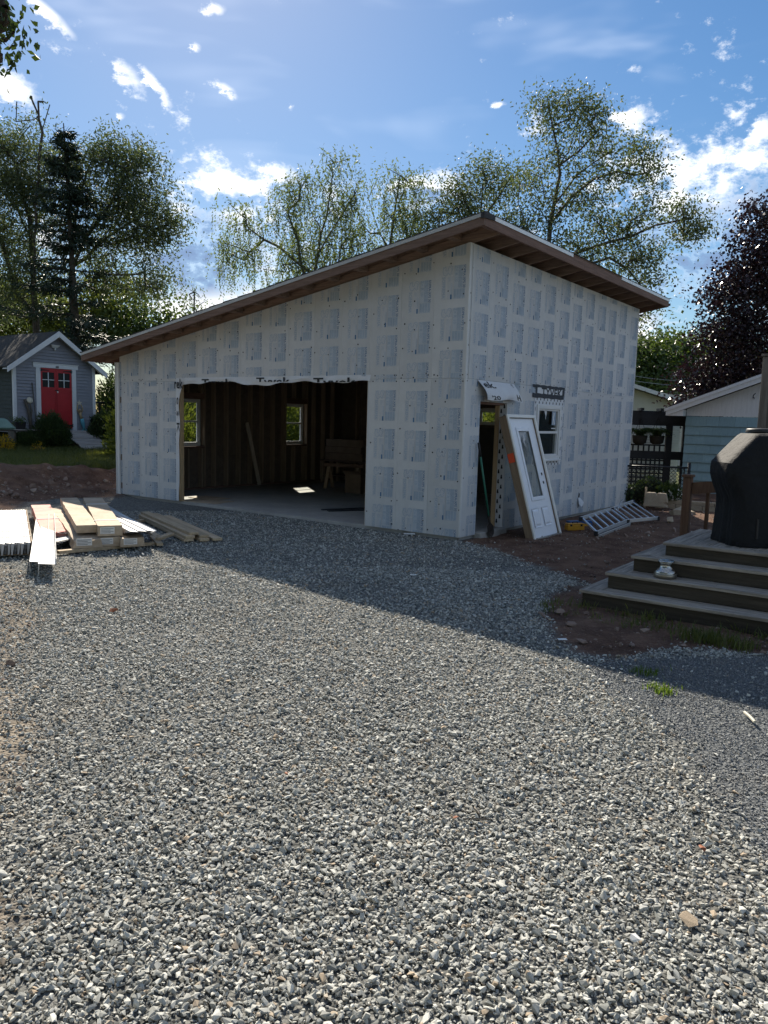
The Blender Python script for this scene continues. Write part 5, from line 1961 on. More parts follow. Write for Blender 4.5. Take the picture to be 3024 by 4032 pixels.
MB().hexa([(-2.0, -0.5, rz_(-2) - .16), (2.25, -0.5, rz_(2.25) - .16), (2.25, 8.5, rz_(2.25) - .16), (-2, 8.5, rz_(-2) - .16), (-2.0, -0.5, rz_(-2)), (2.25, -0.5, rz_(2.25)), (2.25, 8.5, rz_(2.25) + .9), (-2, 8.5, rz_(-2) + .9)]).build('roof', grey_roof, ch)
MB().bar((2.25, -0.52, rz_(2.25) - .08), (9.5, -0.52, rz_(9.5) - .08), 0.03, 0.18).build('barge_board', whitep, ch)
box('window', glass_dark, ch, 3.0, 3.7, -0.045, -0.035, 1.2, 2.4)

# overhead wires beyond
for i, v in enumerate((280, 312, 372)):
    a_, b_ = at(2200 + 300 * .5877, 1300 + (v - 8) * .5877, 46), at(2200 + 1500 * .5877, 1300 + (v + 22) * .5877, 46)
    pts = [a_ + (b_ - a_) * f_ - np.array([0, 0, 0.5 * math.sin(f_ * math.pi)]) for f_ in np.linspace(0, 1, 13)]
    tag(MB().tube(pts, 0.012, 4).build('overhead_wire', mat('wire_grey%d' % i, (0.25, 0.27, 0.28), 0.5, 0.05, 3)), ('highest', 'middle', 'lowest')[i] + ' of the three wires crossing the dark trees', 'wire', 'overhead wires')

# ================================================================== GREY SHED ON THE LEFT
P1 = np.array([-12.36, 25.7, 1.18])
sd_t = thing('garden_shed', 'grey clapboard shed with red double doors and white trim', 'shed', P1, -YAW)
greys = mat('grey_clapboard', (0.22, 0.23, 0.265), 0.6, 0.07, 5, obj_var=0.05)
dgs = mat('shaded_side_wall', (0.035, 0.045, 0.045), 0.8, 0.2, 5)  # dark green siding, with the side's shade put into the colour
SW, SH_, SD = 2.98, 2.15, 3.8
box('wall', greys, sd_t, -SD, -0.02, 0.0, SW, -0.15, SH_)
pk_y = SW / 2
pkz = SH_ + 1.05
gz_ = lambda y: pkz - abs(y - pk_y) * (pkz - SH_) / pk_y
MB().hexa([(-0.08, 0, SH_), (-0.021, 0, SH_), (-0.021, SW, SH_), (-0.08, SW, SH_), (-0.08, pk_y - .01, pkz), (-0.021, pk_y - .01, pkz), (-0.021, pk_y + .01, pkz), (-0.08, pk_y + .01, pkz)]).build('gable', greys, sd_t)
z = -0.12
while z < pkz - 0.15:
    h_ = 0.105
    segs = [(0.09, SW - 0.09)]
    if z < 2.10:
        segs = [(0.09, 0.765), (2.255, SW - 0.09)]
    elif z < 2.2:
        segs = [(0.09, 0.675), (2.335, SW - 0.09)]
    for a_, b_ in segs:
        if z + h_ > SH_:
            hw = (pkz - (z + h_)) * pk_y / (pkz - SH_)
            a_, b_ = max(a_, pk_y - hw), min(b_, pk_y + hw)
        if b_ - a_ > 0.05:
            MB().hexa([(-0.02, a_, z), (0.024, a_, z), (0.024, b_, z), (-0.02, b_, z), (-0.02, a_, z + h_), (-0.004, a_, z + h_), (-0.004, b_, z + h_), (-0.02, b_, z + h_)]).build('clapboard', greys, sd_t)
    z += h_ + 0.002
z = -0.12
while z < SH_ - 0.1:
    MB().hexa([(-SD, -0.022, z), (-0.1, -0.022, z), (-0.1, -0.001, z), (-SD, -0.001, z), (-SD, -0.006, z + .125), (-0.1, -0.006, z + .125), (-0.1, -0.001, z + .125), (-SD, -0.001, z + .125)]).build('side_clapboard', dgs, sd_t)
    z += 0.127
trimw = mat('shed_white_trim', (0.60, 0.62, 0.64), 0.55, 0.04, 4)
for a_, b_ in ((-0.03, 0.085), (SW - 0.085, SW + 0.03)):
    box('corner_board', trimw, sd_t, -0.03, 0.034, a_, b_, -0.16, SH_ + 0.02, 0.004)
# door casing and doors
box('casing', trimw, sd_t, -0.019, 0.034, 0.77, 0.935, -0.13, 2.045)
box('casing', trimw, sd_t, -0.019, 0.034, 2.095, 2.25, -0.13, 2.045)
box('casing', trimw, sd_t, -0.019, 0.040, 0.68, 2.33, 2.047, 2.185, 0.004)
box('casing_cap', trimw, sd_t, -0.019, 0.06, 0.66, 2.35, 2.187, 2.21)
box('name_plate', mat('dark_plate', (0.05, 0.05, 0.05), 0.5, 0.2, 9), sd_t, 0.041, 0.046, 1.49, 1.60, 2.07, 2.13)
redp = mat('red_door_paint', (0.36, 0.013, 0.02), 0.45, 0.10, 3)
for (a_, b_) in ((0.94, 1.512), (1.518, 2.09)):
    dl = MB()
    wz0, wz1 = 1.40, 1.90
    wa, wb2 = a_ + 0.07, b_ - 0.07
    dl.box(-0.015, 0.015, a_, b_, 0.0, wz0)
    dl.box(-0.015, 0.015, a_, b_, wz1, 2.04)
    dl.box(-0.015, 0.015, a_, wa, wz0, wz1)
    dl.box(-0.015, 0.015, wb2, b_, wz0, wz1)
    dl.box(0.015, 0.026, a_ + .005, b_ - .005, 1.28, 1.38)
    dl.box(0.015, 0.026, a_ + .005, a_ + .055, 0.02, 1.28)
    dl.box(0.015, 0.026, b_ - .055, b_ - .005, 0.02, 1.28)
    d_o = dl.build('door', redp, sd_t)
    MB().poly([(0.0, wa, wz0), (0.0, wb2, wz0), (0.0, wb2, wz1), (0.0, wa, wz1)]).build('pane', mat('dark_pane', (0.012, 0.014, 0.016), 0.35, 0.1, 4, spec=0.2) if 'dark_pane' not in MATS else MATS['dark_pane'], d_o)
    MB().box(0.001, 0.014, (wa + wb2) / 2 - .014, (wa + wb2) / 2 + .014, wz0, wz1).box(0.001, 0.013, wa, wb2, (wz0 + wz1) / 2 - .012, (wz0 + wz1) / 2 + .012).build('glazing_bar', trimw, d_o)
for (y_, z_, s2) in ((0.95, 1.97, 1), (2.08, 1.97, -1), (2.08, 0.10, -1), (0.95, 0.10, 1)):
    hm = MB()
    hm.box(0.027, 0.034, y_ - .05 if s2 > 0 else y_ - .03, y_ + .03 if s2 > 0 else y_ + .05, z_ - .05, z_ + .05)
    hm.hexa([(0.027, y_, z_ - .025), (0.033, y_, z_ - .025), (0.033, y_ + .3 * s2, z_ - .01), (0.027, y_ + .3 * s2, z_ - .01), (0.027, y_, z_ + .025), (0.033, y_, z_ + .025), (0.033, y_ + .3 * s2, z_ + .01), (0.027, y_ + .3 * s2, z_ + .01)])
    hm.build('hinge', blackm, sd_t)
box('padlock', alu, sd_t, 0.028, 0.045, 1.525, 1.56, 1.22, 1.275)
box('hasp', blackm, sd_t, 0.027, 0.032, 1.45, 1.58, 1.285, 1.315)
# roof with overhang and white barge boards
OV = 0.28
sl_ = (pkz - SH_) / pk_y
for sg in (-1, 1):
    ye = pk_y + sg * (pk_y + 0.34)
    ze = pkz - (pk_y + 0.34) * sl_
    up = 0.10
    q = [(-SD - .2, pk_y, pkz + up), (OV, pk_y, pkz + up), (OV, ye, ze + up), (-SD - .2, ye, ze + up)]
    MB().hexa([(a, b, c - .05) for a, b, c in q] + q).build('roof', mat('shed_shingle', (0.035, 0.032, 0.03), 0.95, 0.35, 9, bump=0.01, bscale=14) if 'shed_shingle' not in MATS else MATS['shed_shingle'], sd_t)
    MB().hexa([(OV + .002, pk_y, pkz - .10), (OV + .03, pk_y, pkz - .10), (OV + .03, ye, ze - .10), (OV + .002, ye, ze - .10), (OV + .002, pk_y, pkz + .095), (OV + .03, pk_y, pkz + .095), (OV + .03, ye, ze + .075), (OV + .002, ye, ze + .075)]).build('barge_board', trimw, sd_t)
    MB().hexa([(-0.02, pk_y, pkz + .0), (OV, pk_y, pkz + .0), (OV, ye, ze + .0), (-0.02, ye, ze + .0), (-0.02, pk_y, pkz + .02), (OV, pk_y, pkz + .02), (OV, ye, ze + .02), (-0.02, ye, ze + .02)]).build('soffit', trimw, sd_t)
lamp = thing('gable_light', 'white twin floodlight fixture in the shed gable', 'light fixture', P1 + np.array([0, 0, 2.72]) - D1 * 0.02 + D2 * 1.46, -YAW)
MB().hexa([(0, -.10, 0.02), (.05, -.10, 0.02), (.05, .10, 0.02), (0, .10, 0.02), (0, -.17, 0.12), (.12, -.17, 0.12), (.12, .17, 0.12), (0, .17, 0.12)]).build('housing', trimw, lamp, bevel=0.01)
MB().lathe([(0.03, 0.02), (0.035, -0.03), (0.02, -0.07), (0.0, -0.08)], 12, (0.05, 0, 0)).build('sensor', trimw, lamp, smooth=True)
# plank ramp
rp = thing('plank_ramp', 'weathered plank ramp leading up to the red shed doors', 'ramp', P1 - D1 * 0.12 + D2 * 1.62, -YAW)
rw = wood('ramp_plank', (0.24, 0.23, 0.22), (0.48, 0.46, 0.43), 1)
rt, rb_ = np.array([0, 0, -0.07]), np.array([1.62, 0.0, -0.80])
for i in range(11):
    f0, f1 = i / 11 + 0.004, (i + 1) / 11 - 0.004 - 0.012 * (i % 3 == 0)
    a_, b_ = rt + (rb_ - rt) * f0, rt + (rb_ - rt) * f1
    sk = rng.uniform(-0.03, 0.03)
    MB().hexa([(a_[0], sk, a_[2] - .035), (b_[0], sk, b_[2] - .035), (b_[0], 1.12 + sk, b_[2] - .035), (a_[0], 1.12 + sk, a_[2] - .035), (a_[0], sk, a_[2]), (b_[0], sk, b_[2]), (b_[0], 1.12 + sk, b_[2]), (a_[0], 1.12 + sk, a_[2])]).build('plank', rw, rp)
for y in (0.05, 1.02):
    MB().hexa([(0, y, -.30), (1.6, y, -.93), (1.6, y + .04, -.93), (0, y + .04, -.30), (0, y, -.108), (1.6, y, -.828), (1.6, y + .04, -.828), (0, y + .04, -.108)]).build('stringer', dark_riser, rp)


def on_shed(x, y, z):
    return P1 - D1 * x + D2 * y + np.array([0, 0, z])


# wooden mermaid holding a star, leaning by the door
mm = thing('wooden_figure', 'painted wooden mermaid figure holding up a star, right of the red doors', 'figurine', on_shed(0.07, 2.30, -0.10), -YAW)
skin = mat('carved_wood', (0.36, 0.27, 0.15), 0.7, 0.12, 6)
teal = mat('teal_paint', (0.10, 0.34, 0.42), 0.6, 0.15, 8)
starw = mat('pale_star', (0.50, 0.47, 0.38), 0.7, 0.1, 8)
MB().tube([(0, 0.12, 0.42), (0, 0.08, 0.55), (0, 0.055, 0.66)], [0.055, 0.04, 0.05], 8).build('torso', skin, mm, smooth=True)
MB().lathe([(0, -0.055), (0.03, -0.045), (0.042, 0), (0.03, 0.045), (0, 0.055)], 10, (0.0, 0.05, 0.74)).build('head', skin, mm, smooth=True)
for s2 in (-1, 1):
    MB().tube([(0, 0.06 + 0.05 * s2, 0.66), (0.01, 0.05 + 0.11 * s2, 0.80), (0.01, 0.03 + 0.06 * s2, 0.95)], [0.025, 0.02, 0.016], 7).build('arm', skin, mm, smooth=True)
MB().tube([(0, 0.12, 0.45), (0, 0.15, 0.30), (0, 0.19, 0.14), (0, 0.21, 0.06)], [0.062, 0.07, 0.05, 0.03], 8).build('tail', teal, mm, smooth=True)
MB().hexa([(-.012, 0.18, 0.10), (.012, 0.18, 0.10), (.012, 0.24, 0.10), (-.012, 0.24, 0.10), (-.012, 0.05, -0.02), (.012, 0.05, -0.02), (.012, 0.14, -0.02), (-.012, 0.14, -0.02)]).hexa([(-.012, 0.19, 0.101), (.012, 0.19, 0.101), (.012, 0.25, 0.101), (-.012, 0.25, 0.101), (-.012, 0.27, -0.02), (.012, 0.27, -0.02), (.012, 0.36, -0.02), (-.012, 0.36, -0.02)]).build('fluke', teal, mm)
sp = []
for k in range(10):
    r_ = 0.12 if k % 2 == 0 else 0.048
    th = math.pi / 2 + k * math.pi / 5
    sp.append((r_ * math.cos(th), 1.0 + r_ * math.sin(th)))
mb = MB()
mb.poly([(0.012, 0.03 + y, z) for y, z in sp])
mb.poly([(-0.006, 0.03 + y, z) for y, z in sp][::-1])
for k in range(10):
    (ya, za), (yb, zb2) = sp[k], sp[(k + 1) % 10]
    mb.poly([(-0.006, .03 + ya, za), (-0.006, .03 + yb, zb2), (0.012, .03 + yb, zb2), (0.012, .03 + ya, za)])
mb.build('star', starw, mm)
# driftwood figure with shell, left of the doors
dr = thing('driftwood_figure', 'dark driftwood figure holding a pale shell, left of the red doors', 'figurine', on_shed(0.08, 0.46, -0.1), -YAW)
drw = mat('driftwood', (0.085, 0.075, 0.062), 0.8, 0.25, 8)
MB().tube([(0, 0.07, 0.0), (0, 0.05, 0.40), (0, -0.02, 0.75), (0, -0.12, 1.06)], [0.055, 0.06, 0.05, 0.045], 8).build('trunk_piece', drw, dr, smooth=True)
MB().tube([(0.02, 0.05, 0.45), (0.02, 0.09, 0.68), (0.02, 0.04, 0.93)], [0.035, 0.03, 0.02], 7).build('arm', drw, dr, smooth=True)
MB().lathe([(0.0, -0.025), (0.08, -0.02), (0.11, 0.0), (0.08, 0.02), (0.0, 0.025)], 14).build('shell', starw, dr, smooth=True, mw=Matrix.Translation((0.05, 0.02, 1.03)) @ Matrix.Rotation(R(80), 4, 'Y'))
tag(MB().tube([on_shed(0.10, 0.72, -0.1), on_shed(0.05, 0.62, 1.52)], 0.016, 8).build('leaning_pole', drw), 'thin dark pole leaning on the shed, left of the doors', 'pole')
# green cart at the left edge
ct = thing('wheelbarrow', 'upturned pale green wheelbarrow tub at the left edge by the shed', 'wheelbarrow', on_shed(0.9, -1.15, -0.12), -YAW)
gcart = mat('pale_green_tub', (0.16, 0.26, 0.22), 0.4, 0.12, 5)
MB().hexa([(-.45, -.6, 0.10), (.45, -.6, 0.10), (.45, .55, 0.10), (-.45, .55, 0.10), (-.28, -.4, 0.46), (.28, -.4, 0.46), (.28, .30, 0.44), (-.28, .30, 0.44)]).build('tub', gcart, ct, bevel=0.06)
for y in (-.2, .2):
    MB().tube([(0.35 * (1 if y > 0 else -1), -.6, 0.08), (0.35 * (1 if y > 0 else -1), .9, 0.06)], 0.02, 6).build('handle', drw, ct)
MB().lathe([(0.05, -0.04), (0.17, -0.04), (0.19, 0.0), (0.17, 0.04), (0.05, 0.04)], 18).build('wheel', blackp, ct, mw=Matrix.Translation((0, -0.75, 0.2)) @ Matrix.Rotation(R(90), 4, 'Y'))
# low bench by the shed corner
o = thing('plank_bench', 'low plank shelf at the shed corner with a dark planter', 'shelf', on_shed(0.35, 0.12, -0.35), -YAW)
box('top', rw, o, -0.25, 0.25, -0.45, 0.55, 0.28, 0.315)
for y in (-0.4, 0.5):
    box('leg', drw, o, -0.2, 0.2, y - .03, y + .03, -0.2, 0.279)
o = thing('planter', 'dark square planter with low greenery at the shed corner', 'planter', on_shed(0.35, -0.05, -0.034), -YAW)
MB().hexa([(-.13, -.15, 0), (.13, -.15, 0), (.13, .15, 0), (-.13, .15, 0), (-.16, -.19, .24), (.16, -.19, .24), (.16, .19, .24), (-.16, .19, .24)]).build('pot', blackp, o, bevel=0.01)
planter_root = o
# fence right of the shed
f2 = thing('pipe_fence', 'black pipe rail fence running behind the garage from the shed', 'fence', on_shed(-0.4, 3.2, -0.2), -YAW)
for y in (0.25, 2.0, 4.0, 6.0):
    MB().tube([(0, y, -0.4), (0, y, 1.16)], 0.035, 8).build('post', blackm, f2)
MB().tube([(0, -0.2, 1.15), (0, 6.2, 1.15)], 0.028, 8).build('top_rail', blackm, f2)
mesh_ = MB()
for i in range(62):
    y = i * 0.1
    mesh_.tube([(0.0, y, -0.2), (0.0, y, 1.13)], 0.004, 3, cap=False)
for i in range(13):
    mesh_.tube([(0.0, 0, -0.1 + 0.1 * i), (0.0, 6.1, -0.1 + 0.1 * i)], 0.004, 3, cap=False)
stuff(mesh_.build('wire_mesh', blackm, f2))

# bits lying on the gravel
lt_b = mat('leaf_litter', (0.26, 0.085, 0.035), 0.7, 0.25, 9)
for i, (u, v, sz, lb, m_) in enumerate(((245, 1325, 0.10, 'rust brown scrap on the gravel near the siding pile', lt_b), (205, 1365, 0.07, 'tan stone chip left of centre on the gravel', st_mat),
                                    (620, 1688, 0.04, 'small red-brown leaf on the gravel, left of centre', lt_b), (985, 2040 - 260, 0.04, 'red-brown leaf right of centre on the gravel', lt_b),
                                    (1515, 1915 - 70, 0.06, 'curled brown leaf near the right edge of the gravel', lt_b), (1485, 2003, 0.085, 'large tan stone among the gravel at lower right', stone_blk),
                                    (1368, 1985 + 60, 0.05, 'pale pink pebble at lower right of the gravel', paper))):
    g_ = gnd(u * K, v * K, -0.06)
    me = stone_mesh('scrap', 950 + i, 0.35, m_)
    o = link('gravel_scrap', me, [], None)
    o.location = (g_[0], g_[1], float(height(g_[0], g_[1])) + 0.028)
    o.scale = (sz, sz, sz)
    o.rotation_euler = (0.2, 0.1, i)
    tag(o, lb, 'scrap', None)
for i, (a_, b_, r_, lb) in enumerate((((1608, 1545), (1630, 1568), 0.010, 'short pale stick on the fine gravel at the right edge'), ((1000, 1778), (1062, 1782), 0.004, 'thin reddish twig on the gravel right of centre'))):
    A_, B_ = gnd(a_[0] * K, a_[1] * K, -0.05), gnd(b_[0] * K, b_[1] * K, -0.05)
    A_[2] += 0.02
    B_[2] += 0.025
    tag(MB().tube([A_, (A_ + B_) / 2 + np.array([0, 0, .004]), B_], r_, 6).build('stick', drw if i else starw), lb, 'stick')
for (u, v, lb) in ((885, 1157, 'white paper scrap by the garage corner on the gravel'), (893, 1248, 'white scrap lying in the garage shadow on the gravel'), (1215, 1388, 'white scrap at the edge of soil and gravel')):
    g_ = gnd(u * K, v * K, -0.06)
    o = MB().hexa([(-.09, -.05, 0), (.09, -.04, 0), (.08, .06, 0), (-.10, .05, 0), (-.09, -.05, .004), (.09, -.04, .004), (.08, .06, .012), (-.10, .05, .006)]).build('paper_scrap', paper)
    k_ = 1.0 if v < 1200 else 0.42
    o.scale = (k_, k_, k_)
    o.location = (g_[0], g_[1], float(height(g_[0], g_[1])) + 0.03)
    tag(o, lb, 'paper scrap', 'paper scraps on the gravel')

# ================================================================== VEGETATION
bark = mat('bark', (0.075, 0.06, 0.048), 0.95, 0.3, 6, bump=0.02, bscale=9)
bark_grey = mat('grey_bark', (0.11, 0.10, 0.09), 0.95, 0.25, 6, bump=0.02, bscale=9)
leaf_willow = leafmat('willow_leaf', (0.085, 0.110, 0.048), (0.17, 0.20, 0.09), 0.5, 0.6, (1.05, 1.12, 0.68))
leaf_grey = leafmat('grey_willow_leaf', (0.060, 0.082, 0.042), (0.13, 0.155, 0.085), 0.42, 0.6, (1.08, 1.14, 0.66))
leaf_dark = leafmat('dark_leaf', (0.025, 0.045, 0.016), (0.06, 0.095, 0.03), 0.30, 0.6)
leaf_sun = leafmat('sunny_leaf', (0.07, 0.10, 0.025), (0.15, 0.18, 0.05), 0.5, 0.45)
leaf_mid = leafmat('mid_leaf', (0.035, 0.065, 0.020), (0.085, 0.125, 0.04), 0.35, 0.45)
leaf_purple = leafmat('purple_leaf', (0.012, 0.008, 0.011), (0.040, 0.022, 0.027), 0.14, 0.28, (1.2, 0.7, 0.8))
needle = leafmat('spruce_needle', (0.014, 0.028, 0.018), (0.035, 0.055, 0.035), 0.12, 0.5, (1, 1, 0.7))
grass_m = leafmat('grass_blade', (0.055, 0.08, 0.022), (0.16, 0.17, 0.055), 0.4, 0.5)
weed_m = leafmat('weed_leaf', (0.07, 0.13, 0.02), (0.15, 0.22, 0.04), 0.4, 0.5)
yellow_f = leafmat('yellow_flower', (0.42, 0.26, 0.01), (0.55, 0.38, 0.03), 0.3, 0.6, (1, 1, 0.5))
white_f = leafmat('white_flower', (0.55, 0.55, 0.52), (0.70, 0.70, 0.66), 0.3, 0.6, (1, 1, 1))


def unit(a):
    return a / np.maximum(np.linalg.norm(a, axis=-1, keepdims=True), 1e-9)


def leaf_quads(c, d, n, length, width):
    """diamond leaves: c base points, d direction, n rough normal; arrays"""
    d = unit(d)
    sd = unit(np.cross(d, n))
    L_, W_ = length[:, None], width[:, None]
    nn = np.cross(sd, d)
    p0 = c
    p1 = c + d * L_ * 0.45 + sd * W_ * 0.5 + nn * W_ * 0.12
    p2 = c + d * L_
    p3 = c + d * L_ * 0.45 - sd * W_ * 0.5 + nn * W_ * 0.12
    v = np.stack([p0, p1, p2, p3], 1).reshape(-1, 3)
    q = np.arange(len(v)).reshape(-1, 4)
    return v, q


def leaf_object(name, parts, m, parent):
    vs, qs, b = [], [], 0
    for v, q in parts:
        vs.append(v)
        qs.append(q + b)
        b += len(v)
    me = np_mesh(name, np.concatenate(vs), np.concatenate(qs))
    return link(name, me, m, parent)


def cluster_leaves(r, pts, per, rad, ll, lw, droop=0.2, flat=0.7):
    n = len(pts) * per
    c = np.repeat(pts, per, 0) + r.normal(size=(n, 3)) * np.array([rad, rad, rad * flat])
    d = r.normal(size=(n, 3))
    d[:, 2] -= droop
    nm = r.normal(size=(n, 3))
    nm[:, 2] += 0.8
    return leaf_quads(c, d, nm, ll * r.uniform(0.7, 1.3, n), lw * r.uniform(0.7, 1.3, n))


def strand_leaves(r, pts, strands, lmin, lmax, step, ll, lw, out=0.35, lean=(0, 0)):
    """hanging shoots carrying narrow leaves"""
    C_, Dv = [], []
    for p_ in pts:
        for k in range(strands):
            a = r.uniform(0, 6.283)
            L_ = r.uniform(lmin, lmax)
            m = max(3, int(L_ / step))
            f_ = (np.arange(m) + r.random()) / m
            o_ = out * r.uniform(0.3, 1.0)
            base = p_ + r.normal(size=3) * 0.25
            x = base[0] + math.cos(a) * o_ * (1 - (1 - f_) ** 2) + lean[0] * f_
            y = base[1] + math.sin(a) * o_ * (1 - (1 - f_) ** 2)
            z = base[2] + 0.25 * o_ * np.sin(f_ * 3.1) - L_ * f_ ** 1.4
            C_.append(np.stack([x, y, z], 1))
            dd = np.stack([np.full(m, math.cos(a) * 0.5), np.full(m, math.sin(a) * 0.5), np.full(m, -0.9)], 1) + r.normal(size=(m, 3)) * 0.55
            Dv.append(dd)
    C_ = np.concatenate(C_)
    Dv = np.concatenate(Dv)
    n = len(C_)
    return leaf_quads(C_, Dv, r.normal(size=(n, 3)), ll * r.uniform(0.7, 1.3, n), lw * r.uniform(0.7, 1.3, n))


def skeleton(r, trunk_paths, targets, r_tip=0.012, power=0.46, step=0.7):
    """trunk paths are given; every target gets a branch from the nearest wood below it"""
    nodes, par, load = [], [], []

    def add(p_, pa):
        nodes.append(np.array(p_, float))
        par.append(pa)
        return len(nodes) - 1
    for path in trunk_paths:
        path = [np.array(q, float) for q in path]
        if nodes:
            A_ = np.array(nodes)
            prev = int(np.argmin(np.linalg.norm(A_ - path[0], axis=1)))
        else:
            prev = -1
        for a_, b_ in zip(path[:-1], path[1:]):
            n_ = max(1, int(np.linalg.norm(b_ - a_) / step))
            for i in range(n_):
                f_ = i / n_
                prev = add(a_ + (b_ - a_) * f_ + r.normal(size=3) * 0.03, prev)
        prev = add(path[-1], prev)
    order = np.argsort([np.min(np.linalg.norm(np.array(nodes) - t_, axis=1)) for t_ in targets])
    ends = []
    for i in order:
        t_ = targets[i]
        A_ = np.array(nodes)
        dv = t_ - A_
        dist = np.linalg.norm(dv, axis=1)
        cost = dist + 1.3 * np.maximum(0, 0.15 * dist - dv[:, 2])
        j = int(np.argmin(cost))
        n_ = max(1, int(dist[j] / step))
        p0 = A_[j]
        prev = j
        side = r.normal(size=3) * 0.10 * dist[j]
        for k in range(1, n_ + 1):
            f_ = k / n_
            q = p0 + (t_ - p0) * f_ + side * math.sin(f_ * math.pi) + np.array([0, 0, 0.10 * dist[j] * math.sin(f_ * math.pi)])
            prev = add(q, prev)
        ends.append(prev)
    load = np.zeros(len(nodes))
    for e_ in ends:
        while e_ >= 0:
            load[e_] += 1
            e_ = par[e_]
    load = np.maximum(load, 1)
    rad = r_tip * load ** power
    return np.array(nodes), par, rad


def wood_mesh(name, nodes, par, rad, m, parent, sides=5, scale_trunk=None):
    V, Q = [], []
    b = 0
    for i, pa in enumerate(par):
        if pa < 0:
            continue
        a_, c_ = nodes[pa], nodes[i]
        d = c_ - a_
        L_ = np.linalg.norm(d)
        if L_ < 1e-5:
            continue
        d /= L_
        u = np.cross(d, [0.31, 0.77, 0.2])
        u /= np.linalg.norm(u)
        w_ = np.cross(d, u)
        r0, r1 = min(rad[pa], rad[i] * 1.35), rad[i]
        th = np.arange(sides) * 2 * math.pi / sides
        ring = np.cos(th)[:, None] * u + np.sin(th)[:, None] * w_
        V.append(a_ - d * r0 * 0.3 + ring * r0)
        V.append(c_ + ring * r1)
        k = np.arange(sides)
        Q.append(np.stack([b + k, b + (k + 1) % sides, b + sides + (k + 1) % sides, b + sides + k], 1))
        b += 2 * sides
    return link(name, np_mesh(name, np.concatenate(V), np.concatenate(Q), True), m, parent)


def ellip_points(r, ells, Y, dens, deep=0.8, shell=0.35):
    """points in crown masses given as (u, v, ru, rv[, dy]) outlines of the photograph at distance Y"""
    P_ = []
    for e_ in ells:
        u, v, ru, rv = e_[:4]
        dy = e_[4] if len(e_) > 4 else 0.0
        Yd = Y + dy
        c_ = at(u, v, Yd)
        rx, rz = ru * Yd / FPX, rv * Yd / FPX
        ry = deep * (rx + rz) / 2
        n_ = max(4, int(dens * rx * rz * (0.6 + 0.4 * ry)))
        d = unit(r.normal(size=(n_, 3)))
        q = r.random((n_, 1)) ** (1 / 3.0) * (1 - shell) + shell * r.uniform(0.75, 1.05, (n_, 1))
        q = np.minimum(q, 1.08)
        P_.append(c_ + d * q * np.array([rx, ry, rz]))
    return np.concatenate(P_)


def px_path(pts, Y, base_z=None):
    P_ = [at(u, v, Y + (q[0] if q else 0)) for (u, v, *q) in pts]
    if base_z is not None:
        P_[0][2] = base_z
    return P_


def tree(name, label, cat, Y, trunks, ells, dens, style, leafm, barkm=bark, seed=1, group=None, ll=0.13, lw=0.05, per=60, rad=0.5, strands=5, lmin=0.5, lmax=1.4, step=0.09, tip=0.014, power=0.46, shell=0.35, deep=0.8, extra=0):
    r = np.random.default_rng(seed)
    dens, per, ll, lw, rad = dens * 1.5, int(per * 2.6), ll * 0.92, lw * 1.25, rad * 1.05
    base = at(*trunks[0][0][:2], Y)
    bz = float(height(base[0], base[1])) - 0.1
    paths = [px_path(tp, Y, bz if i == 0 else None) for i, tp in enumerate(trunks)]
    targets = ellip_points(r, ells, Y, dens, deep, shell)
    nodes, par, rd = skeleton(r, paths, targets, tip, power)
    root = thing(name, label, cat, (base[0], base[1], bz), 0, group)
    shift = np.array([base[0], base[1], bz])
    wood_mesh('trunk', nodes - shift, par, rd, barkm, root)
    tg = targets - shift
    parts = []
    if style == 'strand':
        parts.append(strand_leaves(r, tg, strands, lmin, lmax, step, ll, lw))
        parts.append(cluster_leaves(r, tg, max(6, per // 4), rad, ll, lw, 0.5))
    else:
        parts.append(cluster_leaves(r, tg, per, rad, ll, lw, 0.3))
    leaf_object('crown', parts, leafm, root)
    return root


# --- left group behind the shed
tree('willow_tree', 'tall greenish willow with several trunks at the far left behind the shed', 'tree', 33.0,
     [[(150, 1420), (140, 1250), (128, 1050), (110, 850), (60, 640)], [(140, 1250), (60, 1150), (20, 1000), (-30, 820)], [(128, 1050), (190, 920), (240, 850)],
      [(120, 950), (55, 800), (15, 770), (-60, 700)]],
     [(70, 560, 110, 100), (-60, 650, 130, 150), (170, 690, 90, 110), (20, 760, 120, 110), (110, 860, 90, 100), (-60, 920, 110, 160), (60, 1010, 120, 100), (150, 1120, 80, 90), (10, 1180, 110, 90)],
     7.0, 'cluster', leaf_grey, bark, 11, 'trees behind the shed', ll=0.15, lw=0.045, per=105, rad=0.48, shell=0.5, tip=0.016)
tree('dead_snag', 'bare forked twigs rising above the willow at far left', 'tree', 32.5,
     [[(120, 1420), (140, 800), (165, 520), (150, 460)], [(165, 520), (196, 412)], [(160, 480), (150, 400)], [(150, 460), (122, 385)], [(135, 470), (62, 480), (66, 400)]],
     [(170, 400, 3, 3), (122, 380, 3, 3)], 1, 'cluster', leaf_grey, bark, 3, 'trees behind the shed', per=1, rad=0.02, tip=0.02)
tree('round_willow', 'rounded willow with a forked trunk right of the spruce', 'tree', 32.0,
     [[(300, 1430), (285, 1250), (280, 1080)], [(280, 1080), (340, 930), (430, 800), (500, 690)], [(282, 1060), (400, 950), (500, 880), (600, 830)], [(285, 1150), (400, 1080), (540, 1080)], [(280, 1080), (300, 850), (340, 680)]],
     [(360, 650, 90, 90), (470, 640, 110, 90), (545, 720, 90, 100), (420, 760, 110, 90), (600, 830, 85, 80), (520, 880, 110, 80), (660, 880, 40, 60), (430, 920, 100, 70), (590, 990, 75, 60), (510, 1100, 110, 65), (610, 1110, 55, 60), (400, 1040, 90, 70)],
     8.5, 'cluster', leaf_grey, bark_grey, 12, 'trees behind the shed', ll=0.17, lw=0.045, per=90, rad=0.42, shell=0.5, tip=0.015)

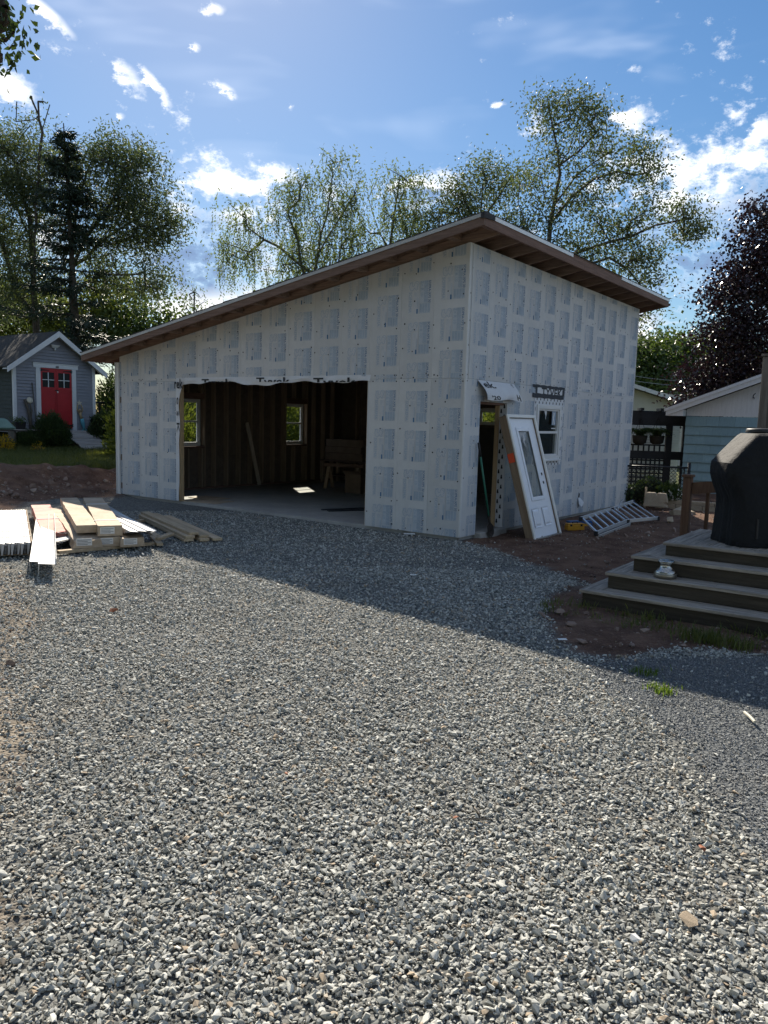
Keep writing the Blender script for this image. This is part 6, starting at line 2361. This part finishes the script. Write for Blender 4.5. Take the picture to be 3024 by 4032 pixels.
# spruce
sY = 31.0
r_ = np.random.default_rng(5)
top = at(250, 485, sY)
bx, by = top[0], top[1]
bz = float(height(bx, by)) - 0.1
sp_t = thing('spruce_tree', 'dark pointed spruce with drooping branches between the willows', 'tree', (bx, by, bz))
HS = top[2] - bz
MB().tube([(0.25 * (1 - f_) * 2, 0, HS * f_) for f_ in np.linspace(0, 1, 12)], [0.20 * (1 - f_) + 0.02 for f_ in np.linspace(0, 1, 12)], 8).build('trunk', bark, sp_t, smooth=True)
parts = []
bm_ = MB()
zz = 3.0
while zz < HS - 0.2:
    f_ = zz / HS
    reach = np.interp(f_, [0.2, 0.45, 0.62, 0.72, 0.85, 1.0], [2.9, 2.2, 1.25, 1.45, 0.75, 0.12])
    for k in range(r_.integers(4, 7)):
        a = r_.uniform(0, 6.283)
        L_ = reach * r_.uniform(0.65, 1.15)
        if f_ < 0.6 and r_.random() < 0.25:
            continue
        m = 14
        q = np.linspace(0.05, 1, m)
        rise = 0.18 if f_ > 0.85 else -0.12
        P_ = np.stack([0.5 * (1 - f_) + math.cos(a) * L_ * q, math.sin(a) * L_ * q, zz + rise * L_ * q + 0.12 * L_ * q ** 2.5], 1)
        bm_.tube([P_[0], P_[m // 2], P_[-1]], [0.035, 0.02, 0.008], 4, cap=False)
        n_ = int(26 + 95 * L_)
        idx = r_.integers(0, m, n_)
        c_ = P_[idx] + r_.normal(size=(n_, 3)) * np.array([0.09, 0.09, 0.05]) * (1 + 0.6 * L_ * (1 - q[idx]))[:, None]
        d = np.stack([np.full(n_, math.cos(a)), np.full(n_, math.sin(a)), np.full(n_, -0.45)], 1) + r_.normal(size=(n_, 3)) * 0.6
        parts.append(leaf_quads(c_, d, r_.normal(size=(n_, 3)) + np.array([0, 0, 1.5]), r_.uniform(0.14, 0.34, n_), r_.uniform(0.03, 0.07, n_)))
    zz += 0.30 if f_ > 0.6 else 0.42
bm_.build('branch_wood', bark, sp_t)
leaf_object('crown', parts, needle, sp_t)

# --- sunny trees further back on the left
for i, (ells, tr_, lb, sd_, lm) in enumerate((
        ([(60, 1240, 170, 110), (-80, 1180, 140, 130)], [(40, 1480), (50, 1250)], 'sunlit yellow-green tree low behind the left willow', 21, leaf_sun),
        ([(300, 1270, 170, 90), (420, 1210, 110, 90)], [(330, 1480), (330, 1260)], 'sunlit green tree behind the shed roof', 22, leaf_sun),
        ([(590, 1260, 110, 90), (680, 1290, 70, 70), (500, 1320, 110, 80)], [(580, 1480), (590, 1280)], 'sunlit green tree between the shed and garage roof', 23, leaf_mid))):
    tree('broadleaf_tree', lb, 'tree', 44.0, [tr_], ells, 4.0, 'cluster', lm, bark, sd_, 'sunny trees behind the shed', ll=0.22, lw=0.12, per=70, rad=0.75, shell=0.3)
tree('weeping_sapling', 'small weeping tree top peeking over the low end of the garage roof', 'tree', 36.0, [[(770, 1450), (768, 1250), (765, 1150)]],
     [(765, 1150, 40, 25), (745, 1190, 25, 25), (790, 1190, 25, 25)], 26, 'strand', leaf_willow, bark, 24, ll=0.13, lw=0.035, strands=4, lmin=0.4, lmax=1.1, per=10, rad=0.2)

# --- weeping willows behind the garage
tree('weeping_willow', 'broad weeping willow behind the middle of the garage roof', 'tree', 34.0,
     [[(1200, 1450), (1215, 1200), (1250, 1010), (1285, 850), (1310, 680)], [(1215, 1150), (1170, 950), (1130, 830)], [(1235, 1080), (1100, 980), (980, 900)], [(1250, 1000), (1330, 870), (1400, 760)], [(1240, 1150), (1330, 1060), (1350, 900)]],
     [(1340, 650, 90, 45), (1250, 720, 110, 60), (1400, 720, 80, 60), (1130, 760, 90, 60), (1030, 840, 90, 60), (920, 850, 70, 60), (890, 960, 45, 60), (1200, 860, 130, 70), (1330, 860, 120, 80), (1080, 980, 140, 70), (960, 1030, 70, 60), (1230, 1010, 130, 80), (1400, 960, 90, 90), (1120, 1090, 110, 50)],
     6.2, 'strand', leaf_willow, bark_grey, 31, 'willows behind the garage', ll=0.15, lw=0.042, strands=10, lmin=0.6, lmax=1.8, per=70, rad=0.35, step=0.085)
tree('weeping_willow', 'smaller weeping willow right of the broad one, behind the garage roof', 'tree', 35.0,
     [[(1520, 1450), (1510, 1150), (1535, 950), (1560, 800), (1575, 690)], [(1510, 1100), (1600, 960), (1640, 840)], [(1530, 980), (1470, 850), (1450, 780)]],
     [(1570, 680, 60, 40), (1620, 720, 70, 50), (1500, 740, 60, 55), (1560, 800, 100, 60), (1660, 820, 60, 60), (1480, 890, 80, 80), (1600, 920, 100, 80), (1690, 920, 60, 70), (1530, 1020, 120, 60)],
     6.2, 'strand', leaf_willow, bark_grey, 32, 'willows behind the garage', ll=0.15, lw=0.042, strands=9, lmin=0.5, lmax=1.5, per=70, rad=0.35, step=0.085)
tree('acacia_tree', 'loose leafy tree behind the roof peak, left of the tall one', 'tree', 33.0,
     [[(1900, 1400), (1890, 1000), (1890, 860), (1900, 730)], [(1890, 900), (1830, 800), (1800, 720)], [(1890, 880), (1960, 780), (2010, 700)]],
     [(1895, 690, 60, 55), (1850, 760, 90, 60), (1790, 740, 60, 50), (1960, 760, 70, 60), (2000, 700, 40, 40), (1780, 850, 80, 70), (1900, 850, 110, 70), (1720, 890, 70, 60), (2010, 840, 70, 80)],
     5.0, 'cluster', leaf_grey, bark, 33, None, ll=0.14, lw=0.05, per=80, rad=0.42, shell=0.4)
tree('acacia_tree', 'tall open tree with a long branch reaching right behind the roof', 'tree', 29.0,
     [[(2160, 1450), (2150, 1050), (2165, 890), (2185, 770), (2205, 690), (2195, 590), (2180, 500), (2160, 420)],
      [(2165, 880), (2260, 760), (2340, 700), (2430, 680), (2500, 690)], [(2150, 1040), (2330, 980), (2480, 930), (2580, 890), (2660, 870), (2720, 860)],
      [(2200, 650), (2280, 590), (2350, 520)], [(2150, 1000), (2080, 900), (2040, 800)], [(2170, 1100), (2400, 1010), (2470, 1060), (2520, 1120)], [(2700, 865), (2690, 930)], [(2190, 800), (2270, 690), (2400, 600)], [(2160, 1180), (2400, 1250), (2530, 1240)]],
     [(2150, 430, 45, 40), (2230, 430, 70, 45), (2330, 460, 40, 45), (2200, 510, 80, 50), (2310, 540, 80, 55), (2180, 600, 60, 40), (2400, 600, 60, 50), (2520, 600, 50, 50), (2480, 660, 90, 50), (2570, 680, 30, 40), (2300, 660, 80, 50),
      (2100, 720, 70, 60), (2220, 760, 80, 50), (2350, 760, 110, 60), (2120, 820, 100, 70), (2260, 880, 110, 70), (2400, 860, 100, 55), (2520, 830, 70, 50), (2060, 900, 90, 70), (2200, 960, 120, 60), (2380, 960, 110, 60), (2520, 930, 70, 50),
      (2700, 840, 45, 35), (2740, 880, 30, 30), (2690, 920, 25, 45), (2480, 1020, 80, 60), (2300, 1050, 120, 50), (2540, 1110, 50, 60), (2560, 1010, 40, 40), (2530, 1260, 35, 70)],
     5.6, 'cluster', leaf_grey, bark, 34, None, ll=0.14, lw=0.048, per=66, rad=0.36, shell=0.35, tip=0.013)

# --- far green wood on the right and copper maple
for i, (ells, tr_, lb) in enumerate((([(2530, 1450, 90, 110), (2560, 1380, 60, 60), (2480, 1500, 110, 110)], [(2540, 1700), (2540, 1450)], 'dense green tree touching the right side of the garage wall'),
                                     ([(2660, 1430, 90, 100), (2640, 1370, 55, 45), (2720, 1480, 90, 90)], [(2660, 1700), (2660, 1440)], 'dense green tree left of the copper maple'),
                                     ([(2850, 1430, 130, 110)], [(2850, 1700), (2850, 1440)], 'dense green tree mostly hidden behind the copper maple'))):
    tree('dense_tree', lb, 'tree', 58.0 + 3 * i, [tr_], ells, 3.2, 'cluster', leaf_mid, bark, 41 + i, 'green trees behind the neighbours', ll=0.30, lw=0.16, per=85, rad=0.85, shell=0.45)
tree('copper_maple', 'copper maple with dark purple leaves behind the blue outbuilding', 'tree', 28.0,
     [[(3080, 1700), (3070, 1400), (3060, 1100), (3040, 900)], [(3070, 1450), (2920, 1350), (2820, 1420)], [(3060, 1250), (2950, 1130), (2900, 1080)], [(3065, 1500), (2900, 1500), (2780, 1560)]],
     [(3040, 850, 80, 80), (3010, 950, 90, 80), (2950, 1010, 60, 60), (3060, 1080, 140, 110), (2930, 1110, 90, 80), (2900, 1210, 110, 90), (3040, 1250, 150, 120), (2870, 1330, 120, 90), (2980, 1400, 150, 110), (2820, 1450, 110, 80), (2760, 1530, 80, 55), (2930, 1530, 150, 80), (2720, 1590, 50, 30), (3080, 1500, 100, 120)],
     7.5, 'cluster', leaf_purple, bark, 51, None, ll=0.13, lw=0.075, per=105, rad=0.40, shell=0.5)

# --- big tree at the left of the drive: only its outer twigs hang into the top left corner of the view
def sky_screen_tree(name, label, x, y, crown_r, crown_z, crown_h, seed, group=None, limbs=(), lm=leaf_dark):  # large dense crown, shaped to hold sky light off the garage front
    r = np.random.default_rng(seed)
    bz = float(height(x, y))
    o = thing(name, label, 'tree', (x, y, bz), 0, group)
    n_ = 210
    d = unit(r.normal(size=(n_, 3)))
    tg = np.array([0, 0, crown_z]) + d * (0.35 + 0.65 * r.random((n_, 1)) ** 0.5) * np.array([crown_r, crown_r, crown_h])
    path = [[np.array([0, 0, -0.1]), np.array([0.1, 0, crown_z * 0.35]), np.array([0, 0.1, crown_z * 0.7]), np.array([0.1, 0, crown_z + crown_h * 0.5])]]
    extra_t = [np.array(q) - np.array([x, y, bz]) for q in limbs]
    if extra_t:
        path.append([np.array([0, 0.1, crown_z * 0.7])] + [at(-420, -260, 6.3) - np.array([x, y, bz]), at(-70, -130, 6.1) - np.array([x, y, bz])])
    allt = np.concatenate([tg, np.array(extra_t)]) if extra_t else tg
    nodes, par, rd = skeleton(r, path, allt, 0.010, 0.52, 0.6 if not extra_t else 0.3)
    wood_mesh('trunk', nodes, par, rd, bark, o)
    parts = [cluster_leaves(r, tg, 190, 0.8, 0.20, 0.13, 0.6, 0.8)]
    if extra_t:
        parts.append(cluster_leaves(r, np.array(extra_t), 24, 0.085, 0.060, 0.040, 0.9, 1.0))
    leaf_object('crown', parts, lm, o)
    return o


tips = [at(u, v, 6.0 + dy) for u, v, dy in ((20, 30, .1), (40, 80, 0), (10, 110, .2), (55, 125, 0), (20, 160, .1), (5, 215, 0), (0, 240, .2), (-60, 60, .3), (-90, 150, .1), (-120, 20, .4), (-150, 240, 0), (-60, 230, .2), (-200, 120, .3))]
sky_screen_tree('overhanging_tree', 'leafy twigs of a near tree hanging in at the top left corner', -12.5, 2.0, 6.2, 8.2, 4.8, 61, limbs=tips)
sky_screen_tree('sky_screen_tree', 'dark tree added behind the viewer to block sky light, left one, outside the view', -8.0, -5.5, 6.0, 7.6, 5.4, 62, 'trees added behind the viewer', lm=leaf_mid)  # added out of view to darken the front wall
sky_screen_tree('sky_screen_tree', 'dark tree added behind the viewer to block sky light, right one, outside the view', -0.5, -11.0, 6.2, 7.8, 5.4, 63, 'trees added behind the viewer')  # second added tree, unseen, also blocks sky light

# --- shrubs by the shed
def bush(name, label, c, rx, ry, rz, m, seed, n=9000, ll=0.07, lw=0.025, cat='shrub', group=None, up=0.6):
    r = np.random.default_rng(seed)
    o = thing(name, label, cat, c, 0, group)
    d = unit(r.normal(size=(n, 3)))
    d[:, 2] = np.abs(d[:, 2])
    rr = r.random(n) ** 0.4
    lump = 1 + 0.13 * np.sin(d[:, 0] * 7 + seed) * np.cos(d[:, 1] * 6 + d[:, 2] * 5) + r.normal(0, 0.05, n)
    p_ = d * (rr * lump)[:, None] * np.array([rx, ry, rz])
    dr = d + r.normal(size=(n, 3)) * 0.5
    dr[:, 2] += up
    leaf_object('foliage', [leaf_quads(p_, dr, r.normal(size=(n, 3)), ll * r.uniform(0.6, 1.5, n), lw * r.uniform(0.7, 1.3, n))], m, o)
    mb = MB()
    for k in range(9):
        a = r.uniform(0, 6.283)
        mb.tube([(0.05 * math.cos(a), 0.05 * math.sin(a), -0.1), (rx * .5 * math.cos(a), ry * .5 * math.sin(a), rz * .7)], [0.014, 0.005], 5)
    mb.build('stems', bark, o)
    return o


def shed_ground(x, y):
    p_ = on_shed(x, y, 0)
    return np.array([p_[0], p_[1], float(height(p_[0], p_[1]))])


bush('shrub', 'dark green shrub in front of the left half of the shed doors', shed_ground(0.55, 0.98), 0.62, 0.68, 1.02, leaf_dark, 71, 15000, 0.09, 0.028, group='shrubs by the shed')
bush('shrub', 'dark green shrub at the right corner of the shed', shed_ground(0.35, 3.15), 0.60, 0.62, 1.05, leaf_dark, 72, 15000, 0.09, 0.028, group='shrubs by the shed')
bush('shrub', 'lower ragged green growth left of the door shrub', shed_ground(0.6, 0.15), 0.45, 0.5, 0.5, leaf_dark, 73, 5000, group='shrubs by the shed')
bush('wild_shrub', 'loose wild bush in front of the pipe fence right of the shed', shed_ground(-0.9, 4.6), 0.9, 1.3, 2.5, leaf_mid, 74, 14000, 0.11, 0.04, group='wild bushes by the fence')
bush('wild_shrub', 'taller wild bush at the far end of the pipe fence', shed_ground(-1.4, 7.4), 1.0, 1.6, 2.8, leaf_sun, 75, 14000, 0.12, 0.04, group='wild bushes by the fence')
for i, (s0, t0, rz, lb) in enumerate(((14.5, 5.2, 2.4, 'wild bush seen through the left pane of the near garage window'), (16.5, 7.6, 2.9, 'wild bush seen through the right pane of the near garage window'),
                                      (14.0, 10.6, 2.6, 'wild bush seen through the farther garage window, left one'), (16.0, 13.2, 3.0, 'wild bush seen through the farther garage window, right one'),
                                      (6.2, 13.5, 3.0, 'wild bush seen through the window above the side doorway'), (8.6, 15.0, 3.0, 'wild bush hidden behind the middle of the garage'))):
    q_ = bl(s0, t0, 0)
    bush('wild_shrub', lb, (q_[0], q_[1], float(height(q_[0], q_[1]))), 1.5, 1.5, rz, (leaf_sun, leaf_mid)[i % 2], 760 + i, 9000, 0.14, 0.06, group='wild bushes by the fence')
bush('goldenrod', 'yellow flowering goldenrod at the left edge before the shed', shed_ground(1.1, -0.95), 0.35, 0.35, 0.55, yellow_f, 77, 700, 0.05, 0.035, 'flower')
bush('goldenrod', 'small yellow goldenrod on the lawn right of the larger one', shed_ground(1.6, -0.1), 0.25, 0.3, 0.35, yellow_f, 78, 160, 0.04, 0.03, 'flower')
leaf_object('greens', [cluster_leaves(np.random.default_rng(79), np.array([[0, 0, 0.28], [0.05, 0.1, 0.26], [0, -0.1, 0.27]]), 90, 0.09, 0.08, 0.03, 0.0)], leaf_mid, planter_root)

# --- hanging ferns, climber and flowers at the right
for i, (u, v, lb) in enumerate(((545, 690, 'left hanging fern basket under the dark trellis beam'), (660, 690, 'right hanging fern basket under the dark trellis beam'))):
    c_ = at(2200 + u * .5877, 1300 + v * .5877, 20.9)
    o = thing('fern_basket', lb, 'hanging basket', c_, 0, 'hanging fern baskets')
    MB().lathe([(0.10, -0.30), (0.17, -0.26), (0.20, -0.08), (0.19, -0.06), (0.0, -0.06)], 16).build('basket', mat('basket%d' % i, (0.03, 0.025, 0.02), 0.9, 0.2, 12), o, smooth=True)
    MB().tube([(0.18, 0, -0.06), (0, 0, 0.42)], 0.006, 4).tube([(-0.18, 0, -0.06), (0, 0, 0.42)], 0.006, 4).tube([(0, 0.18, -0.06), (0, 0, 0.42)], 0.006, 4).build('hanger', blackm, o)
    r = np.random.default_rng(80 + i)
    parts = []
    for k in range(80):
        a, L_ = r.uniform(0, 6.283), r.uniform(0.28, 0.60)
        q = np.linspace(0.05, 1, 12)
        P_ = np.stack([math.cos(a) * L_ * q, math.sin(a) * L_ * q, -0.05 + 0.45 * L_ * np.sin(q * 2.4) - 0.35 * L_ * q ** 2], 1)
        for s2 in (-1, 1):
            d = np.tile([-math.sin(a) * s2, math.cos(a) * s2, -0.3], (12, 1)) + r.normal(size=(12, 3)) * 0.2
            parts.append(leaf_quads(P_, d, np.tile([0, 0, 1.0], (12, 1)) + r.normal(size=(12, 3)) * .2, 0.12 * (1.15 - q), np.full(12, 0.03)))
    leaf_object('fronds', parts, leaf_mid, o)
r = np.random.default_rng(90)
cl = thing('climber', 'leafy climber covering the lower chain-link fence', 'climbing plant', (6.2, 18.0, 0.05))
n_ = 5200
x = r.uniform(-0.85, 0.62, n_)
top_ = 0.44 + 0.12 * np.sin(x * 5 + 1) - 0.35 * np.clip((x - 0.1) / 0.5, 0, 1)
z = r.random(n_) ** 0.8 * top_
p_ = np.stack([x, 0.12 + r.normal(0, 0.09, n_) - 0.15 * (1 - z), z], 1)
d = r.normal(size=(n_, 3)) + np.array([0, -0.6, -0.5])
leaf_object('foliage', [leaf_quads(p_, d, r.normal(size=(n_, 3)) + np.array([0, -1.5, .5]), r.uniform(0.06, 0.12, n_), r.uniform(0.05, 0.085, n_))], leaf_mid, cl)
st_m = MB()
for k in range(7):
    xx = -0.8 + 0.22 * k
    st_m.tube([(xx, 0.1, -0.1), (xx + 0.06, 0.09, 0.3), (xx - 0.02, 0.1, 0.55)], [0.012, 0.009, 0.004], 5)
st_m.build('stems', bark, cl)
bush('flower_clump', 'green clump with white flowers at the foot of the fence post', np.array([6.55, 17.65, 0.12]), 0.32, 0.25, 0.38, leaf_mid, 91, 1500, 0.08, 0.035, 'flowers')
bush('white_flowers', 'cluster of small white flowers by the fence post', np.array([6.58, 17.50, 0.14]), 0.36, 0.16, 0.22, white_f, 92, 110, 0.05, 0.045, 'flowers')

# --- lawn
def tuft(name, seed, blades, h, m, wide=0.010, spread=0.05):
    r = np.random.default_rng(seed)
    V, Q = [], []
    b = 0
    for k in range(blades):
        a = r.uniform(0, 6.283)
        L_ = h * r.uniform(0.55, 1.25)
        o_ = np.array([r.normal(0, spread), r.normal(0, spread), 0])
        bend = r.uniform(0.15, 0.7) * L_
        sd = np.array([-math.sin(a), math.cos(a), 0]) * wide / 2
        di = np.array([math.cos(a), math.sin(a), 0])
        p0, p1, p2 = o_, o_ + di * bend * 0.35 + np.array([0, 0, L_ * 0.6]), o_ + di * bend + np.array([0, 0, L_])
        V += [p0 - sd, p0 + sd, p1 + sd * .8, p1 - sd * .8, p2 + sd * .15, p2 - sd * .15]
        Q += [(b, b + 1, b + 2, b + 3), (b + 3, b + 2, b + 4, b + 5)]
        b += 6
    me = np_mesh(name, np.array(V), np.array(Q))
    me.materials.append(m)
    return me


tufts = [tuft('grass_tuft', 300 + i, 12, 0.11, grass_m, 0.012, 0.06) for i in range(6)]
n_ = 60000
s = rng.uniform(10.6, 18.9, n_)
tt = rng.uniform(-5.5, 12, n_)
xy = C0[None, :] + s[:, None] * D1 + tt[:, None] * D2
x, y = xy[:, 0], xy[:, 1]
k = rng.random(n_) < masks(x, y)[3] * 0.75
x, y = x[k], y[k]
scatter('lawn_grass', np.stack([x, y, height(x, y) - 0.005], 1), rng.uniform(0.6, 1.5, len(x)), tufts, tilt=0.12, label='short rough grass on the bank below the shed', cat='grass')
# weeds standing in the gravel
for i, (u, v, sz, lb, m_) in enumerate(((1392, 1458, 0.55, 'small bright green weed nearer the deck steps', weed_m), (1428, 1497, 0.62, 'larger bright green weed patch on the fine gravel', weed_m),
                                    (1500, 1385, 0.70, 'ragged grass tuft in front of the lowest step, left one', grass_m), (1545, 1392, 0.75, 'ragged grass tuft in front of the lowest step, middle one', grass_m),
                                    (1600, 1405, 0.65, 'ragged grass tuft in front of the lowest step, right one', grass_m), (1345, 1292, 0.45, 'small weed at the bottom step riser', grass_m), (1435, 1330, 0.5, 'thin weed against the bottom step riser', grass_m))):
    g_ = gnd(u * K, v * K, -0.07)
    me = tuft('weed', 400 + i, 90 if sz < 0.7 else 120, 0.11 * (0.7 if v > 1440 else 1.25), m_, 0.011, 0.075 if v > 1440 else 0.10)
    o = thing('weed', lb, 'weed', (g_[0], g_[1], float(height(g_[0], g_[1]))), 0, 'weeds in the gravel')
    ob_ = link('leaves', me, m_, o)
    ob_.scale = (sz * 1.25, sz * 1.25, sz * 1.1)
n_ = 420
x, y = wedge(9000, 6.0, 9.5, 10, 34)
fm = masks(x, y)
k = (fm[0] > 0.5)
x, y = x[k][:1500], y[k][:1500]
near_step = np.abs(-(x - D0[0]) * D1[0] * 0 + ((x - D0[0]) * D2[0] + (y - D0[1]) * D2[1]) + 0.28) < 0.28
x, y = x[near_step], y[near_step]
kk = rng.random(len(x)) < np.clip(0.25 + 0.9 * fbm(x, y, 0.5, 7), 0, 1)
x, y = x[kk], y[kk]
scatter('sparse_grass', np.stack([x, y, height(x, y)], 1), rng.uniform(0.3, 0.9, len(x)), tufts[:4], tilt=0.2, label='sparse grass growing along the foot of the deck steps', cat='grass')
